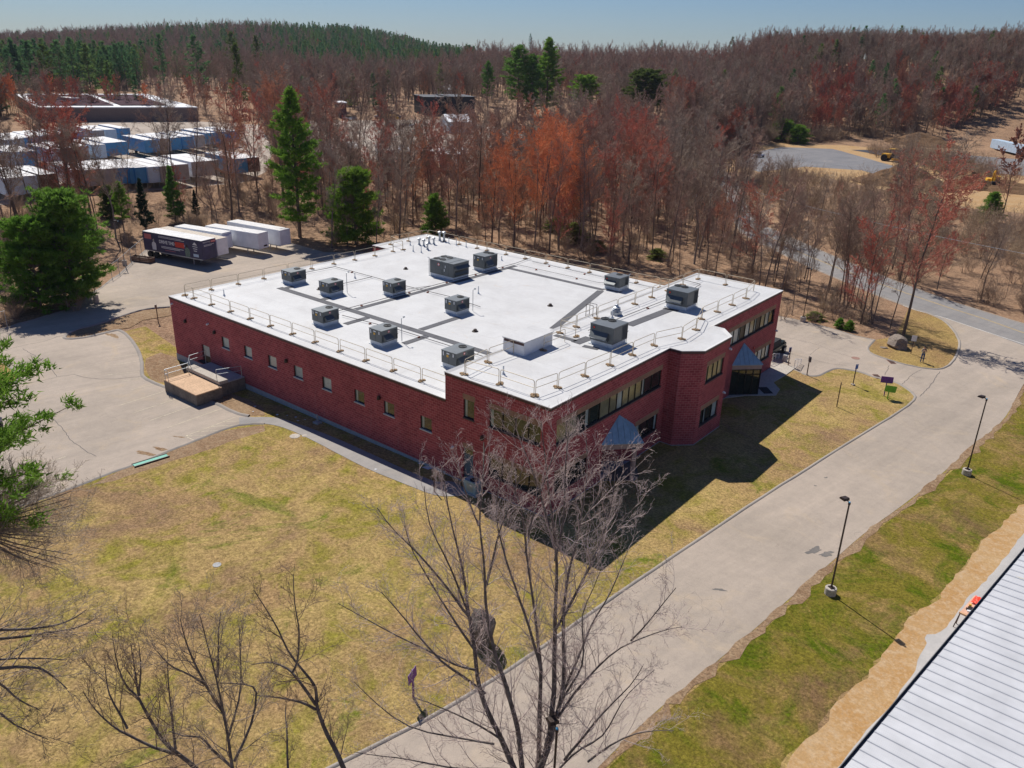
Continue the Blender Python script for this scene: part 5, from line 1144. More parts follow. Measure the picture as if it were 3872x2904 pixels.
# person
def person():
    p = G(*cr(3250, 1250, 3.1725)(745, 380)); e = empty('person', (p.x, p.y, p.z+.01), R(-150), 'person in a patterned jacket and blue jeans near the boulder, hands raised', 'person')
    verts = [(0, 0, .95), (0, 0, 1.12), (0, .0, 1.30), (0, .0, 1.43), (0, .01, 1.52), (0, .03, 1.62), (0, .03, 1.70),
             (-.10, 0, .90), (-.11, .02, .50), (-.12, -.02, .08), (-.13, .12, .04), (.10, 0, .90), (.12, .03, .50), (.13, -.01, .08), (.15, .13, .04),
             (-.19, 0, 1.39), (-.25, .06, 1.13), (-.14, .27, 1.30), (-.07, .31, 1.40), (.19, 0, 1.39), (.25, .07, 1.14), (.13, .28, 1.31), (.06, .31, 1.41)]
    edges = [(0, 1), (1, 2), (2, 3), (3, 4), (4, 5), (5, 6), (0, 7), (7, 8), (8, 9), (9, 10), (0, 11), (11, 12), (12, 13), (13, 14), (3, 15), (15, 16), (16, 17), (17, 18), (3, 19), (19, 20), (20, 21), (21, 22)]
    rad = [(.15, .11), (.14, .10), (.16, .11), (.12, .09), (.055, .055), (.085, .10), (.06, .07), (.09, .09), (.065, .065), (.045, .05), (.04, .03), (.09, .09), (.065, .065), (.045, .05), (.04, .03), (.062, .062), (.048, .048), (.036, .036), (.03, .03), (.062, .062), (.048, .048), (.036, .036), (.03, .03)]
    me = bpy.data.meshes.new('body'); me.from_pydata(verts, edges, []); o = bpy.data.objects.new('body', me); COL.objects.link(o)
    sk = o.modifiers.new('s', 'SKIN'); o.modifiers.new('u', 'SUBSURF').levels = 2
    for i, v in enumerate(me.skin_vertices[0].data): v.radius = rad[i]; v.use_root = (i == 0)
    dg = bpy.context.evaluated_depsgraph_get(); m2 = bpy.data.meshes.new_from_object(o.evaluated_get(dg)); bpy.data.objects.remove(o)
    m2.materials.clear(); [m2.materials.append(k) for k in (SKIN, JEAN, COAT, TBLACK)]
    for f in m2.polygons:
        z = f.center.z; y = f.center.y; arm = abs(f.center.x) > .0 and y > .20 and z > 1.0
        f.material_index = 3 if z < .09 else 1 if z < .98 else 2 if (z < 1.47 and not (y > .25)) else 0
        f.use_smooth = True
    b = link_mesh('body', m2, None, e)
    h = MB(); bm = bmesh.new(); bmesh.ops.create_uvsphere(bm, u_segments=16, v_segments=10, radius=.105)
    for v in bm.verts: v.co = Vector((v.co.x*.92, v.co.y*1.05-.005+.02, v.co.z*1.05+1.70))
    bmesh.ops.delete(bm, geom=[v for v in bm.verts if v.co.y > .06 and v.co.z < 1.72], context='VERTS')
    hm = bpy.data.meshes.new('hair'); bm.to_mesh(hm); bm.free(); link_mesh('hair', hm, HAIR, e)
    f = MB(); f.box((0, .135, 1.655), (.03, .03, .05)); [f.box((s*.035, .122, 1.68), (.022, .012, .012)) for s in (-1, 1)]; f.box((0, .122, 1.61), (.05, .01, .012)); f.build('face', SKIN, e)
    for s in (-1, 1):
        hn = MB(); hn.box((s*.05, .33, 1.43), (.05, .05, .08))
        for k in range(4): hn.tube((s*(.03+.016*k), .34, 1.46), (s*(.025+.012*k), .36, 1.52-.008*k), .008, .006, n=5)
        hn.tube((s*.03, .33, 1.42), (s*.005, .35, 1.46), .009, .007, n=5); hn.build('hand', SKIN, e)
    MB().box((0, .385, 1.50), (.15, .02, .08)).build('phone', TBLACK, e)
person()
# steps and handrails at the right end
e = empty('entrance_steps', (1.0, 39.1, 0), 0, 'concrete steps going down from the entrance paving to the drive', 'steps')
for i in range(4): bevelled('step', CONC, e, MB().bx(-2.2, 1.0, i*.32, i*.32+.34, -.3, .06-.10*i-.002*i+ .0), .01)
def steprail(x, label):
    e = empty('step_handrail', (x, 39.0, .05), 0, label, 'handrail', 'white handrails at the entrance steps'); mb = MB()
    top = [(0, -.1, .05), (0, -.1, .92), (0, .1, .98), (0, 1.55, .55), (0, 1.75, .55), (0, 1.75, -.3)]
    mb.path(top, .028, 6)
    for k in range(1, 6): mb.path([(0, -.08, .98-k*.16), (0, 1.7, .60-k*.16)], .012, 5)
    mb.tube((0, .8, -.2), (0, .8, .76), .02, n=5); mb.build('rail', WHITE, e)
steprail(1.9, 'pale handrail on the lawn side of the entrance steps'); steprail(-.4, 'pale handrail on the building side of the entrance steps')
mb = MB(); mb.path([(-2.6, 38.0, .05), (-2.6, 38.0, 1.0), (-.5, 38.2, 1.0), (-.4, 39.0, 1.0)], .028, 6); mb.path([(-2.6, 38.0, .55), (-.5, 38.2, .55), (-.4, 39.0, .55)], .022, 6); mb.tube((-.5, 38.2, .05), (-.5, 38.2, 1.0), .025, n=6); tag(mb.build('corner_handrail', CREAM), 'cream two rail handrail at the right corner of the brick building', 'handrail')
# green dark offroad car behind the right corner
def offroader():
    p = (-1.55, 41.6, 0); e = empty('parked_car', p, R(90), 'dark green open topped off-road car parked behind the right corner of the brick building', 'car')
    body = MB(); body.bx(-1.9, 1.9, -.75, .75, .55, 1.05); bevelled('body', M('dark_green_paint', (.02, .035, .03), .3, .2), e, body, .06)
    bevelled('bonnet', M('dark_green_paint', (.02, .035, .03), .3, .2), e, MB().bx(.75, 1.85, -.62, .62, 1.051, 1.2), .05)
    bevelled('cabin', TBLACK, e, MB().bx(-1.85, .45, -.7, .7, 1.06, 1.75), .08)
    MB().quad([(.62, -.6, 1.2), (.62, .6, 1.2), (.42, .6, 1.75), (.42, -.6, 1.75)]).build('windscreen', GLASS, e)
    for x in (-1.25, 1.25):
        for y in (-.78, .78):
            w = MB(); w.tube((x, y-.12, .4), (x, y+.12, .4), .4, n=20); wh = w.build('wheel', TBLACK, e); MB().tube((x, y+math.copysign(.121, y), .4), (x, y+math.copysign(.13, y), .4), .2, n=14).build('rim', GALV, wh)
    for y in (-.5, .5):
        l = MB(); l.tube((1.9, y, .95), (1.93, y, .95), .1, n=12); l.build('headlight', WHITE, e)
        mr = MB(); mr.box((.55, y*1.85, 1.3), (.08, .14, .16)); mr.build('mirror', TBLACK, e)
    MB().bx(1.91, 2.05, -.78, .78, .45, .6).build('bumper', TBLACK, e)
offroader()
mb = MB(); mb.box((.35, 40.4, .35), (.45, .3, .7)); tag(bevelled('waste_bin', CONCG, None, mb, .04), 'small grey bin beside the steps at the right corner', 'bin')
# red and navy car at the left edge, hidden by the pine
q = G(12, 948)
def redcar():
    e = empty('parked_car', (q.x-1.3, q.y-.9, q.z), R(150), 'dark blue car with a red tail light behind the left foreground pine', 'car')
    nb = M('navy_paint', (.01, .015, .04), .25, .3); bevelled('body', nb, e, MB().bx(-2.2, 2.2, -.88, .88, .3, .85), .12); bevelled('cabin', GLASS, e, MB().bx(-1.5, .9, -.75, .75, .851, 1.4), .2)
    for x in (-1.4, 1.4):
        for y in (-.85, .85): MB().tube((x, y-.1, .33), (x, y+.1, .33), .33, n=18).build('wheel', TBLACK, e)
    for y in (-.7, .7): MB().box((-2.21, y, .72), (.05, .3, .14)).build('tail_light', REDP, e)
redcar()
# ================================================================== TRAILERS
def trailer(loc, rz, L, W, H, zb, side, roof, label, group, end=None, det=2, zend=None):
    e = empty('semi_trailer', loc, rz, label, 'trailer', group)
    bevelled('box', side, e, MB().bx(0, L, -W/2, W/2, zb, zb+H), .03)
    rf = MB().bx(.04, L-.04, -W/2+.04, W/2-.04, zb+H, zb+H+.03).build('roof', roof, e)
    if det > 1:
        rb = MB()
        for i in range(int(L/.6)): rb.box((.4+i*.6, 0, zb+H+.035), (.04, W-.15, .012))
        rb.build('roof_bows', GALV, rf)
        MB().bx(.02, L-.02, -W/2-.012, -W/2-.001, zb-.05, zb+.08).build('side_rail', GALV, e); MB().bx(.02, L-.02, W/2+.001, W/2+.012, zb-.05, zb+.08).build('side_rail', GALV, e)
    if end: MB().bx(L+.001, L+.012, -W/2+.05, W/2-.05, zb+.1, zb+H-.08).build('end_panel', end, e)
    for x in ((.9, 2.1) if det > 1 else (1.2,)):
        for y in (-W/2+.25, W/2-.25):
            w = MB(); w.tube((x, y-.22, .5), (x, y+.22, .5), .5*zb/1.15, n=14 if det > 1 else 8); w.build('wheel', TBLACK, e)
    MB().bx(.2, 3.2, -.5, .5, zb-.35, zb-.01).build('axle_frame', TBLACK, e)
    lg = MB(); [lg.tube((L-2.6, y, 0), (L-2.6, y, zb), .07, n=6) for y in (-.6, .6)]; [lg.box((L-2.6, y, .03), (.25, .25, .05)) for y in (-.6, .6)]; lg.build('landing_gear', GALV, e)
    return e
def by_ends(a, b, L=None):
    a, b = Vector(a), Vector(b); d = b-a; return math.atan2(d.y, d.x), d.length
gzz = -.5
# the painted trailer
ang, L = by_ends((-85.9, 20.0), (-75.2, 22.15)); t1 = trailer((-86.5, 20.2, gzz), ang, 11.6, 2.6, 2.65, 1.05, TNAVY, TROOF, 'navy trailer painted with a recruiting advert, nearest the camera in the truck lot', 'trailers parked behind the building')
def art():
    y = -1.3-.014; W = .0
    def im(t, s, m, x, z, b=0.02): text_mesh(t, s, m, t1, (x, y, z), (R(90), 0, 0), 'lettering', .003, 'CENTER', b)
    LR = M('light_red', (.55, .16, .16), .6); 
    im('DRIVE THE', .62, WHITE, 4.75, 2.62, .02); 
    MB().bx(6.42, 8.22, y-.004, y+.006, 2.25, 3.0).build('red_panel', REDP, t1); im('GUARD', .56, WHITE, 7.32, 2.62, .02)
    for i in range(2): MB().bx(3.2, 8.3-i*.6, y-.002, y+.008, 3.22+.16*i, 3.28+.16*i).build('small_print', WHITE, t1)
    for i in range(2): MB().bx(3.6, 8.0-i*.7, y-.002, y+.008, 1.95-.18*i, 2.03-.18*i).build('small_print', WHITE, t1)
    MB().bx(4.3, 6.4, y-.002, y+.008, 1.50, 1.56).build('small_print', LR, t1)
    MB().bx(.35, 1.75, y-.004, y+.006, 2.75, 3.45).build('red_panel', LR, t1); im('GUARD', .26, WHITE, 1.05, 3.1)
    # two figures and a pale crest
    for x, z, s, cap in ((2.15, 1.30, .9, 0), (8.75, 1.15, 1.0, 1)):
        f = MB(); n = 14
        P = [(-.42, 0), (-.50, .75), (-.42, 1.1), (-.16, 1.25), (-.12, 1.35), (.12, 1.35), (.16, 1.25), (.42, 1.1), (.50, .75), (.42, 0)]
        f.quad([(x+a*s, y-.003, z+b*s) for a, b in P]); o = f.build('painted_figure', CAMO if cap else WHITE, t1)
        h = MB(); h.quad([(x+.17*s*math.cos(2*math.pi*i/n), y-.008, z+1.52*s+.23*s*math.sin(2*math.pi*i/n)) for i in range(n)]); h.build('painted_head', HAIR if cap else TGREY, t1)
    c = MB(); c.quad([(9.85, y-.003, 3.0), (10.75, y-.003, 3.0), (10.55, y-.003, 3.2), (10.3, y-.003, 3.42), (10.05, y-.003, 3.2)]); c.build('crest', WHITE, t1)
    for i, w in enumerate((.95, .8, .6)): MB().bx(10.3-w/2, 10.3+w/2, y-.002, y+.008, 2.72-.3*i, 2.82-.3*i).build('small_print', WHITE, t1)
    MB().bx(9.85, 10.85, y-.002, y+.008, 1.35, 1.75).build('pale_panel', TPALE, t1)
    x = 11.6+.014; text_mesh('DRIVE THE', .26, WHITE, t1, (x, -.42, 3.42), (R(90), 0, R(90)), 'lettering', .003); MB().bx(x-.004, x+.003, .38, 1.2, 3.28, 3.56).build('red_panel', REDP, t1); text_mesh('GUARD', .24, WHITE, t1, (x+.008, .79, 3.42), (R(90), 0, R(90)), 'lettering', .003)
    for i in range(2): MB().bx(x-.003, x+.003, -.9, .9-i*.4, 3.02-.14*i, 3.07-.14*i).build('small_print', WHITE, t1)
art()
for j, (a, b, w, lab, rf, sd) in enumerate([((-88.6, 23.3), (-76.3, 25.3), 2.0, 'white trailer with a dusty tan roof, tucked behind the painted one', M('dusty_roof', (.55, .46, .36), .7, var=.2), TWHITE),
        ((-88.4, 25.9), (-79.3, 28.0), 2.0, 'white trailer with lettering on its end, middle of the truck lot', TROOF, TWHITE),
        ((-85.6, 29.3), (-75.6, 31.6), 2.15, 'plain white trailer, second from the right in the truck lot', TROOF, TWHITE),
        ((-86.2, 33.5), (-75.2, 35.2), 2.15, 'plain white trailer, rightmost in the truck lot', TROOF, TWHITE)]):
    ang, L = by_ends(a, b); t = trailer((a[0], a[1], gzz), ang, L, w, 2.3, .95, sd, rf, lab, 'trailers parked behind the building')
    if j == 1:
        for i in range(2): MB().bx(L+.013, L+.02, -.8, .8-i*.3, 2.95-.16*i, 3.02-.16*i).build('lettering_line', BLUEP, t)
    if j == 2:
        for k in (0, .45):
            mb = MB(); mb.quad([(.9+k, -w/2-.02, 1.55), (1.05+k, -w/2-.02, 1.7), (.9+k, -w/2-.02, 1.85), (.75+k, -w/2-.02, 1.7)]); mb.build('diamond_mark', TEAL, t)
        MB().bx(L+.013, L+.02, .0, .7, 1.2, 1.42).build('number_mark', BRONZE, t)
# brown trough at the fence
p = G(*A1(1195, 640)); e = empty('timber_skip', (p.x, p.y, p.z), R(20), 'long low brown timber container by the fence corner', 'container')
mb = MB(); [mb.box((0, sy*.5, .12+k*.24), (3.4, .06, .2)) for sy in (-1, 1) for k in range(3)]; [mb.box((sx*1.7, 0, .36), (.06, 1.0, .7)) for sx in (-1, 1)]; mb.build('boards', TBROWN, e); mb = MB(); [mb.box((x, sy*.54, .4), (.1, .08, .8)) for x in (-1.6, 0, 1.6) for sy in (-1, 1)]; mb.build('uprights', WPOST, e)
# background yard
YC = {'w': (TWHITE, 'white'), 'b': (TBLUE, 'blue'), 'p': (TPALE, 'pale blue'), 'g': (TGREY, 'grey'), 'n': (TBROWN, 'brown')}
Ya = cr(0, 440, 2.54); Yb = cr(450, 440, 2.54); Yc = cr(1200, 380, 1.814)
ROWS = [(Ya, 'in the farthest left yard row', [(25, 225, 'p'), (100, 215, 'w'), (195, 205, 'b'), (285, 190, 'p'), (400, 180, 'w'), (545, 168, 'w'), (690, 152, 'b')], 0),
        (Ya, 'in the small group at the yard back', [(890, 135, 'w'), (1010, 128, 'p'), (1145, 115, 'b')], 0),
        (Ya, 'in the middle left yard row', [(60, 345, 'p'), (205, 338, 'b'), (475, 318, 'p'), (590, 303, 'w'), (720, 290, 'w'), (890, 275, 'p'), (995, 255, 'b'), (1105, 247, 'b')], 0),
        (Ya, 'in the nearest yard row', [(30, 595, 'p'), (180, 578, 'p'), (380, 560, 'n'), (695, 515, 'w'), (810, 515, 'g'), (985, 505, 'g'), (1100, 498, 'b'), (1240, 492, 'b')], 1),
        (Yb, 'in the far right yard row', [(240, 228, 'b'), (385, 215, 'w'), (490, 205, 'b'), (600, 195, 'b'), (720, 182, 'w'), (830, 160, 'b'), (940, 148, 'b'), (1060, 140, 'b')], 0),
        (Yb, 'in the near right yard row', [(150, 492, 'b'), (270, 487, 'p'), (390, 480, 'g'), (530, 465, 'w'), (690, 438, 'w'), (830, 428, 'g'), (1110, 408, 'b'), (1230, 398, 'n')], 1),
        (Yc, 'in the central row behind the woods', [(40, 345, 'w'), (215, 332, 'w'), (415, 345, 'w'), (565, 345, 'w'), (720, 335, 'w'), (840, 338, 'w'), (955, 332, 'w')], 2)]
proto = {}
for f, where, lst, kind in ROWS:
    for i, (x, y, c) in enumerate(lst):
        zt = gz(-150)+4.05 if kind != 2 else gz(-150)+3.9
        p = atz(*f(x, y), zt); p2 = G(*f(x, y))
        if kind == 2: rz = math.atan2(CAM.y-p.y, CAM.x-p.x)+.05
        else: rz = R(-4)+ (0.02*((i*7) % 3-1))
        L = 12.5 if kind != 2 else 13
        key = (c, kind == 2)
        z0 = gz(p.x, p.y)
        if z0 < 2.9 and kind != 2: p = atz(*f(x, y), z0+4.05); z0 = gz(p.x, p.y); 
        lab = '%s trailer, %s %s' % (YC[c][1], ORD[i]+' from the left', where)
        # near top corner is the (L, -W/2) corner of the box
        ox = p.x-(math.cos(rz)*L-math.sin(rz)*(-1.35)); oy = p.y-(math.sin(rz)*L+math.cos(rz)*(-1.35))
        if key not in proto:
            proto[key] = trailer((ox, oy, z0), rz, L, 2.7, 2.8, 1.2, YC[c][0], TROOF, lab, 'trailers in the truck yard', TGREY if c in 'wg' else None, 1); t = proto[key]
        else:
            t = copy_tree(proto[key]); t.location = (ox, oy, z0); t.rotation_euler = (0, 0, rz)
        t['label'] = lab; t['group'] = 'trailers in the truck yard'
# ================================================================== METAL ROOFED BUILDING, right foreground
def metal_building():
    ea = R(82.8); E_ = Vector((math.cos(ea), math.sin(ea), 0)); Pn = Vector((math.cos(ea-R(90)), math.sin(ea-R(90)), 1/13.0))
    O = Vector((23.0, -12.0, 4.0)); e = empty('metal_roofed_building', (O.x, O.y, 0), 0, 'building with a long ribbed silver metal roof in the right foreground', 'building')
    o = e.location; a0, a1, W = -24.0, 62.0, 22.0
    MR = M('silver_roof', (0.62, 0.62, 0.63), 0.45, 0.25, 0.10, 0.7); V = []; pitch = 0.664
    prof = []; x = a0
    while x < a1:
        prof += [(x, 0), (x+.035, .045), (x+.09, .045), (x+.125, 0)]
        for k in (0.25, .38, .51): prof += [(x+k, 0), (x+k+.015, .008), (x+k+.03, 0)]
        x += pitch
    mb = MB()
    pts = [(O+E_*s+Vector((0, 0, h))-o, O+E_*s+Pn*W+Vector((0, 0, h))-o) for s, h in prof]
    for (a, b), (c, d) in zip(pts, pts[1:]): mb.quad([a, c, d, b])
    mb.build('ribbed_roof', MR, e)
    g = MB(); q = lambda s, t, z: O+E_*s+Vector((Pn.x, Pn.y, 0))*t+Vector((0, 0, z))-o
    for (t0, z0), (t1, z1) in (((-.16, -.16), (-.02, -.16)), ((-.16, -.02), (-.16, -.16)), ((-.13, -.02), (-.16, -.02)), ((-.13, -.13), (-.13, -.02)), ((-.02, -.13), (-.13, -.13))):
        g.quad([q(a0, t0, z0), q(a1, t0, z0), q(a1, t1, z1), q(a0, t1, z1)])
    g.build('gutter', M('gutter_grey', (0.13, 0.135, 0.14), 0.5, 0.4), e)
    w = MB(); P = [O+E_*a0+Pn*.1, O+E_*a1+Pn*.1, O+E_*a1+Pn*(W-.3), O+E_*a0+Pn*(W-.3)]
    w.prism([(p.x-o.x, p.y-o.y) for p in P], 0, 3.85, top=False); w.build('metal_wall', M('wall_sheet', (.35, .36, .38), .6), e)
    st = MB(); c = O+E_*18.6+Pn*.3+Vector((0, 0, .013))-o
    P = [(0, 0), (.5, -.02), (1.6, -.5), (2.4, -.45), (2.6, -.2), (1.9, .1), (1.0, .12), (.3, .12)]
    st.quad([c+Pn*a+E_*b for a, b in P][::-1]); st.build('rust_stain', M('tan_stain', (.50, .46, .34), .7), e)
metal_building()
# saw horse table with tools
e = empty('work_table', (24.25, 7.2, .03), R(83), 'lumber work table with an orange vest and tools beside the metal roof edge', 'work table')
MB().bx(-.95, 1.15, -.28, .28, .84, .88).build('table_top', M('plywood', (.68, .40, .28), .8, var=.15, scale=3), e); MB().bx(-1.2, -1.08, -.62, .30, .86, .96).build('beam', WOOD, e)
for x in (-1.1, .9):
    for s in (-1, 1): MB().tube((x+s*.22, -.35, 0), (x, -.25, .86), .035, n=4).build('leg', WPOST, e); MB().tube((x+s*.22, .35, 0), (x, .25, .86), .035, n=4).build('leg', WPOST, e)
v = MB(); r_ = random.Random(5)
grid = [[(-.05+.12*i, -.16+.09*j, .90+.06*abs(math.sin(i*1.7+j*2.3))+.05*r_.random()) for j in range(5)] for i in range(8)]
for i in range(7):
    for j in range(4): v.quad([grid[i][j], grid[i+1][j], grid[i+1][j+1], grid[i][j+1]])
for o_ in [v.build('safety_vest', M('vest_orange', (.85, .06, .02), .6), None)]:
    o_.location = (24.3, 7.5, .03); o_.rotation_euler = (0, 0, R(83)); tag(o_, 'crumpled bright orange safety vest lying on the work table', 'vest')
t = MB().box((24.2, 6.75, .95), (.35, .12, .12), .4).box((24.2, 6.95, .94), (.14, .2, .1), 1.0); tag(t.build('power_tool', BRONZE), 'dark power tool lying on the work table', 'tool')
t = MB().box((24.25, 6.62, .94), (.30, .16, .06), .3); tag(t.build('tool_case', WHITE), 'small white case on the work table beside the power tool', 'case')
t = MB(); t.lathe((24.15, 7.15, .91), [(.07, 0), (.07, .12), (0, .14)], 8); tag(t.build('yellow_tool', YELLOW), 'small yellow tool on the work table next to the vest', 'tool')
# chain link fence
def fence(pts, H, label, top=True):
    p0 = Vector(pts[0]); e = empty('chain_link_fence', (p0.x, p0.y, gz(p0.x)), 0, label, 'fence'); o = e.location
    total = [Vector((p[0], p[1], gz(p[0]))) for p in pts]; segs = []; wires = []
    for a, b in zip(total, total[1:]):
        L = (b-a).length; n = max(1, round(L/3.0))
        for i in range(n):
            q = a+(b-a)*(i/n)-o; MB().tube(q, q+Vector((0, 0, H+.05)), .035, n=6).build('post', GALV, e)
        segs.append((*(a-o+Vector((0, 0, H))), *(b-o+Vector((0, 0, H))), .022, .022))
        d = (b-a)/L; k = int((L+H)/.42)
        for i in range(-int(H/.42), int(L/.42)):
            for s in (1, -1):
                x0 = i*.42 if s > 0 else i*.42+H; x1 = x0+s*H; z0, z1 = 0.05, H
                if x0 < 0: z0 = -x0*s; x0 = 0
                if x1 < 0: z1 = (x0)/1.0; x1 = 0
                if x0 > L or x1 > L: continue
                pa = a+d*x0-o; pb = a+d*x1-o; wires.append((pa.x, pa.y, pa.z+max(.05, z0), pb.x, pb.y, pb.z+z1, .004, .004))
    V, Q = tubes(segs, 6); link_mesh('top_rail', np_mesh('top_rail', V, Q), GALV, e)
    V, Q = tubes(wires, 3); link_mesh('wire_mesh', np_mesh('wire_mesh', V, Q), GALV, e)
fence([tuple(G(*A1(*p)))[:2] for p in [(1225, 535), (1100, 648), (1000, 742), (940, 785), (850, 815)]], 1.9, 'chain link fence climbing from the pine to the painted trailer')
fence([tuple(G(*A1(*p)))[:2] for p in [(800, 870), (650, 960), (570, 1038), (410, 1075)]], 1.9, 'chain link fence in the dark shade below the big left pine')
fence([tuple(G(*A1(*p)))[:2] for p in [(65, 1195), (-150, 1230)]], 1.9, 'short chain link fence at the left edge of the picture')

# ================================================================== TREES
def rvec(r): 
    v = r.normal(size=3); return v/np.linalg.norm(v)
def branch(r, segs, p, d, L, r0, lvl, spec):
    """grow one branch; spec[lvl] = (n_segments, wobble, up_pull, children, child_len, child_angle, start)"""
    n, wob, upp, nc, cl, ang, st = spec[lvl]
    pts = [p]; dirs = []; dd = d/np.linalg.norm(d); step = L/n
    for i in range(n):
        dd = dd+r.normal(size=3)*wob+np.array([0, 0, upp]); dd /= np.linalg.norm(dd)
        p = p+dd*step; pts.append(p); dirs.append(dd)
    rt = r0*(0.25 if lvl < len(spec)-1 else 0.5)
    rad = [r0+(rt-r0)*(i/n)**0.9 for i in range(n+1)]
    for i in range(n): segs[min(lvl, 1)].append((*pts[i], *pts[i+1], rad[i], rad[i+1]))
    if lvl+1 >= len(spec): return pts[-1]
    for k in range(nc):
        t = st+(1-st)*(k+r.uniform(0.1, 0.9))/nc; x = t*n; i = min(n-1, int(x)); q = pts[i]+(pts[i+1]-pts[i])*(x-i)
        ax = rvec(r); side = np.cross(dirs[i], ax); side /= np.linalg.norm(side)
        a = ang*r.uniform(.7, 1.25); nd = dirs[i]*math.cos(a)+side*math.sin(a)
        rr = (rad[i]+(rad[i+1]-rad[i])*(x-i))
        branch(r, segs, q, nd, cl*L*(1-0.55*t*(lvl > 0)-.25*t*(lvl == 0))*r.uniform(.7, 1.2), max(rr*.55, spec_min[0]), lvl+1, spec)
spec_min = [0.008]
def bare_proto(seed, H=17, crown0=.42, rt=.15, spread=.9, twig=.014, dens=1.0, lean=0.0, fork=False):
    r = np.random.default_rng(seed); segs = [[], []]; spec_min[0] = twig
    spec = [(9, .045, .02, int(19*dens), .33*spread, .70, crown0*.85), (5, .12, .075, int(8*dens), .50, .60, .15), (4, .17, .05, int(7*dens), .58, .65, .12), (3, .20, .04, 4, .62, .6, .15), (2, .22, .03, 0, .6, .6, .2)]
    starts = [(np.array([lean, 0.02, 1.0]), H, rt)]
    if fork: starts = [(np.array([lean+.14, .05, 1.0]), H*.97, rt*.8), (np.array([lean-.16, -.07, 1.0]), H*.93, rt*.75)]
    for d, h, r0 in starts: branch(r, segs, np.array([0, 0, -.2]), d, h, r0, 0, spec)
    return segs
def mk_bare(name, seed, **k):
    s = bare_proto(seed, **k); V, Q = tubes(s[0], 6); tm = np_mesh(name+'_trunk', V, Q); V, Q = tubes(s[1], 3); cm = np_mesh(name+'_crown', V, Q)
    tm.materials.append(BARKS); cm.materials.append(TWIG_G); return tm, cm
PB = [mk_bare('bare', 11, H=17), mk_bare('bare', 12, H=16, crown0=.5, spread=.8), mk_bare('bare', 13, H=18, crown0=.35, spread=1.0, rt=.19), mk_bare('bare', 14, H=15, crown0=.45, lean=.12, spread=.85),
      mk_bare('bare', 15, H=17, fork=True, crown0=.4, dens=.85), mk_bare('bare', 16, H=14, crown0=.38, rt=.11, dens=.8), mk_bare('bare', 17, H=16.5, crown0=.55, rt=.13, spread=.75, lean=-.08)]
PTHIN = [mk_bare('sapling', 21, H=9, rt=.055, crown0=.3, dens=.7, spread=.8, twig=.008), mk_bare('sapling', 22, H=11, rt=.07, crown0=.45, dens=.6, spread=.7, twig=.008)]
PFAR = [mk_bare('far', 31, H=16, crown0=.25, spread=1.15, twig=.032, dens=.85, rt=.2), mk_bare('far', 32, H=17, crown0=.3, spread=1.05, twig=.032, dens=.85, rt=.2), mk_bare('far', 33, H=14, crown0=.2, spread=1.25, twig=.032, dens=.8, rt=.18)]
def bush_proto(seed, H=2.6, n=16, twig=.010):
    r = np.random.default_rng(seed); segs = [[], []]; spec_min[0] = twig
    spec = [(5, .12, .02, 6, .5, .6, .25), (4, .18, .03, 5, .55, .65, .15), (3, .2, .02, 0, .6, .6, .2)]
    for i in range(n):
        a = r.uniform(0, 6.28); t = r.uniform(.1, .8); branch(r, segs, np.array([.2*math.cos(a), .2*math.sin(a), -.05]), np.array([t*math.cos(a), t*math.sin(a), 1.0]), H*r.uniform(.6, 1.1), .02, 0, spec)
    V, Q = tubes(segs[0]+segs[1], 3); m = np_mesh('bush', V, Q); m.materials.append(BRUSH); return m
PBUSH = [bush_proto(41), bush_proto(42, 2.0, 12), bush_proto(43, 3.2, 14)]
def buds(seed, cm_segs, n, size):
    """small bud clusters placed along the outer twigs"""
    r = np.random.default_rng(seed); s = np.array(cm_segs); pick = s[r.integers(len(s)//3, len(s), n)]; t = r.uniform(0, 1, (n, 1)); c = pick[:, :3]*(1-t)+pick[:, 3:6]*t
    V = np.zeros((n, 4, 3)); a = r.normal(size=(n, 3)); a /= np.linalg.norm(a, axis=1, keepdims=True); b = np.cross(a, r.normal(size=(n, 3))); b /= np.linalg.norm(b, axis=1, keepdims=True); sz = size*r.uniform(.6, 1.4, (n, 1))
    V[:, 0] = c-a*sz; V[:, 1] = c+b*sz*.6; V[:, 2] = c+a*sz; V[:, 3] = c-b*sz*.6
    return V.reshape(-1, 3), np.arange(n*4).reshape(-1, 4)
def mk_budding(seed, n=7000, size=.06, **k):
    s = bare_proto(seed, **k); V, Q = tubes(s[0], 6); tm = np_mesh('bud_trunk', V, Q); V1, Q1 = tubes(s[1], 3); V2, Q2 = buds(seed, s[1], n, size)
    cm = np_mesh('bud_crown', np.vstack([V1, V2]), np.vstack([Q1, Q2+len(V1)])); tm.materials.append(BARKS); cm.materials.append(TWIG_R); return tm, cm
PBUD = [mk_budding(51, H=15, crown0=.3, spread=1.0), mk_budding(52, H=16, crown0=.35, spread=.95), mk_budding(53, H=13, crown0=.25, spread=1.1)]
PFARBUD = [mk_budding(54, 6000, .13, H=15, crown0=.22, spread=1.15, twig=.03, dens=.8)]
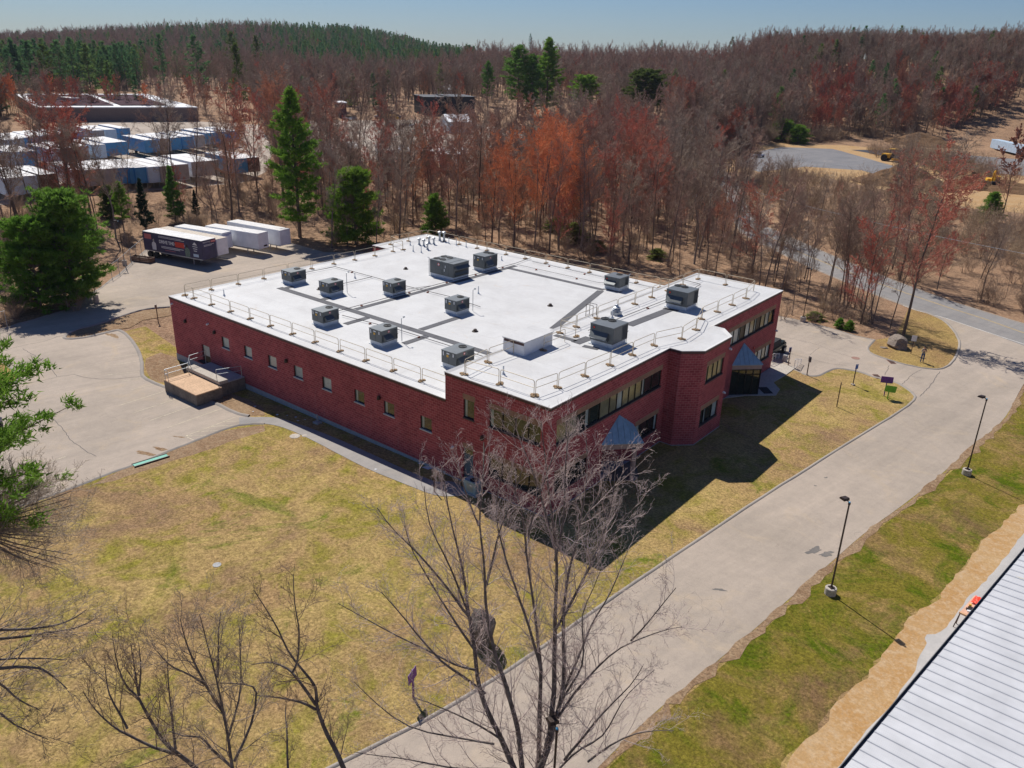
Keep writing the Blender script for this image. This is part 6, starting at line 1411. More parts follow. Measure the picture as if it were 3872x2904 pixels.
def pine_proto(seed, H=18, rb=3.6, z0=.15, prof=None, whorl=.62, nb=7, clump=11, nt=20, ns=.21, gap=.0, top_r=.02, blunt=0.0):
    r = np.random.default_rng(seed); segs = []; LV = []
    lean = r.normal(size=2)*.02
    trunk = [(lean[0]*z*H*.1, lean[1]*z*H*.1, z*H) for z in np.linspace(-.02, 1, 9)]; rt = .014*H
    for i in range(8): segs.append((*trunk[i], *trunk[i+1], rt*(1-i/8.5), rt*(1-(i+1)/8.5)))
    z = z0*H; C = []; D = []
    while z < H*.985:
        t = (z-z0*H)/(H*(1-z0)); w = prof(t) if prof else (1-t)**.75
        w = rb*w+blunt*.3
        for k in range(nb):
            if r.random() < gap: continue
            a = r.uniform(0, 6.283); L = w*r.uniform(.55, 1.2); up = .10+.55*t+r.normal()*.12
            d = np.array([math.cos(a), math.sin(a), up]); d /= np.linalg.norm(d); zz = z+r.uniform(-.35, .35)*whorl; p = np.array([0, 0, zz]); q = p+d*L; q[2] += .10*L
            segs.append((*p, *q, .035*(L/3)+.008, .008)); m = max(2, int(clump*L/rb))
            for j in range(m):
                s = (.25+.75*(j+r.random())/m)**.8; c = p+(q-p)*s+r.normal(size=3)*np.array([.22, .22, .10])*(.4+L*.18); C.append(c); D.append(d)
        z += whorl*(1-.45*t)
    for j in range(6): C.append(np.array([0, 0, H-.1*j])+r.normal(size=3)*.12); D.append(np.array([0, 0, 1.]))
    C = np.repeat(np.array(C), nt, 0); D = np.repeat(np.array(D), nt, 0); n = len(C)
    dirs = r.normal(size=(n, 3))+D*.9+np.array([0, 0, .45]); dirs /= np.linalg.norm(dirs, axis=1, keepdims=True); side = np.cross(dirs, r.normal(size=(n, 3))); side /= np.linalg.norm(side, axis=1, keepdims=True)
    o = r.normal(size=(n, 3))*.13*np.array([1, 1, .6]); l = ns*r.uniform(.7, 1.7, (n, 1)); w = l*.23
    V = np.zeros((n, 3, 3)); V[:, 0] = C+o-side*w; V[:, 1] = C+o+side*w; V[:, 2] = C+o+dirs*l*1.6
    sv, sq = tubes(segs, 5); tm = np_mesh('pine_trunk', sv, sq); fm = np_mesh('pine_crown', V.reshape(-1, 3), None, T=np.arange(n*3).reshape(-1, 3)); tm.materials.append(BARKS); fm.materials.append(NEED); return tm, fm
wp = lambda t: (0.55+1.1*t)*(1-t)**.55 if t < .35 else (1-t)**.62*1.15
PP = [pine_proto(61, 20, 4.0, .12, wp, gap=.12), pine_proto(62, 17, 3.8, .25, wp, gap=.25), pine_proto(63, 12, 4.1, .05, lambda t: (math.sin(math.pi*(.30+.70*t))**.55)*(1+.12*math.sin(t*17)), whorl=.5, nb=8, clump=12), pine_proto(64, 14, 3.0, .1, lambda t: (1-t)**.85, whorl=.6, nb=6), pine_proto(65, 7, 2.6, .05, lambda t: (1-t)**.55, whorl=.45, nb=7, nt=14)]
PROUND = [pine_proto(66, 18, 5.0, .34, lambda t: math.sin(math.pi*min(1, .25+.75*t))**.6, gap=.1, whorl=.8, nb=8, nt=26, ns=.34), pine_proto(67, 19, 5.2, .40, lambda t: math.sin(math.pi*min(1, .22+.78*t))**.5, gap=.2, whorl=.9, nb=8, nt=26, ns=.34)]
PNEAR = pine_proto(70, 18, 6.6, .74, lambda t: (1-t)**.45*(.6+1.2*t if t < .4 else 1.08), gap=.0, whorl=.5, nb=15, clump=20, nt=46, ns=.11)
PFARP = [pine_proto(68, 18, 3.6, .2, wp, whorl=1.2, nb=5, clump=5, nt=8, ns=.42, gap=.2), pine_proto(69, 15, 3.2, .12, lambda t: (1-t)**.8, whorl=1.1, nb=5, clump=5, nt=8, ns=.42, gap=.15)]
def obj_mat(o, m):
    o.material_slots[0].link = 'OBJECT'; o.material_slots[0].material = m
def plant(name, P, loc, s, rz, label, cat, group=None, crown=None, sxy=None, trunk=None):
    e = empty(name, loc, rz, label, cat, group); sxy = sxy or s; e.scale = (sxy, sxy, s)
    a = link_mesh('trunk', P[0], None, e); b = link_mesh('crown', P[1], None, e)
    if crown: obj_mat(b, crown)
    if trunk: obj_mat(a, trunk)
    return e
OCC = []
def tree_at(base, top, P, H, name, label, cat, group=None, crown=None, wide=1.0, rz=None, zoff=0, leanok=0):
    """base and top are places in the picture; the trunk stands on the ground seen at base"""
    q = G(*base); h = hgt(top[0], top[1], q)-q.z; s = h/H
    OCC.append((q.x, q.y)); return plant(name, P, (q.x, q.y, q.z+zoff), s, rz if rz is not None else rnd.uniform(0, 6.28), label, cat, group, crown, s*wide)
# ---- named evergreens
ev = 'pines and firs in and around the woods'
tree_at((165, 655), (185, 412), PP[2], 12, 'pine_tree', 'big dark bushy pine filling the left, right crown, over the shaded fence', 'tree', ev, NEED, 1.02)
tree_at((90, 668), (95, 470), PP[2], 12, 'pine_tree', 'big bushy pine at the left, left crown of the pair', 'tree', ev, NEED, 1.05)
tree_at((140, 640), (150, 425), PP[0], 20, 'pine_tree', 'bushy pine between the two left crowns', 'tree', ev, NEED, 1.1)
tree_at((648, 512), (633, 192), PP[0], 20, 'pine_tree', 'tallest straight green pine rising left of centre behind the roof', 'tree', ev, NEED, 1.05)
tree_at((768, 527), (765, 366), PP[2], 12, 'pine_tree', 'broad dark green pine right of the parked trailers', 'tree', ev, NEED, 1.05)
tree_at((940, 506), (937, 421), PP[4], 7, 'pine_tree', 'small round green pine right behind the roof pipe cluster', 'tree', ev, NEED, 1.0)
tree_at((380, 480), (378, 358), PP[3], 14, 'pine_tree', 'green pine behind the parked trailers, in the middle', 'tree', ev, NEED, .95)
tree_at((268, 498), (262, 392), PP[1], 17, 'pine_tree', 'thin green pine left of the dark spruce', 'tree', ev, NEED, 1.1)
tree_at((316, 500), (308, 385), PP[3], 14, 'spruce_tree', 'nearly black narrow spruce behind the painted trailer', 'tree', ev, NEEDD, .8)
tree_at((175, 430), (168, 372), PP[3], 14, 'spruce_tree', 'small dark spruce at the edge of the truck yard', 'tree', ev, NEEDD, .8); tree_at((425, 470), (432, 410), PP[3], 14, 'spruce_tree', 'thin dark fir right of the middle green pine', 'tree', ev, NEEDD, .8)
tree_at((240, 470), (235, 402), PP[4], 7, 'pine_tree', 'low bright green pine behind the top of the big left pine', 'tree', ev, NEEDY)
tree_at((1118, 252), (1112, 98), PP[1], 17, 'pine_tree', 'large green pine of the centre group, left one', 'tree', ev, NEED, 1.45)
tree_at((1148, 252), (1143, 118), PP[0], 20, 'pine_tree', 'green pine in the middle of the centre group', 'tree', ev, NEED, 1.3)
tree_at((1180, 250), (1176, 82), PP[0], 20, 'pine_tree', 'large green pine of the centre group, right and tallest', 'tree', ev, NEED, 1.25)
tree_at((1053, 232), (1052, 132), PP[1], 17, 'pine_tree', 'slim green pine left of the centre group', 'tree', ev, NEED, .9)
tree_at((1262, 250), (1262, 165), PROUND[1], 19, 'pine_tree', 'spreading green pine right of the centre group', 'tree', ev, NEED, 1.7)
tree_at((1390, 262), (1390, 152), PROUND[0], 18, 'pine_tree', 'round crowned yellow green pine alone in the reddish woods', 'tree', ev, NEEDY, 1.7)
for i, (b, t, w) in enumerate([((357, 205), (355, 78), 1.0), ((520, 235), (520, 98), .9), ((432, 205), (425, 80), 1.3), ((245, 240), (243, 135), 1.0), ((165, 195), (168, 85), 1.2), ((560, 180), (562, 80), .9), ((30, 200), (28, 108), 1.3), ((75, 200), (72, 92), 1.3), ((110, 215), (108, 100), 1.3), ((200, 215), (205, 98), 1.2), ((140, 210), (138, 92), 1.2), ((300, 245), (308, 165), 1.0), ((510, 190), (512, 74), 1.1)]):
    tree_at(b, t, PFARP[i % 2], (18, 15)[i % 2], 'pine_tree', 'pine in the left background, ' + ['tall and solitary behind the warehouse', 'slender yellow green, left of the tall foreground pine', 'broad, right of the solitary one', 'small, just above the warehouse roof', 'dark, middle of the left stand', 'small top beside the slender one', 'leftmost of the left stand', 'second of the left stand', 'third of the left stand', 'right end of the left stand', 'fourth of the left stand', 'low, below the stand near the warehouse', 'pointed top on the far slope'][i], 'tree', ev, [NEEDF, NEEDY, NEEDF, NEEDF, NEEDF, NEEDY, NEEDF][i % 7], w)
for i, (b, t, w, c) in enumerate([((1950, 190), (1945, 68), 1.1, NEEDF), ((2105, 112), (2105, 60), .9, NEEDF), ((1425, 140), (1427, 88), .8, NEEDF), ((1575, 150), (1572, 82), 1.0, NEEDF), ((1690, 305), (1690, 258), 2.3, NEED), ((1722, 310), (1722, 270), 2.0, NEED), ((2135, 480), (2135, 415), 1.2, NEED), ((1185, 120), (1200, 84), 1.0, NEEDF), ((1145, 110), (1148, 74), .9, NEEDF)]):
    P, H = (PFARP[0], 18) if i not in (4, 5, 6) else (PP[4], 7)
    q = G(*b); z = GH(q.x, q.y); s_ = atz(b[0], b[1], 0)
    tree_at(b, t, P, H, 'pine_tree', ['dark green pine breaking the right skyline', 'lone pine top at the far right skyline', 'small dark pine on the centre skyline', 'pine on the skyline right of centre', 'round evergreen left of the pair beside the work site road', 'round evergreen right of the pair beside the work site road', 'green bushy pine at the right edge below the dirt heaps', 'bluish pine behind the centre group', 'thin far pine above the centre group'][i], 'tree', ev, c, w)
# ---- colour zones of the bare woods, read in picture space from crown positions
ZON = [((1150, 390), 135, 95, 'O'), ((520, 250), 95, 60, 'R'), ((905, 225), 60, 45, 'R'), ((130, 260), 60, 40, 'R'), ((1000, 330), 45, 45, 'R'), ((1240, 200), 60, 35, 'R'), ((1450, 215), 60, 30, 'R'), ((1800, 175), 90, 30, 'R'), ((1790, 215), 60, 40, 'R'), ((2150, 175), 60, 50, 'R'), ((2060, 200), 50, 50, 'R'), ((20, 235), 45, 35, 'O'), ((1380, 330), 60, 60, 'R'), ((1720, 430), 60, 45, 'R'), ((1990, 430), 60, 60, 'R'), ((700, 235), 50, 45, 'R'), ((620, 250), 40, 40, 'R'), ((1960, 175), 40, 60, 'R'), ((1330, 290), 50, 40, 'P'), ((1500, 430), 90, 80, 'P'), ((2090, 380), 80, 60, 'R'), ((1230, 330), 60, 50, 'O')]
def zone(px, py, r):
    for (x, y), a, b, c in ZON:
        if ((px-x)/a)**2+((py-y)/b)**2 < r.uniform(.3, 1.2): return c if r.random() < .78 else 'PG'[r.random() < .5]
    u = r.random()
    if 260 < py < 420 and 600 < px < 1650 and u > .86: return 'R'
    return 'P' if u < .32 else 'R' if u > .93 else 'G'
def inpoly(p, poly):
    x, y = p; c = False; n = len(poly)
    for i in range(n):
        x1, y1 = poly[i]; x2, y2 = poly[i-1]
        if (y1 > y) != (y2 > y) and x < (x2-x1)*(y-y1)/(y2-y1)+x1: c = not c
    return c
def gp(pts): return [tuple(G(*p))[:2] for p in pts]
WOODS = gp([(235, 470), (330, 492), (640, 508), (700, 538), (800, 538), (930, 500), (1100, 540), (1400, 590), (1500, 600), (1700, 650), (1745, 700), (1850, 715), (1905, 700), (1860, 665), (1700, 580), (1600, 490), (1520, 415), (1470, 375), (1330, 350), (1200, 350), (980, 355), (700, 358), (590, 372), (520, 398), (330, 415), (190, 422)])
WLEFT = gp([(0, 460), (180, 425), (235, 475), (290, 540), (170, 470), (60, 520), (10, 600), (-60, 640), (-120, 520)])
WRIGHT = gp([(1590, 400), (1700, 500), (1800, 560), (1950, 620), (2212, 690), (2330, 720), (2330, 500), (2120, 480), (1980, 430), (1850, 405), (1750, 385), (1640, 376)])
FOOT = [(-UJ-3, -2), (3, -2), (3, VG+2.5), (-UJ-3, VG+2.5)]
r5 = random.Random(99); pts = []
def scatter(poly, n, dmin, bias=None):
    xs = [p[0] for p in poly]; ys = [p[1] for p in poly]; k = 0; out = []; tr = 0
    while k < n and tr < n*60:
        tr += 1; x = r5.uniform(min(xs), max(xs)); y = r5.uniform(min(ys), max(ys))
        if not inpoly((x, y), poly) or inpoly((x, y), FOOT): continue
        if poly is WOODS:
            bx_ = PX((x, y, gz(x)))[0]
            if (bx_ < 600 and r5.random() < .74) or (600 < bx_ < 1150 and r5.random() < .35): continue
        if any((x-a)**2+(y-b)**2 < dmin*dmin for a, b in pts) or any((x-a)**2+(y-b)**2 < 9 for a, b in OCC): continue
        pts.append((x, y)); out.append((x, y)); k += 1
    return out
W1 = scatter(WOODS, 255, 2.6); W2 = scatter(WLEFT, 34, 2.8); W3 = scatter(WRIGHT, 48, 3.0)
# trunks that can be told apart by the road
front = [(R2, (550, 860), (560, 60), 1), (R2, (665, 920), (610, 100), 0), (R2, (700, 900), (900, 180), 3), (R2, (915, 1030), (930, 300), 1), (R2, (940, 1055), (980, 180), 4), (R2, (1090, 1090), (1130, 250), 5), (R2, (270, 975), (300, 300), 5), (R2, (790, 930), (830, 300), 5), (R2, (760, 905), (790, 250), 5), (R2, (845, 920), (880, 350), 5), (R2, (390, 700), (500, 150), 3), (R2, (1850, 850), (2000, 250), 3), (R2, (120, 740), (150, 60), 0)]
fl = ['first trunk left of the road bend woods', 'thick forked trunk beside the road strip', 'leaning trunk in the middle of the road strip', 'tall slim trunk near the boulder path', 'twin stemmed tree behind the boulder', 'reddish trunk left of the large maple', 'small tree at the corner of the brick building', 'thin tree in the road strip, second of three', 'thin tree in the road strip, first of three', 'thin tree in the road strip, third of three', 'leaning thin tree by the woods lamp post', 'leaning tree across the road at the right', 'tree directly above the right roof corner']
for i, (f, b, t, k) in enumerate(front):
    q = G(*f(*b)); h = max(7.0, hgt(*f(*t), q)); P = PB[k]; s = h/[17, 16, 18, 15, 17, 14][k]; OCC.append((q.x, q.y)); plant('bare_tree', P, (q.x, q.y, q.z), s, rnd.uniform(0, 6.28), 'bare grey tree, ' + fl[i], 'tree', 'bare trees in the woods', TWIG_P if i % 3 == 1 else TWIG_G, s*.9)
q = G(*R2(1195, 1170)); big = plant('maple_tree', PBUD[1], (q.x, q.y, q.z), 17.5/16, 2.2, 'large red budding maple with a thick leaning trunk beside the boulder', 'tree', None, TWIG_R, 1.25); big.rotation_euler = (R(7), R(9), 2.2)
a_ = link_mesh('tmp', PBUD[1][0]); bpy.data.objects.remove(a_)
LMK = [(120, 'above the big left pine'), (230, 'behind the fence at the left'), (330, 'left of the painted trailer'), (430, 'above the painted trailer'), (540, 'above the white trailers'), (640, 'left of the tallest pine'), (720, 'between the tall pine and the broad one'), (830, 'behind the broad dark pine'), (930, 'beside the small round pine'), (1020, 'behind the roof pipe cluster'), (1110, 'above the largest rooftop unit'), (1200, 'left of the olive shrubs'), (1290, 'above the olive shrubs'), (1380, 'above the diagonal walk pad'), (1480, 'above the farther tall roof unit'), (1580, 'behind the tall roof end'), (1680, 'above the right roof corner'), (1790, 'beside the lamp in the woods'), (1900, 'left of the boulder'), (2010, 'above the boulder'), (2110, 'right of the large maple'), (9999, 'at the right edge of the picture')]
def landmark(px):
    for a, t in LMK:
        if px < a: return t
CN = {'G': ('bare grey twigged tree', TWIG_G), 'P': ('bare tree with mauve brown twigs', TWIG_P), 'R': ('red budding maple', TWIG_R), 'O': ('orange budding maple', TWIG_O)}
allw = sorted(W1+W2+W3, key=lambda p: (p[0]-CAM.x)**2+(p[1]-CAM.y)**2)
IND, REST = allw[:285], allw[285:]
def spec_for(x, y):
    z = gz(x); c = PX((x, y, z+13)); zc = zone(c[0], c[1], r5); s = r5.uniform(.78, 1.08)
    if zc in 'RO': P = r5.choice(PBUD); s *= 1.02
    else: P = r5.choice(PB) if r5.random() < .86 else r5.choice(PTHIN)
    for _ in range(12):
        t_ = PX((x, y, z+17.5*s))
        if t_[0] > 1610 and t_[1] < 335+(t_[0]-1640)*.32 and not (1950 < t_[0] < 2020): s *= .88
    return z, c, zc, s, P
for x, y in IND:
    z, c, zc, s, P = spec_for(x, y); short = P in PTHIN
    siz = 'thin young ' if short else 'short ' if s < .86 else 'tall ' if s > 1.0 else ''
    nm = 'maple_tree' if zc in 'RO' else 'bare_tree'
    b_ = PX((x, y, z)); dep = (x-CAM.x)**2+(y-CAM.y)**2; dep = dep**.5
    dw = ['front row', 'second row', 'middle row', 'rear row', 'hindmost row'][min(4, max(0, int((dep-96)/16)))]
    core = {'G': 'bare grey tree', 'P': 'bare mauve tree', 'R': 'red budding maple', 'O': 'orange budding maple'}[zc]
    plant(nm, P, (x, y, z), s, r5.uniform(0, 6.28), '%s%s %s, %s' % (siz, core, landmark(b_[0]), dw), 'tree', '%s%ss %s, %s' % (siz, core, landmark(b_[0]), dw), CN[zc][1], s*r5.uniform(.9, 1.2))
# ---- the rest of the woods: far and uncountable, one instancing object each
def instancer(name, label, pts, protos, mats):
    """pts: (x, y, z, scale, rot, kind); protos[kind] = (trunk object mesh, crown mesh), joined geometry via geometry nodes"""
    me = bpy.data.meshes.new(name); me.from_pydata([(p[0], p[1], p[2]) for p in pts], [], [])
    for nm, idx, ty in (('scl', 3, 'FLOAT'), ('rot', 4, 'FLOAT'), ('kind', 5, 'INT')):
        at = me.attributes.new(nm, ty, 'POINT'); at.data.foreach_set('value', [p[idx] for p in pts])
    o = bpy.data.objects.new(name, me); COL.objects.link(o); tag(o, label, kind='stuff')
    ng = bpy.data.node_groups.new(name, 'GeometryNodeTree'); ng.interface.new_socket('Geometry', in_out='INPUT', socket_type='NodeSocketGeometry'); ng.interface.new_socket('Geometry', in_out='OUTPUT', socket_type='NodeSocketGeometry')
    n = ng.nodes; l = ng.links; gi = n.new('NodeGroupInput'); go = n.new('NodeGroupOutput'); jn = n.new('GeometryNodeJoinGeometry')
    def attr(nm, ty): a = n.new('GeometryNodeInputNamedAttribute'); a.data_type = ty; a.inputs['Name'].default_value = nm; return a.outputs[0]
    sc, ro, ki = attr('scl', 'FLOAT'), attr('rot', 'FLOAT'), attr('kind', 'INT')
    cx = n.new('ShaderNodeCombineXYZ'); l.new(ro, cx.inputs[2])
    for k, src in enumerate(protos):
        parts = []
        for ob, m in src:
            oi = n.new('GeometryNodeObjectInfo'); oi.inputs['Object'].default_value = ob; oi.transform_space = 'ORIGINAL'
            sm = n.new('GeometryNodeSetMaterial'); sm.inputs['Material'].default_value = m; l.new(oi.outputs['Geometry'], sm.inputs['Geometry']); parts.append(sm.outputs[0])
        if len(parts) > 1:
            j2 = n.new('GeometryNodeJoinGeometry'); [l.new(p, j2.inputs[0]) for p in parts]; src_g = j2.outputs[0]
        else: src_g = parts[0]
        ip = n.new('GeometryNodeInstanceOnPoints'); cmpn = n.new('FunctionNodeCompare'); cmpn.data_type = 'INT'; cmpn.operation = 'EQUAL'
        l.new(ki, cmpn.inputs[2]); cmpn.inputs[3].default_value = k
        l.new(cmpn.outputs[0], ip.inputs['Selection']); l.new(gi.outputs[0], ip.inputs['Points']); g2i = n.new('GeometryNodeGeometryToInstance'); l.new(src_g, g2i.inputs[0])
        l.new(g2i.outputs[0], ip.inputs['Instance']); l.new(cx.outputs[0], ip.inputs['Rotation']); l.new(sc, ip.inputs['Scale']); l.new(ip.outputs[0], jn.inputs[0])
    l.new(jn.outputs[0], go.inputs[0]); md = o.modifiers.new('scatter', 'NODES'); md.node_group = ng; return o
# individual trees carrying the meshes that the far woods repeat (all stand in view)
def kids(e): return [c for c in e.children if c.name.startswith('trunk')]+[c for c in e.children if c.name.startswith('crown')]
def carrier(P, x, y, s, label, mat): 
    z = GH(x, y); e = plant('bare_tree', P, (x, y, z), s, 1.0, label, 'tree', None, mat); k = kids(e); return [(k[0], BARKS), (k[1], mat)]
ca = gp([(40, 225), (90, 240), (560, 290), (1350, 330), (820, 230), (1600, 300), (1000, 240)])
LBc = ['bare tree left of the warehouse roof', 'bare reddish tree at the warehouse corner', 'bare tree between the two truck yards', 'bare tree at the right end of the centre yard', 'bare mauve tree behind the centre car park', 'bare tree left of the work site road', 'red tree in front of the white shed']
K_ = [carrier(PFAR[0], *ca[0], .95, LBc[0], TWIG_G), carrier(PFAR[1], *ca[1], .9, LBc[1], TWIG_P), carrier(PFAR[2], *ca[2], .9, LBc[2], TWIG_G), carrier(PFARBUD[0], *ca[3], .9, LBc[3], TWIG_R), carrier(PFARBUD[0], *ca[6], .9, LBc[6], TWIG_R)]
K_[4] = [(K_[3][0][0], BARKS), (K_[3][1][0], TWIG_O)]
def having(me): return [c.parent for c in bpy.data.objects if c.type == 'MESH' and c.data == me][0]
fp = having(PFARP[0][0]); fp2 = having(PFARP[1][0])
K_.append([(kids(fp)[0], BARKS), (kids(fp)[1], NEEDF)]); K_.append([(kids(fp2)[0], BARKS), (kids(fp2)[1], NEEDF)])
def clearpx(polys): return [gp(p) for p in polys]
YARDS = clearpx([[(-160, 300), (-60, 265), (200, 250), (420, 250), (575, 268), (590, 320), (575, 372), (520, 400), (330, 415), (190, 421), (40, 445), (-160, 455)], [(610, 262), (840, 235), (1000, 235), (1120, 262), (1290, 280), (1340, 330), (1220, 348), (980, 354), (700, 356), (600, 340)],
                 [(1400, 345), (1480, 322), (1640, 312), (1760, 303), (2010, 315), (2260, 298), (2330, 470), (2100, 455), (1950, 430), (1840, 405), (1720, 380), (1600, 378), (1480, 374)], [(40, 250), (30, 198), (330, 198), (425, 245)], [(880, 235), (930, 195), (1040, 200), (1040, 270), (880, 270)]])
far = []
PBOX = [(1065, 80, 1225, 240, 430), (1025, 130, 1080, 250, 400), (1215, 160, 1310, 265, 400), (1335, 150, 1440, 270, 360), (325, 78, 385, 200, 480), (492, 98, 548, 225, 420), (390, 80, 475, 190, 480), (-10, 88, 330, 190, 480), (1900, 68, 1985, 130, 380), (1665, 255, 1750, 300, 290), (2085, 60, 2125, 100, 400), (1555, 80, 1590, 110, 400), (1410, 86, 1440, 120, 400)]
tries = 0
while len(far) < 7600 and tries < 90000:
    tries += 1; px = r5.uniform(-250, 2460); a = math.atan((1106-px)/1762.0)+YAW
    rmax = 1330 if px < 900 else 760 if px < 1450 else 620
    u = r5.random(); rr = 185*(rmax/185.0)**(u**.9)
    x, y = CAM.x+rr*math.cos(a), CAM.y+rr*math.sin(a)
    if rr < 420 and any(inpoly((x, y), p) for p in YARDS): continue
    if inpoly((x, y), WOODS) or inpoly((x, y), WRIGHT) or inpoly((x, y), WLEFT): continue
    if (x > -140 and y < 60 and rr < 250) : continue
    if inpoly((x, y), [(road_far[0][0]+8, road_far[0][1]), *[(p[0]+5, p[1]+5) for p in road_far], *[(p[0]-5, p[1]-5) for p in reversed(road_near)]]): continue
    z = GH(x, y); c = PX((x, y, z+12)); zc = zone(c[0], c[1], r5)
    if rr < 345 and c[0] > 1560 and 285 < c[1] < 480 and r5.random() > .10: continue
    tp = PX((x, y, z+14))
    if any(a0-6 < tp[0] < a1+6 and b0-4 < tp[1] < b1 and rr < dd for a0, b0, a1, b1, dd in PBOX): continue
    far_l = px < 960 and rr > 560
    pine = (far_l and r5.random() < (.85 if 640 < px < 960 else .35)) or (px < 345 and 330 < rr < 640 and c[1] < 205 and r5.random() < .9) or r5.random() < .02
    if pine: k = 5+(r5.random() < .4); s = r5.uniform(.65, 1.0) if px > 345 or rr > 640 else r5.uniform(.85, 1.25)
    elif zc == 'R': k = 3; s = r5.uniform(.8, 1.05)
    elif zc == 'O': k = 4; s = r5.uniform(.8, 1.05)
    else: k = 1 if (zc == 'P' or rr > 500) and r5.random() < .8 else (0 if r5.random() < .6 else 2); s = r5.uniform(.75, 1.1)
    if rr > 700: s *= 1.15
    if px > 1480 and rr > 345 and k < 5: s *= 1-.26*ss((px-1500)/260)
    far.append((x, y, z-.2, s, r5.uniform(0, 6.28), k))
n0 = len(far); tries = 0
while len(far) < n0+3600 and tries < 60000:
    tries += 1; px = r5.uniform(-250, 1010); a = math.atan((1106-px)/1762.0)+YAW; rr = r5.uniform(680, 1380)
    x, y = CAM.x+rr*math.cos(a), CAM.y+rr*math.sin(a); z = GH(x, y); dense = .93 if px > 600 else .55 if px > 330 else .3
    if r5.random() < dense: far.append((x, y, z-.5, r5.uniform(.7, 1.25), r5.uniform(0, 6.28), 5+(r5.random() < .4)))
    else: far.append((x, y, z-.5, r5.uniform(.9, 1.2), r5.uniform(0, 6.28), r5.choice([0, 1, 2, 1])))
n0 = len(far); tries = 0
while len(far) < n0+1500 and tries < 60000:
    tries += 1; px = r5.uniform(1500, 2460); a = math.atan((1106-px)/1762.0)+YAW; rr = r5.uniform(350, 600)
    x, y = CAM.x+rr*math.cos(a), CAM.y+rr*math.sin(a)
    if rr < 420 and any(inpoly((x, y), p) for p in YARDS): continue
    z = GH(x, y); c = PX((x, y, z+9)); zc = zone(c[0], c[1], r5)
    if z < 3.2 and r5.random() < .7: continue
    far.append((x, y, z-.2, r5.uniform(.55, .85), r5.uniform(0, 6.28), {'G': 0, 'P': 1, 'R': 3, 'O': 4}[zc] if r5.random() < .97 else 5))
for i in range(75):
    q = G(r5.uniform(-80, 610), r5.uniform(240, 258)); far.append((q.x, q.y, q.z, r5.uniform(.55, .8), r5.uniform(0, 6.28), r5.choice([3, 3, 1, 0, 4, 1])))
for x, y in REST:
    z, c, zc, s, P = spec_for(x, y); far.append((x, y, z, s, r5.uniform(0, 6.28), {'G': 0, 'P': 1, 'R': 3, 'O': 4}[zc]))
instancer('distant_woods', 'leafless grey, mauve and red woods with dark pines covering the far hills', far, K_, None)
inf = []
for _ in range(1400):
    if len(inf) > 300: break
    xs = [p[0] for p in WOODS]; ys = [p[1] for p in WOODS]; x = r5.uniform(min(xs), max(xs)); y = r5.uniform(min(ys), max(ys))
    if not inpoly((x, y), WOODS) or inpoly((x, y), FOOT): continue
    bx_ = PX((x, y, gz(x)))[0]
    if bx_ < 600 and r5.random() < .6: continue
    t_ = PX((x, y, gz(x)+9)); s = r5.uniform(.35, .68)
    if t_[0] > 1640 and t_[1] < 430: s *= .55
    inf.append((x, y, gz(x), s, r5.uniform(0, 6.28), r5.choice([0, 0, 1, 1, 2])))
IC = [[(kids(e_)[0], BARKS), (kids(e_)[1], m_)] for e_, m_ in ((having(PB[0][1]), TWIG_G), (having(PB[3][1]), TWIG_P), (having(PBUD[2][1]), TWIG_R))]
instancer('young_growth', 'thin young leafless trees filling the woods behind the building', inf, IC, None)
# brush layer
b0 = link_mesh('shrub', PBUSH[0], None); b0.location = G(1690, 690); tag(b0, 'small bare brown shrub at the edge of the woods beside the roof corner', 'shrub')
b1 = link_mesh('shrub', PBUSH[1], None); b1.location = G(1830, 640); tag(b1, 'low bare shrub beside the main road', 'shrub')
b2 = link_mesh('shrub', PBUSH[2], None); b2.location = G(2150, 660); tag(b2, 'bare brown shrub across the main road', 'shrub')
br = []; allp = [(WOODS, 620), (WLEFT, 60), (WRIGHT, 330)]
for poly, n_ in allp:
    xs = [p[0] for p in poly]; ys = [p[1] for p in poly]; k = 0
    while k < n_:
        x = r5.uniform(min(xs), max(xs)); y = r5.uniform(min(ys), max(ys))
        if not inpoly((x, y), poly) or inpoly((x, y), FOOT): continue
        br.append((x, y, gz(x), r5.uniform(.5, 1.25) if poly is not WRIGHT else r5.uniform(.7, 1.7), r5.uniform(0, 6.28), r5.choice([0, 1, 2, 0]))); k += 1
for (a, b, n_, sc_) in [((1600, 300), (2200, 298), 160, 1.8), ((1960, 345), (2130, 400), 60, 1.5), ((1880, 335), (2090, 375), 50, 1.3), ((0, 690), (60, 620), 14, .8)]:
    pa, pb = G(*a), G(*b)
    for i in range(n_):
        t = r5.random(); p = pa+(pb-pa)*t; br.append((p.x+r5.uniform(-6, 6), p.y+r5.uniform(-4, 10), gz(p.x), sc_*r5.uniform(.7, 1.4), r5.uniform(0, 6.28), r5.choice([0, 1, 2])))
instancer('undergrowth', 'tangled leafless brush under the woods', br, [[(b0, BRUSH)], [(b1, BRUSH)], [(b2, BRUSH)]], None)
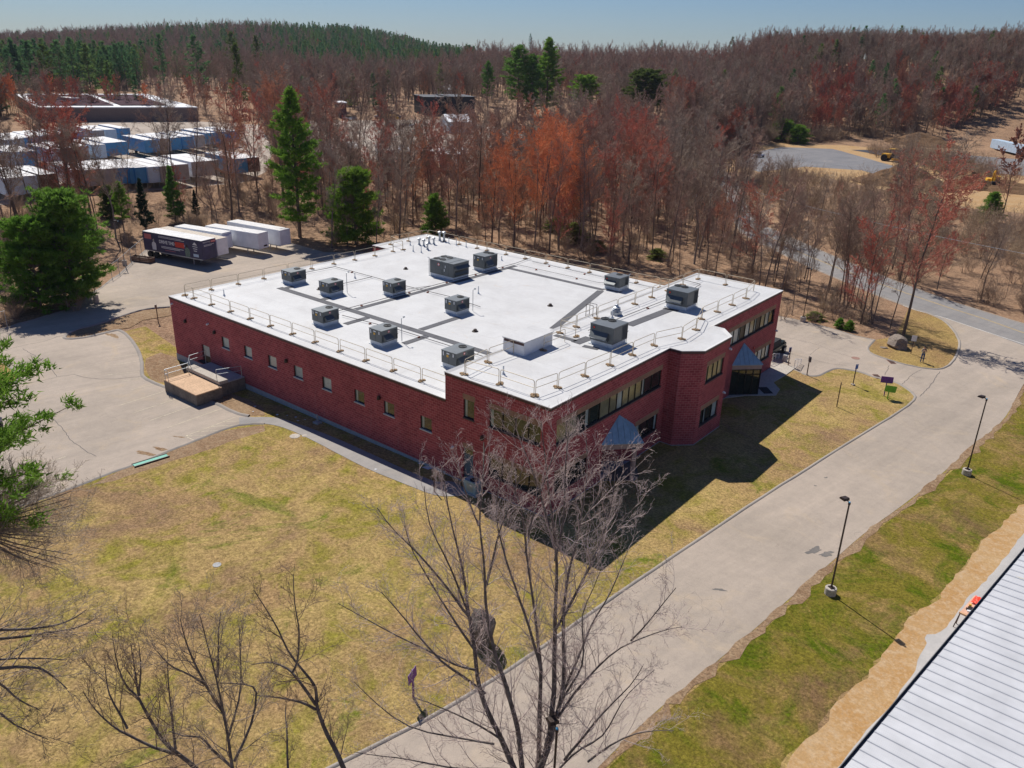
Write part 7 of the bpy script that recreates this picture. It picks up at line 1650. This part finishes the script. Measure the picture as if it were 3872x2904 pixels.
# olive shrubs among the trunks
for i, (b, w, h) in enumerate([((1240, 525), 5, 3.2), ((1200, 500), 4, 2.4), ((1260, 470), 3, 5.5), ((1290, 545), 3, 1.8), ((1420, 560), 3, 1.6), ((1760, 690), 2.2, .9)]):
    q = G(*b); e = plant('evergreen_shrub', PP[4], (q.x, q.y, q.z), h/7, i, 'olive green shrub among the trunks behind the roof, ' + ['largest and brightest', 'left of the largest', 'tall thin one above the largest', 'small right of the largest', 'small one above the right unit', 'low one near the tall roof corner'][i], 'shrub', None, OLIVEB, w/4.6)
for i, b in enumerate([(1805, 731), (1822, 738)]):
    p = G(*b) if False else G(*R2(*((665, 1085), (745, 1105))[i])); plant('evergreen_shrub', PP[4], (p.x, p.y, p.z), .17, i, ['low dark evergreen shrub at the edge of the parking bay', 'second low evergreen shrub at the edge of the parking bay, right of the first'][i], 'shrub', None, NEED, .26)
# ================================================================== FOREGROUND TREES
def onray(px, py, dist):
    d = ray(px, py); h = math.hypot(d.x, d.y); return np.array(CAM+d*(dist/h))
def fg_tree(name, stems, f, dist, label, seed, r0=.13, tip=.012, every=.5, blen=2.2, mat_t=None, mat_c=None, spread=1.2, twig=.006, base=None, kids_=(6, 4), up=.05):
    """stems: picture paths; each is given its own depth so the crown has volume. returns the tree"""
    r = np.random.default_rng(seed); spec_min[0] = twig; T = []; S = [[], []]
    spec = [(6, .13, up, kids_[0], .50, .58, .15), (4, .17, .05, kids_[1], .55, .62, .15), (3, .2, .03, 2, .55, .6, .3), (2, .2, .02, 0, .5, .5, .2)]
    for st in stems:
        path, rad = st[0], st[1]; d0 = st[2] if len(st) > 2 else 0.0; off = r.uniform(-1, 1)*spread if len(st) < 4 else st[3]
        P = []; pts = [(f(*p) if f else p) for p in path]
        for k, p in enumerate(pts):
            t = k/(len(pts)-1); P.append(onray(p[0], p[1], dist+d0+off*t+r.normal()*.08))
        # subdivide and wobble
        Q = [P[0]]
        for a, b in zip(P, P[1:]):
            n = max(2, int(np.linalg.norm(b-a)/.55))
            for i in range(1, n+1): Q.append(a+(b-a)*i/n+(r.normal(size=3)*.025 if i < n else 0))
        Q = [np.array(q) for q in Q]; Q[1:-1] = [(Q[i-1]+2*Q[i]+Q[i+1])/4 for i in range(1, len(Q)-1)]
        N_ = len(Q)-1; rd = [rad+(tip-rad)*(i/N_)**.85 for i in range(N_+1)]
        for i in range(N_): T.append((*Q[i], *Q[i+1], rd[i], rd[i+1]))
        L = sum(np.linalg.norm(Q[i+1]-Q[i]) for i in range(N_)); nb = int(L/every)
        for k in range(nb):
            t = (.12 if rad > .1 else .04)+(.88 if rad > .1 else .96)*(k+r.uniform(0, 1))/nb; t = min(.995, t); x = t*N_; i = min(N_-1, int(x)); q = Q[i]+(Q[i+1]-Q[i])*(x-i); d = (Q[i+1]-Q[i]); d /= np.linalg.norm(d)
            side = np.cross(d, rvec(r)); side /= np.linalg.norm(side); a = r.uniform(.45, .95); nd = d*math.cos(a)+side*math.sin(a)+np.array([0, 0, .12])
            branch(r, S, q, nd, blen*(1-.45*t)*r.uniform(.55, 1.15), min(.022, rd[i]*.45)+.002, 0, spec)
    b = Vector(T[0][:3]); e = empty(name, (b.x, b.y, 0), 0, label, 'tree'); o = np.array([b.x, b.y, 0])
    def loc(a): a = np.array(a); a[:, :3] -= o; a[:, 3:6] -= o; return a
    if T[0][2] > .1: T.append((*T[0][:2], -.1, *T[0][:3], T[0][6]*1.15, T[0][6]))
    V, Q = tubes(loc(T), 8); m = np_mesh('trunk', V, Q); m.polygons.foreach_set('use_smooth', [True]*len(m.polygons)); link_mesh('trunk', m, mat_t or BIGBARK, e)
    V, Q = tubes(loc(S[0]+S[1]), 3); link_mesh('crown', np_mesh('crown', V, Q), mat_c or BIGTWIG, e)
    return e
bc = lambda x, y: (714+x*.8429, 857+y*.8429)
base = (505, 1075)
def up_(p): return [base, (500, 1010)]+p
BIG = [(up_([(470, 952), (440, 880), (395, 790), (375, 720), (370, 640), (355, 560), (345, 480), (325, 380), (300, 280), (285, 175)]), .15), (up_([(490, 950), (480, 850), (455, 750), (420, 660), (400, 560), (395, 450), (380, 330), (395, 130)]), .13),
       (up_([(535, 950), (535, 850), (540, 700), (530, 600), (515, 500), (500, 400), (495, 300), (455, 190)]), .13), (up_([(545, 950), (565, 830), (575, 720), (575, 600), (580, 480), (575, 380), (560, 250), (540, 65)]), .16), (up_([(550, 930), (590, 780), (600, 680), (595, 560), (610, 440), (640, 330), (660, 210), (655, 100)]), .13),
       ([(565, 860), (610, 720), (645, 640), (680, 560), (720, 500), (762, 395)], .07), ([(560, 850), (640, 740), (740, 640), (830, 605), (900, 590)], .06), ([(770, 625), (820, 570), (885, 490)], .035),
       ([(600, 930), (680, 830), (770, 740), (800, 690)], .06), ([(660, 935), (720, 890), (780, 860), (880, 855)], .05), ([(580, 960), (640, 900), (700, 870), (760, 760), (830, 700)], .05),
       ([(440, 880), (380, 840), (290, 800), (215, 770)], .05), ([(372, 700), (320, 690), (250, 650), (130, 590), (20, 530)], .05), ([(395, 760), (330, 710), (280, 680), (215, 600), (130, 500)], .06), ([(360, 570), (300, 490), (240, 420), (170, 350), (120, 285)], .055),
       ([(370, 650), (320, 580), (270, 500), (210, 400), (190, 330)], .05), ([(440, 955), (330, 955), (200, 930), (60, 910)], .05), ([(420, 890), (300, 870), (200, 850), (120, 790), (60, 730)], .045), ([(540, 700), (500, 560), (450, 420), (420, 300), (440, 180)], .06),
       ([(575, 600), (640, 480), (690, 380), (720, 280), (730, 190)], .055), ([(600, 560), (670, 430), (740, 330), (790, 270)], .05), ([(575, 420), (600, 300), (600, 180), (610, 90)], .045), ([(560, 330), (530, 220), (490, 120), (480, 100)], .04), ([(380, 330), (340, 230), (320, 160)], .035), ([(640, 330), (700, 230), (740, 150)], .035),
       ([(400, 480), (430, 350), (470, 250), (500, 160)], .045), ([(355, 560), (310, 440), (250, 330), (240, 230)], .045), ([(500, 400), (520, 300), (560, 180), (590, 110)], .04), ([(590, 780), (650, 690), (640, 560), (690, 450)], .05)]
spec_save = spec_min[0]
bg = fg_tree('maple_tree', BIG, bc, 23.5, 'large leafless multi stemmed tree in the bottom centre foreground with pale twigs', 5, every=.36, blen=2.2, kids_=(6, 4), twig=.005)
c2 = cr(950, 2150, 2.2); c1 = cr(0, 2150, 2.2)
T2 = [([(800, 1900), (770, 1655), (700, 1500), (640, 1400), (570, 1230), (535, 1130), (545, 980), (440, 860), (290, 680), (230, 520), (130, 350), (20, 180)], .11), ([(535, 1130), (400, 930), (340, 850), (250, 800), (120, 775), (0, 800)], .06), ([(535, 1170), (400, 1100), (250, 1070), (0, 1050)], .06), ([(345, 860), (385, 780), (395, 600), (400, 480), (360, 300), (350, 50)], .045), ([(290, 1120), (285, 1250), (300, 1400), (310, 1800)][::-1], .05)]
fg_tree('bare_tree', T2, c2, 22.0, 'slender tree with lichen spotted pale trunk at the bottom, left of the big tree', 6, every=.5, blen=1.9, kids_=(6, 4), mat_c=TWIG_G)
T3 = [([(1800, 1950), (1640, 1655), (1500, 1550), (1340, 1420), (1240, 1230), (1160, 1060), (1070, 1010), (980, 830), (935, 560)], .10), ([(1500, 1550), (1280, 1500), (1100, 1400), (920, 1300), (800, 1190), (690, 1020)], .06), ([(1160, 1060), (1130, 880), (1085, 620)], .045), ([(1460, 1500), (1430, 1200), (1400, 980), (1395, 700)], .05), ([(1150, 1040), (1175, 860), (1155, 640)], .04), ([(1060, 1330), (940, 1120), (890, 960), (870, 800)], .04)]
fg_tree('bare_tree', T3, c1, 22.5, 'dark leafless tree in the bottom left, its thin stems fanning left', 7, every=.36, blen=2.1, kids_=(6, 4), mat_c=TWIG_G)
T4 = [([(2000, 1950), (1930, 1650), (1860, 1200), (1800, 900), (1720, 620), (1660, 380)], .07), ([(1810, 900), (1820, 700), (1835, 360)], .04), ([(1860, 1200), (1700, 950), (1600, 750), (1540, 600), (1500, 420)], .05), ([(1700, 960), (1500, 850), (1400, 800), (1310, 690)], .035), ([(1900, 1400), (2000, 1100), (2010, 800), (1990, 500)], .04), ([(1950, 1600), (2100, 1300), (2150, 1000), (2050, 960), (1800, 950)], .05), ([(1930, 1650), (1750, 1500), (1680, 1380), (1530, 1400), (1400, 1350)], .05)]
fg_tree('bare_tree', T4, c1, 21.0, 'thin dark stemmed tree at the bottom between the dark tree and the lichen one', 8, every=.32, blen=2.0, kids_=(6, 4), mat_c=TWIG_G)
T5 = [([(-700, 900), (-300, 640), (0, 580), (250, 560), (480, 520), (640, 490), (800, 410)], .06), ([(-300, 560), (0, 500), (300, 500), (480, 470), (600, 420), (720, 340)], .05), ([(-400, 900), (0, 820), (270, 820), (380, 850), (560, 1000)], .06), ([(-400, 800), (0, 750), (250, 745), (550, 760)], .04), ([(-500, 1300), (-200, 900), (0, 940), (100, 1060), (250, 1150), (330, 1180)], .05), ([(-500, 1400), (-100, 1100), (100, 1300), (400, 1420)], .05), ([(-900, 1900), (-500, 1300), (-500, 900), (-400, 300)], .14)]
fg_tree('bare_tree', T5, c1, 21.0, 'leafless tree at the left edge, thin branches reaching in over the lawn', 9, every=.34, blen=2.1, kids_=(6, 4), mat_c=TWIG_G, up=-.02)
c3 = cr(0, 1400, 2.212)
T6 = [([(-900, 2300), (-500, 1700), (-250, 1300), (0, 1150), (200, 1080), (420, 1010)], .10)]
r6 = random.Random(4)
for i in range(20):
    a = -.75+1.35*i/19; L = r6.uniform(640, 900)*(1-.25*abs(a)); x0, y0 = -260, 1340
    T6.append(([(x0-200, y0+250), (x0, y0-40*a), (x0+L*.55*math.cos(a), y0-L*.6*math.sin(-a)-30), (x0+L*1.1*math.cos(a*.8), y0+L*1.05*math.sin(a)-60)], .05))
fg_tree('bare_tree', T6, c3, 30.0, 'dense dark brushy leafless tree at the left edge in front of the car park', 10, every=.33, blen=2.2, kids_=(6, 4), mat_c=TWIG_G, mat_t=BARKS, spread=2.2)
# pine at the left edge
p0 = onray(-262, 1010, 31.0); q0 = Vector((p0[0], p0[1], 0)); h = hgt(-245, 838, q0)
plant('pine_tree', PNEAR, (q0.x, q0.y, gz(q0.x)), h/18, 2.0, 'dark green pine at the left edge, its branch tips over the car park', 'tree', ev, NEED, h/18*1.0)

# ================================================================== BACKGROUND BUILDINGS AND MACHINES
B1c = cr(0, 0, 2.212); B2c = cr(950, 50, 2.212); B3c = cr(1900, 50, 2.212); WKc = cr(3250, 480, 2.042)
def W3(f, p, z): q = atz(*f(*p), z); return (q.x, q.y)
def flat_building(name, roofpts, z, z0, wallm, roofm, label, rim=None, extra=None):
    c = Vector((sum(p[0] for p in roofpts)/len(roofpts), sum(p[1] for p in roofpts)/len(roofpts), z0)); e = empty(name, c, 0, label, 'building')
    P = [(p[0]-c.x, p[1]-c.y) for p in roofpts]; h = z-z0
    MB().prism(P, -1, h-.3, top=False).build('wall', wallm, e); rf = MB().prism([(p[0]*1.003, p[1]*1.003) for p in P], h-.299, h).build('roof', roofm, e)
    return e, c, h
PANEL = M('dark_roof_panel', (.085, .05, .06), .95, var=.3, scale=.2, spec=.05)
z = 7.5; e, c, h = flat_building('warehouse', [W3(B1c, p, z) for p in [(130, 785), (1230, 785), (1650, 895), (300, 895)]], z, 3, M('warehouse_wall', (.19, .145, .135), .8), WHITE, 'long low warehouse with a white rimmed roof covered in dark panels')
for pl in ([(215, 793), (730, 793), (950, 882), (335, 882)], [(790, 793), (1130, 793), (1400, 880), (1010, 882)]):
    pp = [W3(B1c, p, z+.1) for p in pl]; MB().prism([(a-c.x, b-c.y) for a, b in pp], h+.01, h+.25).build('roof_panel_field', PANEL, e)
for i, p in enumerate([(500, 817), (590, 845)]):
    w = W3(B1c, p, z); MB().box((w[0]-c.x, w[1]-c.y, h+.6), (9, 3, 1.2)).build('roof_unit', WHITE, e)
w = W3(B1c, (1170, 772), z+2); tk = MB(); tk.lathe((w[0]-c.x, w[1]-c.y, h), [(1.3, 0), (1.3, 1), (.8, 1.4), (0, 1.6)], 14); tk.build('roof_dome', WHITE, e)
def box_building(name, px0, px1, pyb, pyt, f, depth, wallm, roofm, label, rise=0.0, win=0):
    a, b = G(*f(px0, pyb)), G(*f(px1, pyb)); d = (b-a); L = d.length; d.normalize(); nrm = Vector((-d.y, d.x, 0)); 
    if nrm.dot(a-CAM) < 0: nrm = -nrm
    H = max(3.5, hgt(*f((px0+px1)/2, pyt), (a+b)/2)-a.z); e = empty(name, a, math.atan2(d.y, d.x), label, 'building'); s = 1 if Vector((-d.y, d.x, 0)).dot(nrm) > 0 else -1
    MB().bx(0, L, min(0, s*depth), max(0, s*depth), -1, H-.3).build('wall', wallm, e)
    if rise:
        m = MB(); y0, y1 = -.4*s, s*(depth+.4); ym = (y0+y1)/2; m.quad([(-.4, y0, H-.3), (L+.4, y0, H-.3), (L+.4, ym, H+rise), (-.4, ym, H+rise)]); m.quad([(-.4, y1, H-.3), (L+.4, y1, H-.3), (L+.4, ym, H+rise), (-.4, ym, H+rise)][::-1]); m.quad([(0, y0, H-.3), (0, ym, H+rise), (0, y1, H-.3)]); m.quad([(L, y0, H-.3), (L, ym, H+rise), (L, y1, H-.3)]); m.build('roof', roofm, e)
    else: MB().bx(-.3, L+.3, min(-.3*s, s*depth+.3*s), max(-.3*s, s*depth+.3*s), H-.299, H).build('roof', roofm, e)
    for i in range(win): MB().box((L*(i+.7)/(win+.4), -.06*s, H*.45), (L*.10, .1, H*.22)).build('window', GLASS, e)
    return e
DKB = M('dark_cladding', (.022, .026, .034), .6); BLUR = M('blue_roof', (.10, .22, .42), .45); GREYB = M('beige_wall', (.40, .38, .35), .8)
box_building('dark_building', 1450, 1640, 855, 700, B2c, 16, DKB, DKB, 'black boxy building in the centre background', 0, 0).name = 'dark_building'
box_building('dark_building', 1650, 1870, 860, 697, B2c, 16, DKB, DKB, 'black building block right of the other black one, behind the white shed')
box_building('white_shed', 1650, 1835, 1005, 900, B2c, 12, M('shed_white', (.50, .54, .58), .6), WHITE, 'white shed with pale roof in the centre background yard', 1.6, 3)
box_building('blue_roofed_building', 520, 770, 535, 515, B2c, 30, GREYB, BLUR, 'low building with a bright blue roof in the far centre', 3.0)
box_building('grey_building', 815, 910, 672, 640, B2c, 14, GREYB, M('tan_roof', (.33, .31, .27), .8), 'small grey building right of the blue roof', 2.0)
box_building('white_house', 1590, 1690, 690, 668, B2c, 12, WHITE, M('grey_shingles', (.3, .3, .33), .8), 'white house half hidden above the black building', 2.2)
box_building('red_brick_shed', 740, 800, 880, 745, B2c, 8, M('dark_red_wall', (.14, .06, .06), .8), WHITE, 'narrow dark building with a white cap in the centre background')
box_building('hill_house', 2115, 2165, 445, 405, B3c, 9, GREYB, M('house_roof', (.2, .2, .2), .8), 'pale house among trees near the right edge of the hillside', 2.0) if False else None
# far cars
def far_car(f, p, m, rz, label, van=False):
    q = G(*f(*p)); e = empty('parked_car', q, rz, label, 'car'); bevelled('body', m, e, MB().bx(-2.2, 2.2, -.9, .9, .35, .95 if not van else 1.9), .15); bevelled('cabin', GLASS, e, MB().bx(-1.3, 1.1, -.78, .78, .951, 1.5), .2) if not van else bevelled('cab', m, e, MB().bx(2.2, 3.2, -.85, .85, .35, 1.3), .15)
    for x in (-1.4, 1.4):
        for y in (-.85, .85): MB().tube((x, y-.1, .33), (x, y+.1, .33), .33, n=10).build('wheel', TBLACK, e)
CW = M('car_white', (.7, .7, .72), .3); CB = M('car_blue', (.08, .16, .3), .3); CK = M('car_black', (.03, .03, .035), .3); CS = M('car_silver', (.4, .42, .45), .3, .4)
for i, (p, m, l, v) in enumerate([((1160, 850), CK, 'dark car farthest back in the centre yard', 0), ((1080, 880), CS, 'silver car left in the centre yard', 0), ((1160, 895), YELLOW, 'yellow vehicle in the centre yard', 1), ((1215, 880), CB, 'blue car beside the yellow vehicle', 0), ((1165, 945), CW, 'white car nearest in the centre yard', 0), ((860, 890), CB, 'blue car at the left of the centre yard', 0), ((815, 895), CW, 'white car beside the left blue one', 0), ((1095, 835), CW, 'white car at the back of the centre yard', 0), ((1310, 955), CS, 'silver car right in the centre yard', 0)]):
    far_car(B2c, p, m, R(20+25*i), l, v)
far_car(B3c, (2135, 1205), CW, R(70), 'white car by the work site road behind bare twigs'); far_car(B3c, (1590, 1545), CW, R(120), 'white car seen through trunks on the main road')
# long trailers in the work site
a, b = G(*B3c(1560, 1025)), G(*B3c(1925, 1040)); ang, L = by_ends((a.x, a.y), (b.x, b.y)); trailer((a.x, a.y, gz(a.x)), ang, min(L, 34), 2.7, 2.6, 1.0, TPALE, WHITE, 'long pale trailer behind the trees left of the work site', 'work site trailers', None, 1)
a, b = G(*WKc(1030, 185)), G(*WKc(1300, 245)); ang, L = by_ends((a.x, a.y), (b.x, b.y)); trailer((a.x, a.y, gz(a.x)), ang, min(L, 22), 2.7, 2.9, 1.1, TPALE, TPALE, 'blue grey trailer at the right edge of the work site', 'work site trailers', None, 1)
q = G(*WKc(1262, 175)); e = empty('truck_cab', (q.x, q.y+3, q.z), ang, 'white truck cab behind the blue grey trailer at the right edge', 'truck'); bevelled('body', CW, e, MB().bx(-2, 2, -1.2, 1.2, .6, 3.4), .3); MB().bx(1.4, 3.2, -1, 1, .6, 2.0).build('bonnet', CW, e); MB().box((2.02, 0, 2.6), (.05, 1.8, .8)).build('windscreen', GLASS, e)
for x in (-1.3, 2.2):
    for y in (-1.1, 1.1): MB().tube((x, y-.15, .5), (x, y+.15, .5), .5, n=10).build('wheel', TBLACK, e)
# road roller
q = G(*WKc(248, 268)); e = empty('road_roller', q, R(-15), 'yellow road roller with a canopy standing on the grey work site road', 'road roller'); e.scale = (1.25, 1.25, 1.25)
dm = MB(); dm.tube((1.5, -1.0, .75), (1.5, 1.0, .75), .75, n=20); dm.build('drum', GALV, e); MB().bx(.5, 2.5, -1.2, -1.05, .45, 1.0).build('drum_frame', YELLOW, e); MB().bx(.5, 2.5, 1.05, 1.2, .45, 1.0).build('drum_frame', YELLOW, e); MB().bx(2.3, 2.6, -1.2, 1.2, .5, 1.0).build('front_bar', YELLOW, e)
bevelled('engine_body', YELLOW, e, MB().bx(-2.6, -.3, -.85, .85, .8, 1.8), .12); MB().bx(-.4, .6, -.6, .6, .6, 1.2).build('platform', TBLACK, e); MB().bx(-.2, .3, -.3, .3, 1.2, 1.9).build('seat', TBLACK, e)
for y in (-.95, .95): MB().tube((-1.6, y-.25, .8), (-1.6, y+.25, .8), .8, n=18).build('wheel', TBLACK, e)
po = MB(); [po.tube((x, y, 1.2), (x, y, 2.95), .05, n=5) for x in (-.5, .7) for y in (-.65, .65)]; po.build('canopy_posts', TBLACK, e); MB().bx(-.8, 1.0, -.85, .85, 2.95, 3.1).build('canopy', YELLOW, e)
# excavator
q = G(*WKc(1015, 470)); e = empty('excavator', q, R(-70), 'yellow excavator with folded arm standing between the dirt heaps', 'excavator'); 
for y in (-1.2, 1.2): bevelled('track', TBLACK, e, MB().bx(-2.0, 2.0, y-.3, y+.3, 0, .9), .25)
MB().bx(-1.2, 1.2, -.9, .9, .5, 1.1).build('undercarriage', TBLACK, e); bevelled('house', YELLOW, e, MB().bx(-2.4, .4, -1.3, 1.3, 1.1, 2.2), .15); bevelled('cab', GLASS, e, MB().bx(-.2, 1.4, .35, 1.3, 1.15, 2.9), .1); MB().bx(-.3, 1.5, .3, 1.35, 2.9, 3.0).build('cab_roof', YELLOW, e)
am = MB(); am.path([(.6, -.3, 1.4), (1.8, -.3, 4.0), (3.0, -.3, 4.5)], .28, 4); am.build('boom', YELLOW, e); am = MB(); am.tube((3.0, -.3, 4.6), (3.4, -.3, 2.0), .2, n=4); am.build('arm', YELLOW, e); bk = MB(); bk.prism([(3.0, -.8), (3.9, -.8), (3.9, .2), (3.0, .2)], 1.0, 2.0); bk.build('bucket', TBLACK, e)
# dirt heaps
def heap(f, p, rx, ry, h, label, seed, m=None):
    q = G(*f(*p)); bm = bmesh.new(); bmesh.ops.create_grid(bm, x_segments=36, y_segments=36, size=1.0); from mathutils import noise as mn
    for v in bm.verts:
        r_ = math.hypot(v.co.x, v.co.y); k = max(0, 1-r_); z = h*(k**.95)*(1+.35*mn.noise(Vector((v.co.x*2.2, v.co.y*2.2, seed))))+.3*mn.noise(Vector((v.co.x*8, v.co.y*8, seed)))*min(1, k*4)
        v.co = Vector((v.co.x*rx, v.co.y*ry, z-.05 if k > 0 else -.4))
    me = bpy.data.meshes.new('dirt_heap'); bm.to_mesh(me); bm.free(); o = link_mesh('dirt_heap', me, m or SOIL); o.location = q; tag(o, label, 'dirt heap')
heap(WKc, (365, 440), 9.5, 8, 6.0, 'tallest pointed dark dirt heap at the edge of the work site', 1); heap(WKc, (215, 430), 9, 8, 3.4, 'rounded dirt heap left of the tallest one', 2); heap(WKc, (550, 480), 7, 6, 2.6, 'low reddish dirt heap right of the tallest one', 3)
heap(WKc, (845, 465), 7, 6, 3.8, 'dark dirt heap left of the excavator', 4); heap(WKc, (775, 395), 5, 4, 1.8, 'small dirt mound above the heap by the excavator', 5); heap(WKc, (465, 150), 18, 10, 5.0, 'far brown dirt heap beyond the fresh black base', 6); heap(WKc, (1170, 490), 14, 7, 2.4, 'long low spoil bank right of the excavator', 7); heap(WKc, (790, 155), 7, 5, 2.0, 'small brown mound beyond the bare trees of the work site', 8)
# poles and cables
def upole(f, b, t, label):
    q = G(*f(*b)); q.z = GH(q.x, q.y); h = hgt(*f(*t), q); e = empty('utility_pole', q, .4, label, 'utility pole'); MB().tube((0, 0, -1), (0, 0, h-q.z), .2, .14, n=6).build('pole', GALV, e); MB().box((0, 0, h-q.z-.8), (3, .15, .15)).build('crossarm', WPOST, e); return Vector((q.x, q.y, h))
tA = upole(B3c, (585, 460), (585, 375), 'pale utility pole left on the far wooded ridge'); tB = upole(B3c, (1080, 470), (1080, 355), 'utility pole in the middle of the far ridge'); tC = upole(B3c, (1615, 400), (1615, 318), 'pale utility pole right on the far wooded ridge')
def cable(a, b, sag, r, label):
    P = [a+(b-a)*t+Vector((0, 0, -sag*4*t*(1-t))) for t in [i/14 for i in range(15)]]; mb = MB().path(P, r, 3); tag(mb.build('power_cable', GALV), label, 'cable')
cable(tA, tB, 2, .05, 'thin cable between the left and middle far poles'); cable(tB, tC, 2, .05, 'thin cable between the middle and right far poles')
a = atz(*R2(-60, -60), 9.0); b = atz(*R2(2500, 515), 9.5); cable(a, b, .5, .025, 'pale cable strung above the main road at the right')
lp = empty('yard_light', G(*B1c(430, 1440)), 0, 'double headed maroon light pole in the truck yard', 'lamp post'); q = lp.location; hh = hgt(*B1c(408, 1280), q)-q.z
MB().tube((0, 0, 0), (0, 0, hh), .12, n=6).build('pole', M('maroon', (.16, .02, .06), .5), lp)
for s in (-1, 1): MB().box((s*1.1, 0, hh+.1), (1.0, .5, .3)).build('lamp_head', M('maroon2', (.2, .02, .07), .5), lp); MB().tube((0, 0, hh-.5), (s*.9, 0, hh), .06, n=5).build('arm', BRONZE, lp)
# ================================================================== HAZE
hz = MB().box((-500, 700, 50), (3000, 3000, 106)).build('haze', mat_haze('thin_haze', 0.00006)); tag(hz, 'thin blue haze in the air', kind='stuff')

# labels that came out equal are told apart by their order from the left
from collections import defaultdict
_g = defaultdict(list)
for o in bpy.data.objects:
    if o.parent is None and 'label' in o and o.get('kind') is None: _g[o['label']].append(o)
for l_, os_ in _g.items():
    if len(os_) > 1 and os_[0].get('category') == 'tree':
        os_.sort(key=lambda o: PX(o.location)[0])
        for i, o in enumerate(os_): o['label'] = l_+(', left one' if i == 0 else ', right one') if len(os_) == 2 else l_+', '+ORD[i]+' from left'
for o in bpy.data.objects:
    if o.parent is None and 'label' in o and len(o['label'].split()) > 16:
        o['label'] = o['label'].replace(' budding', '').replace(' from left', '')
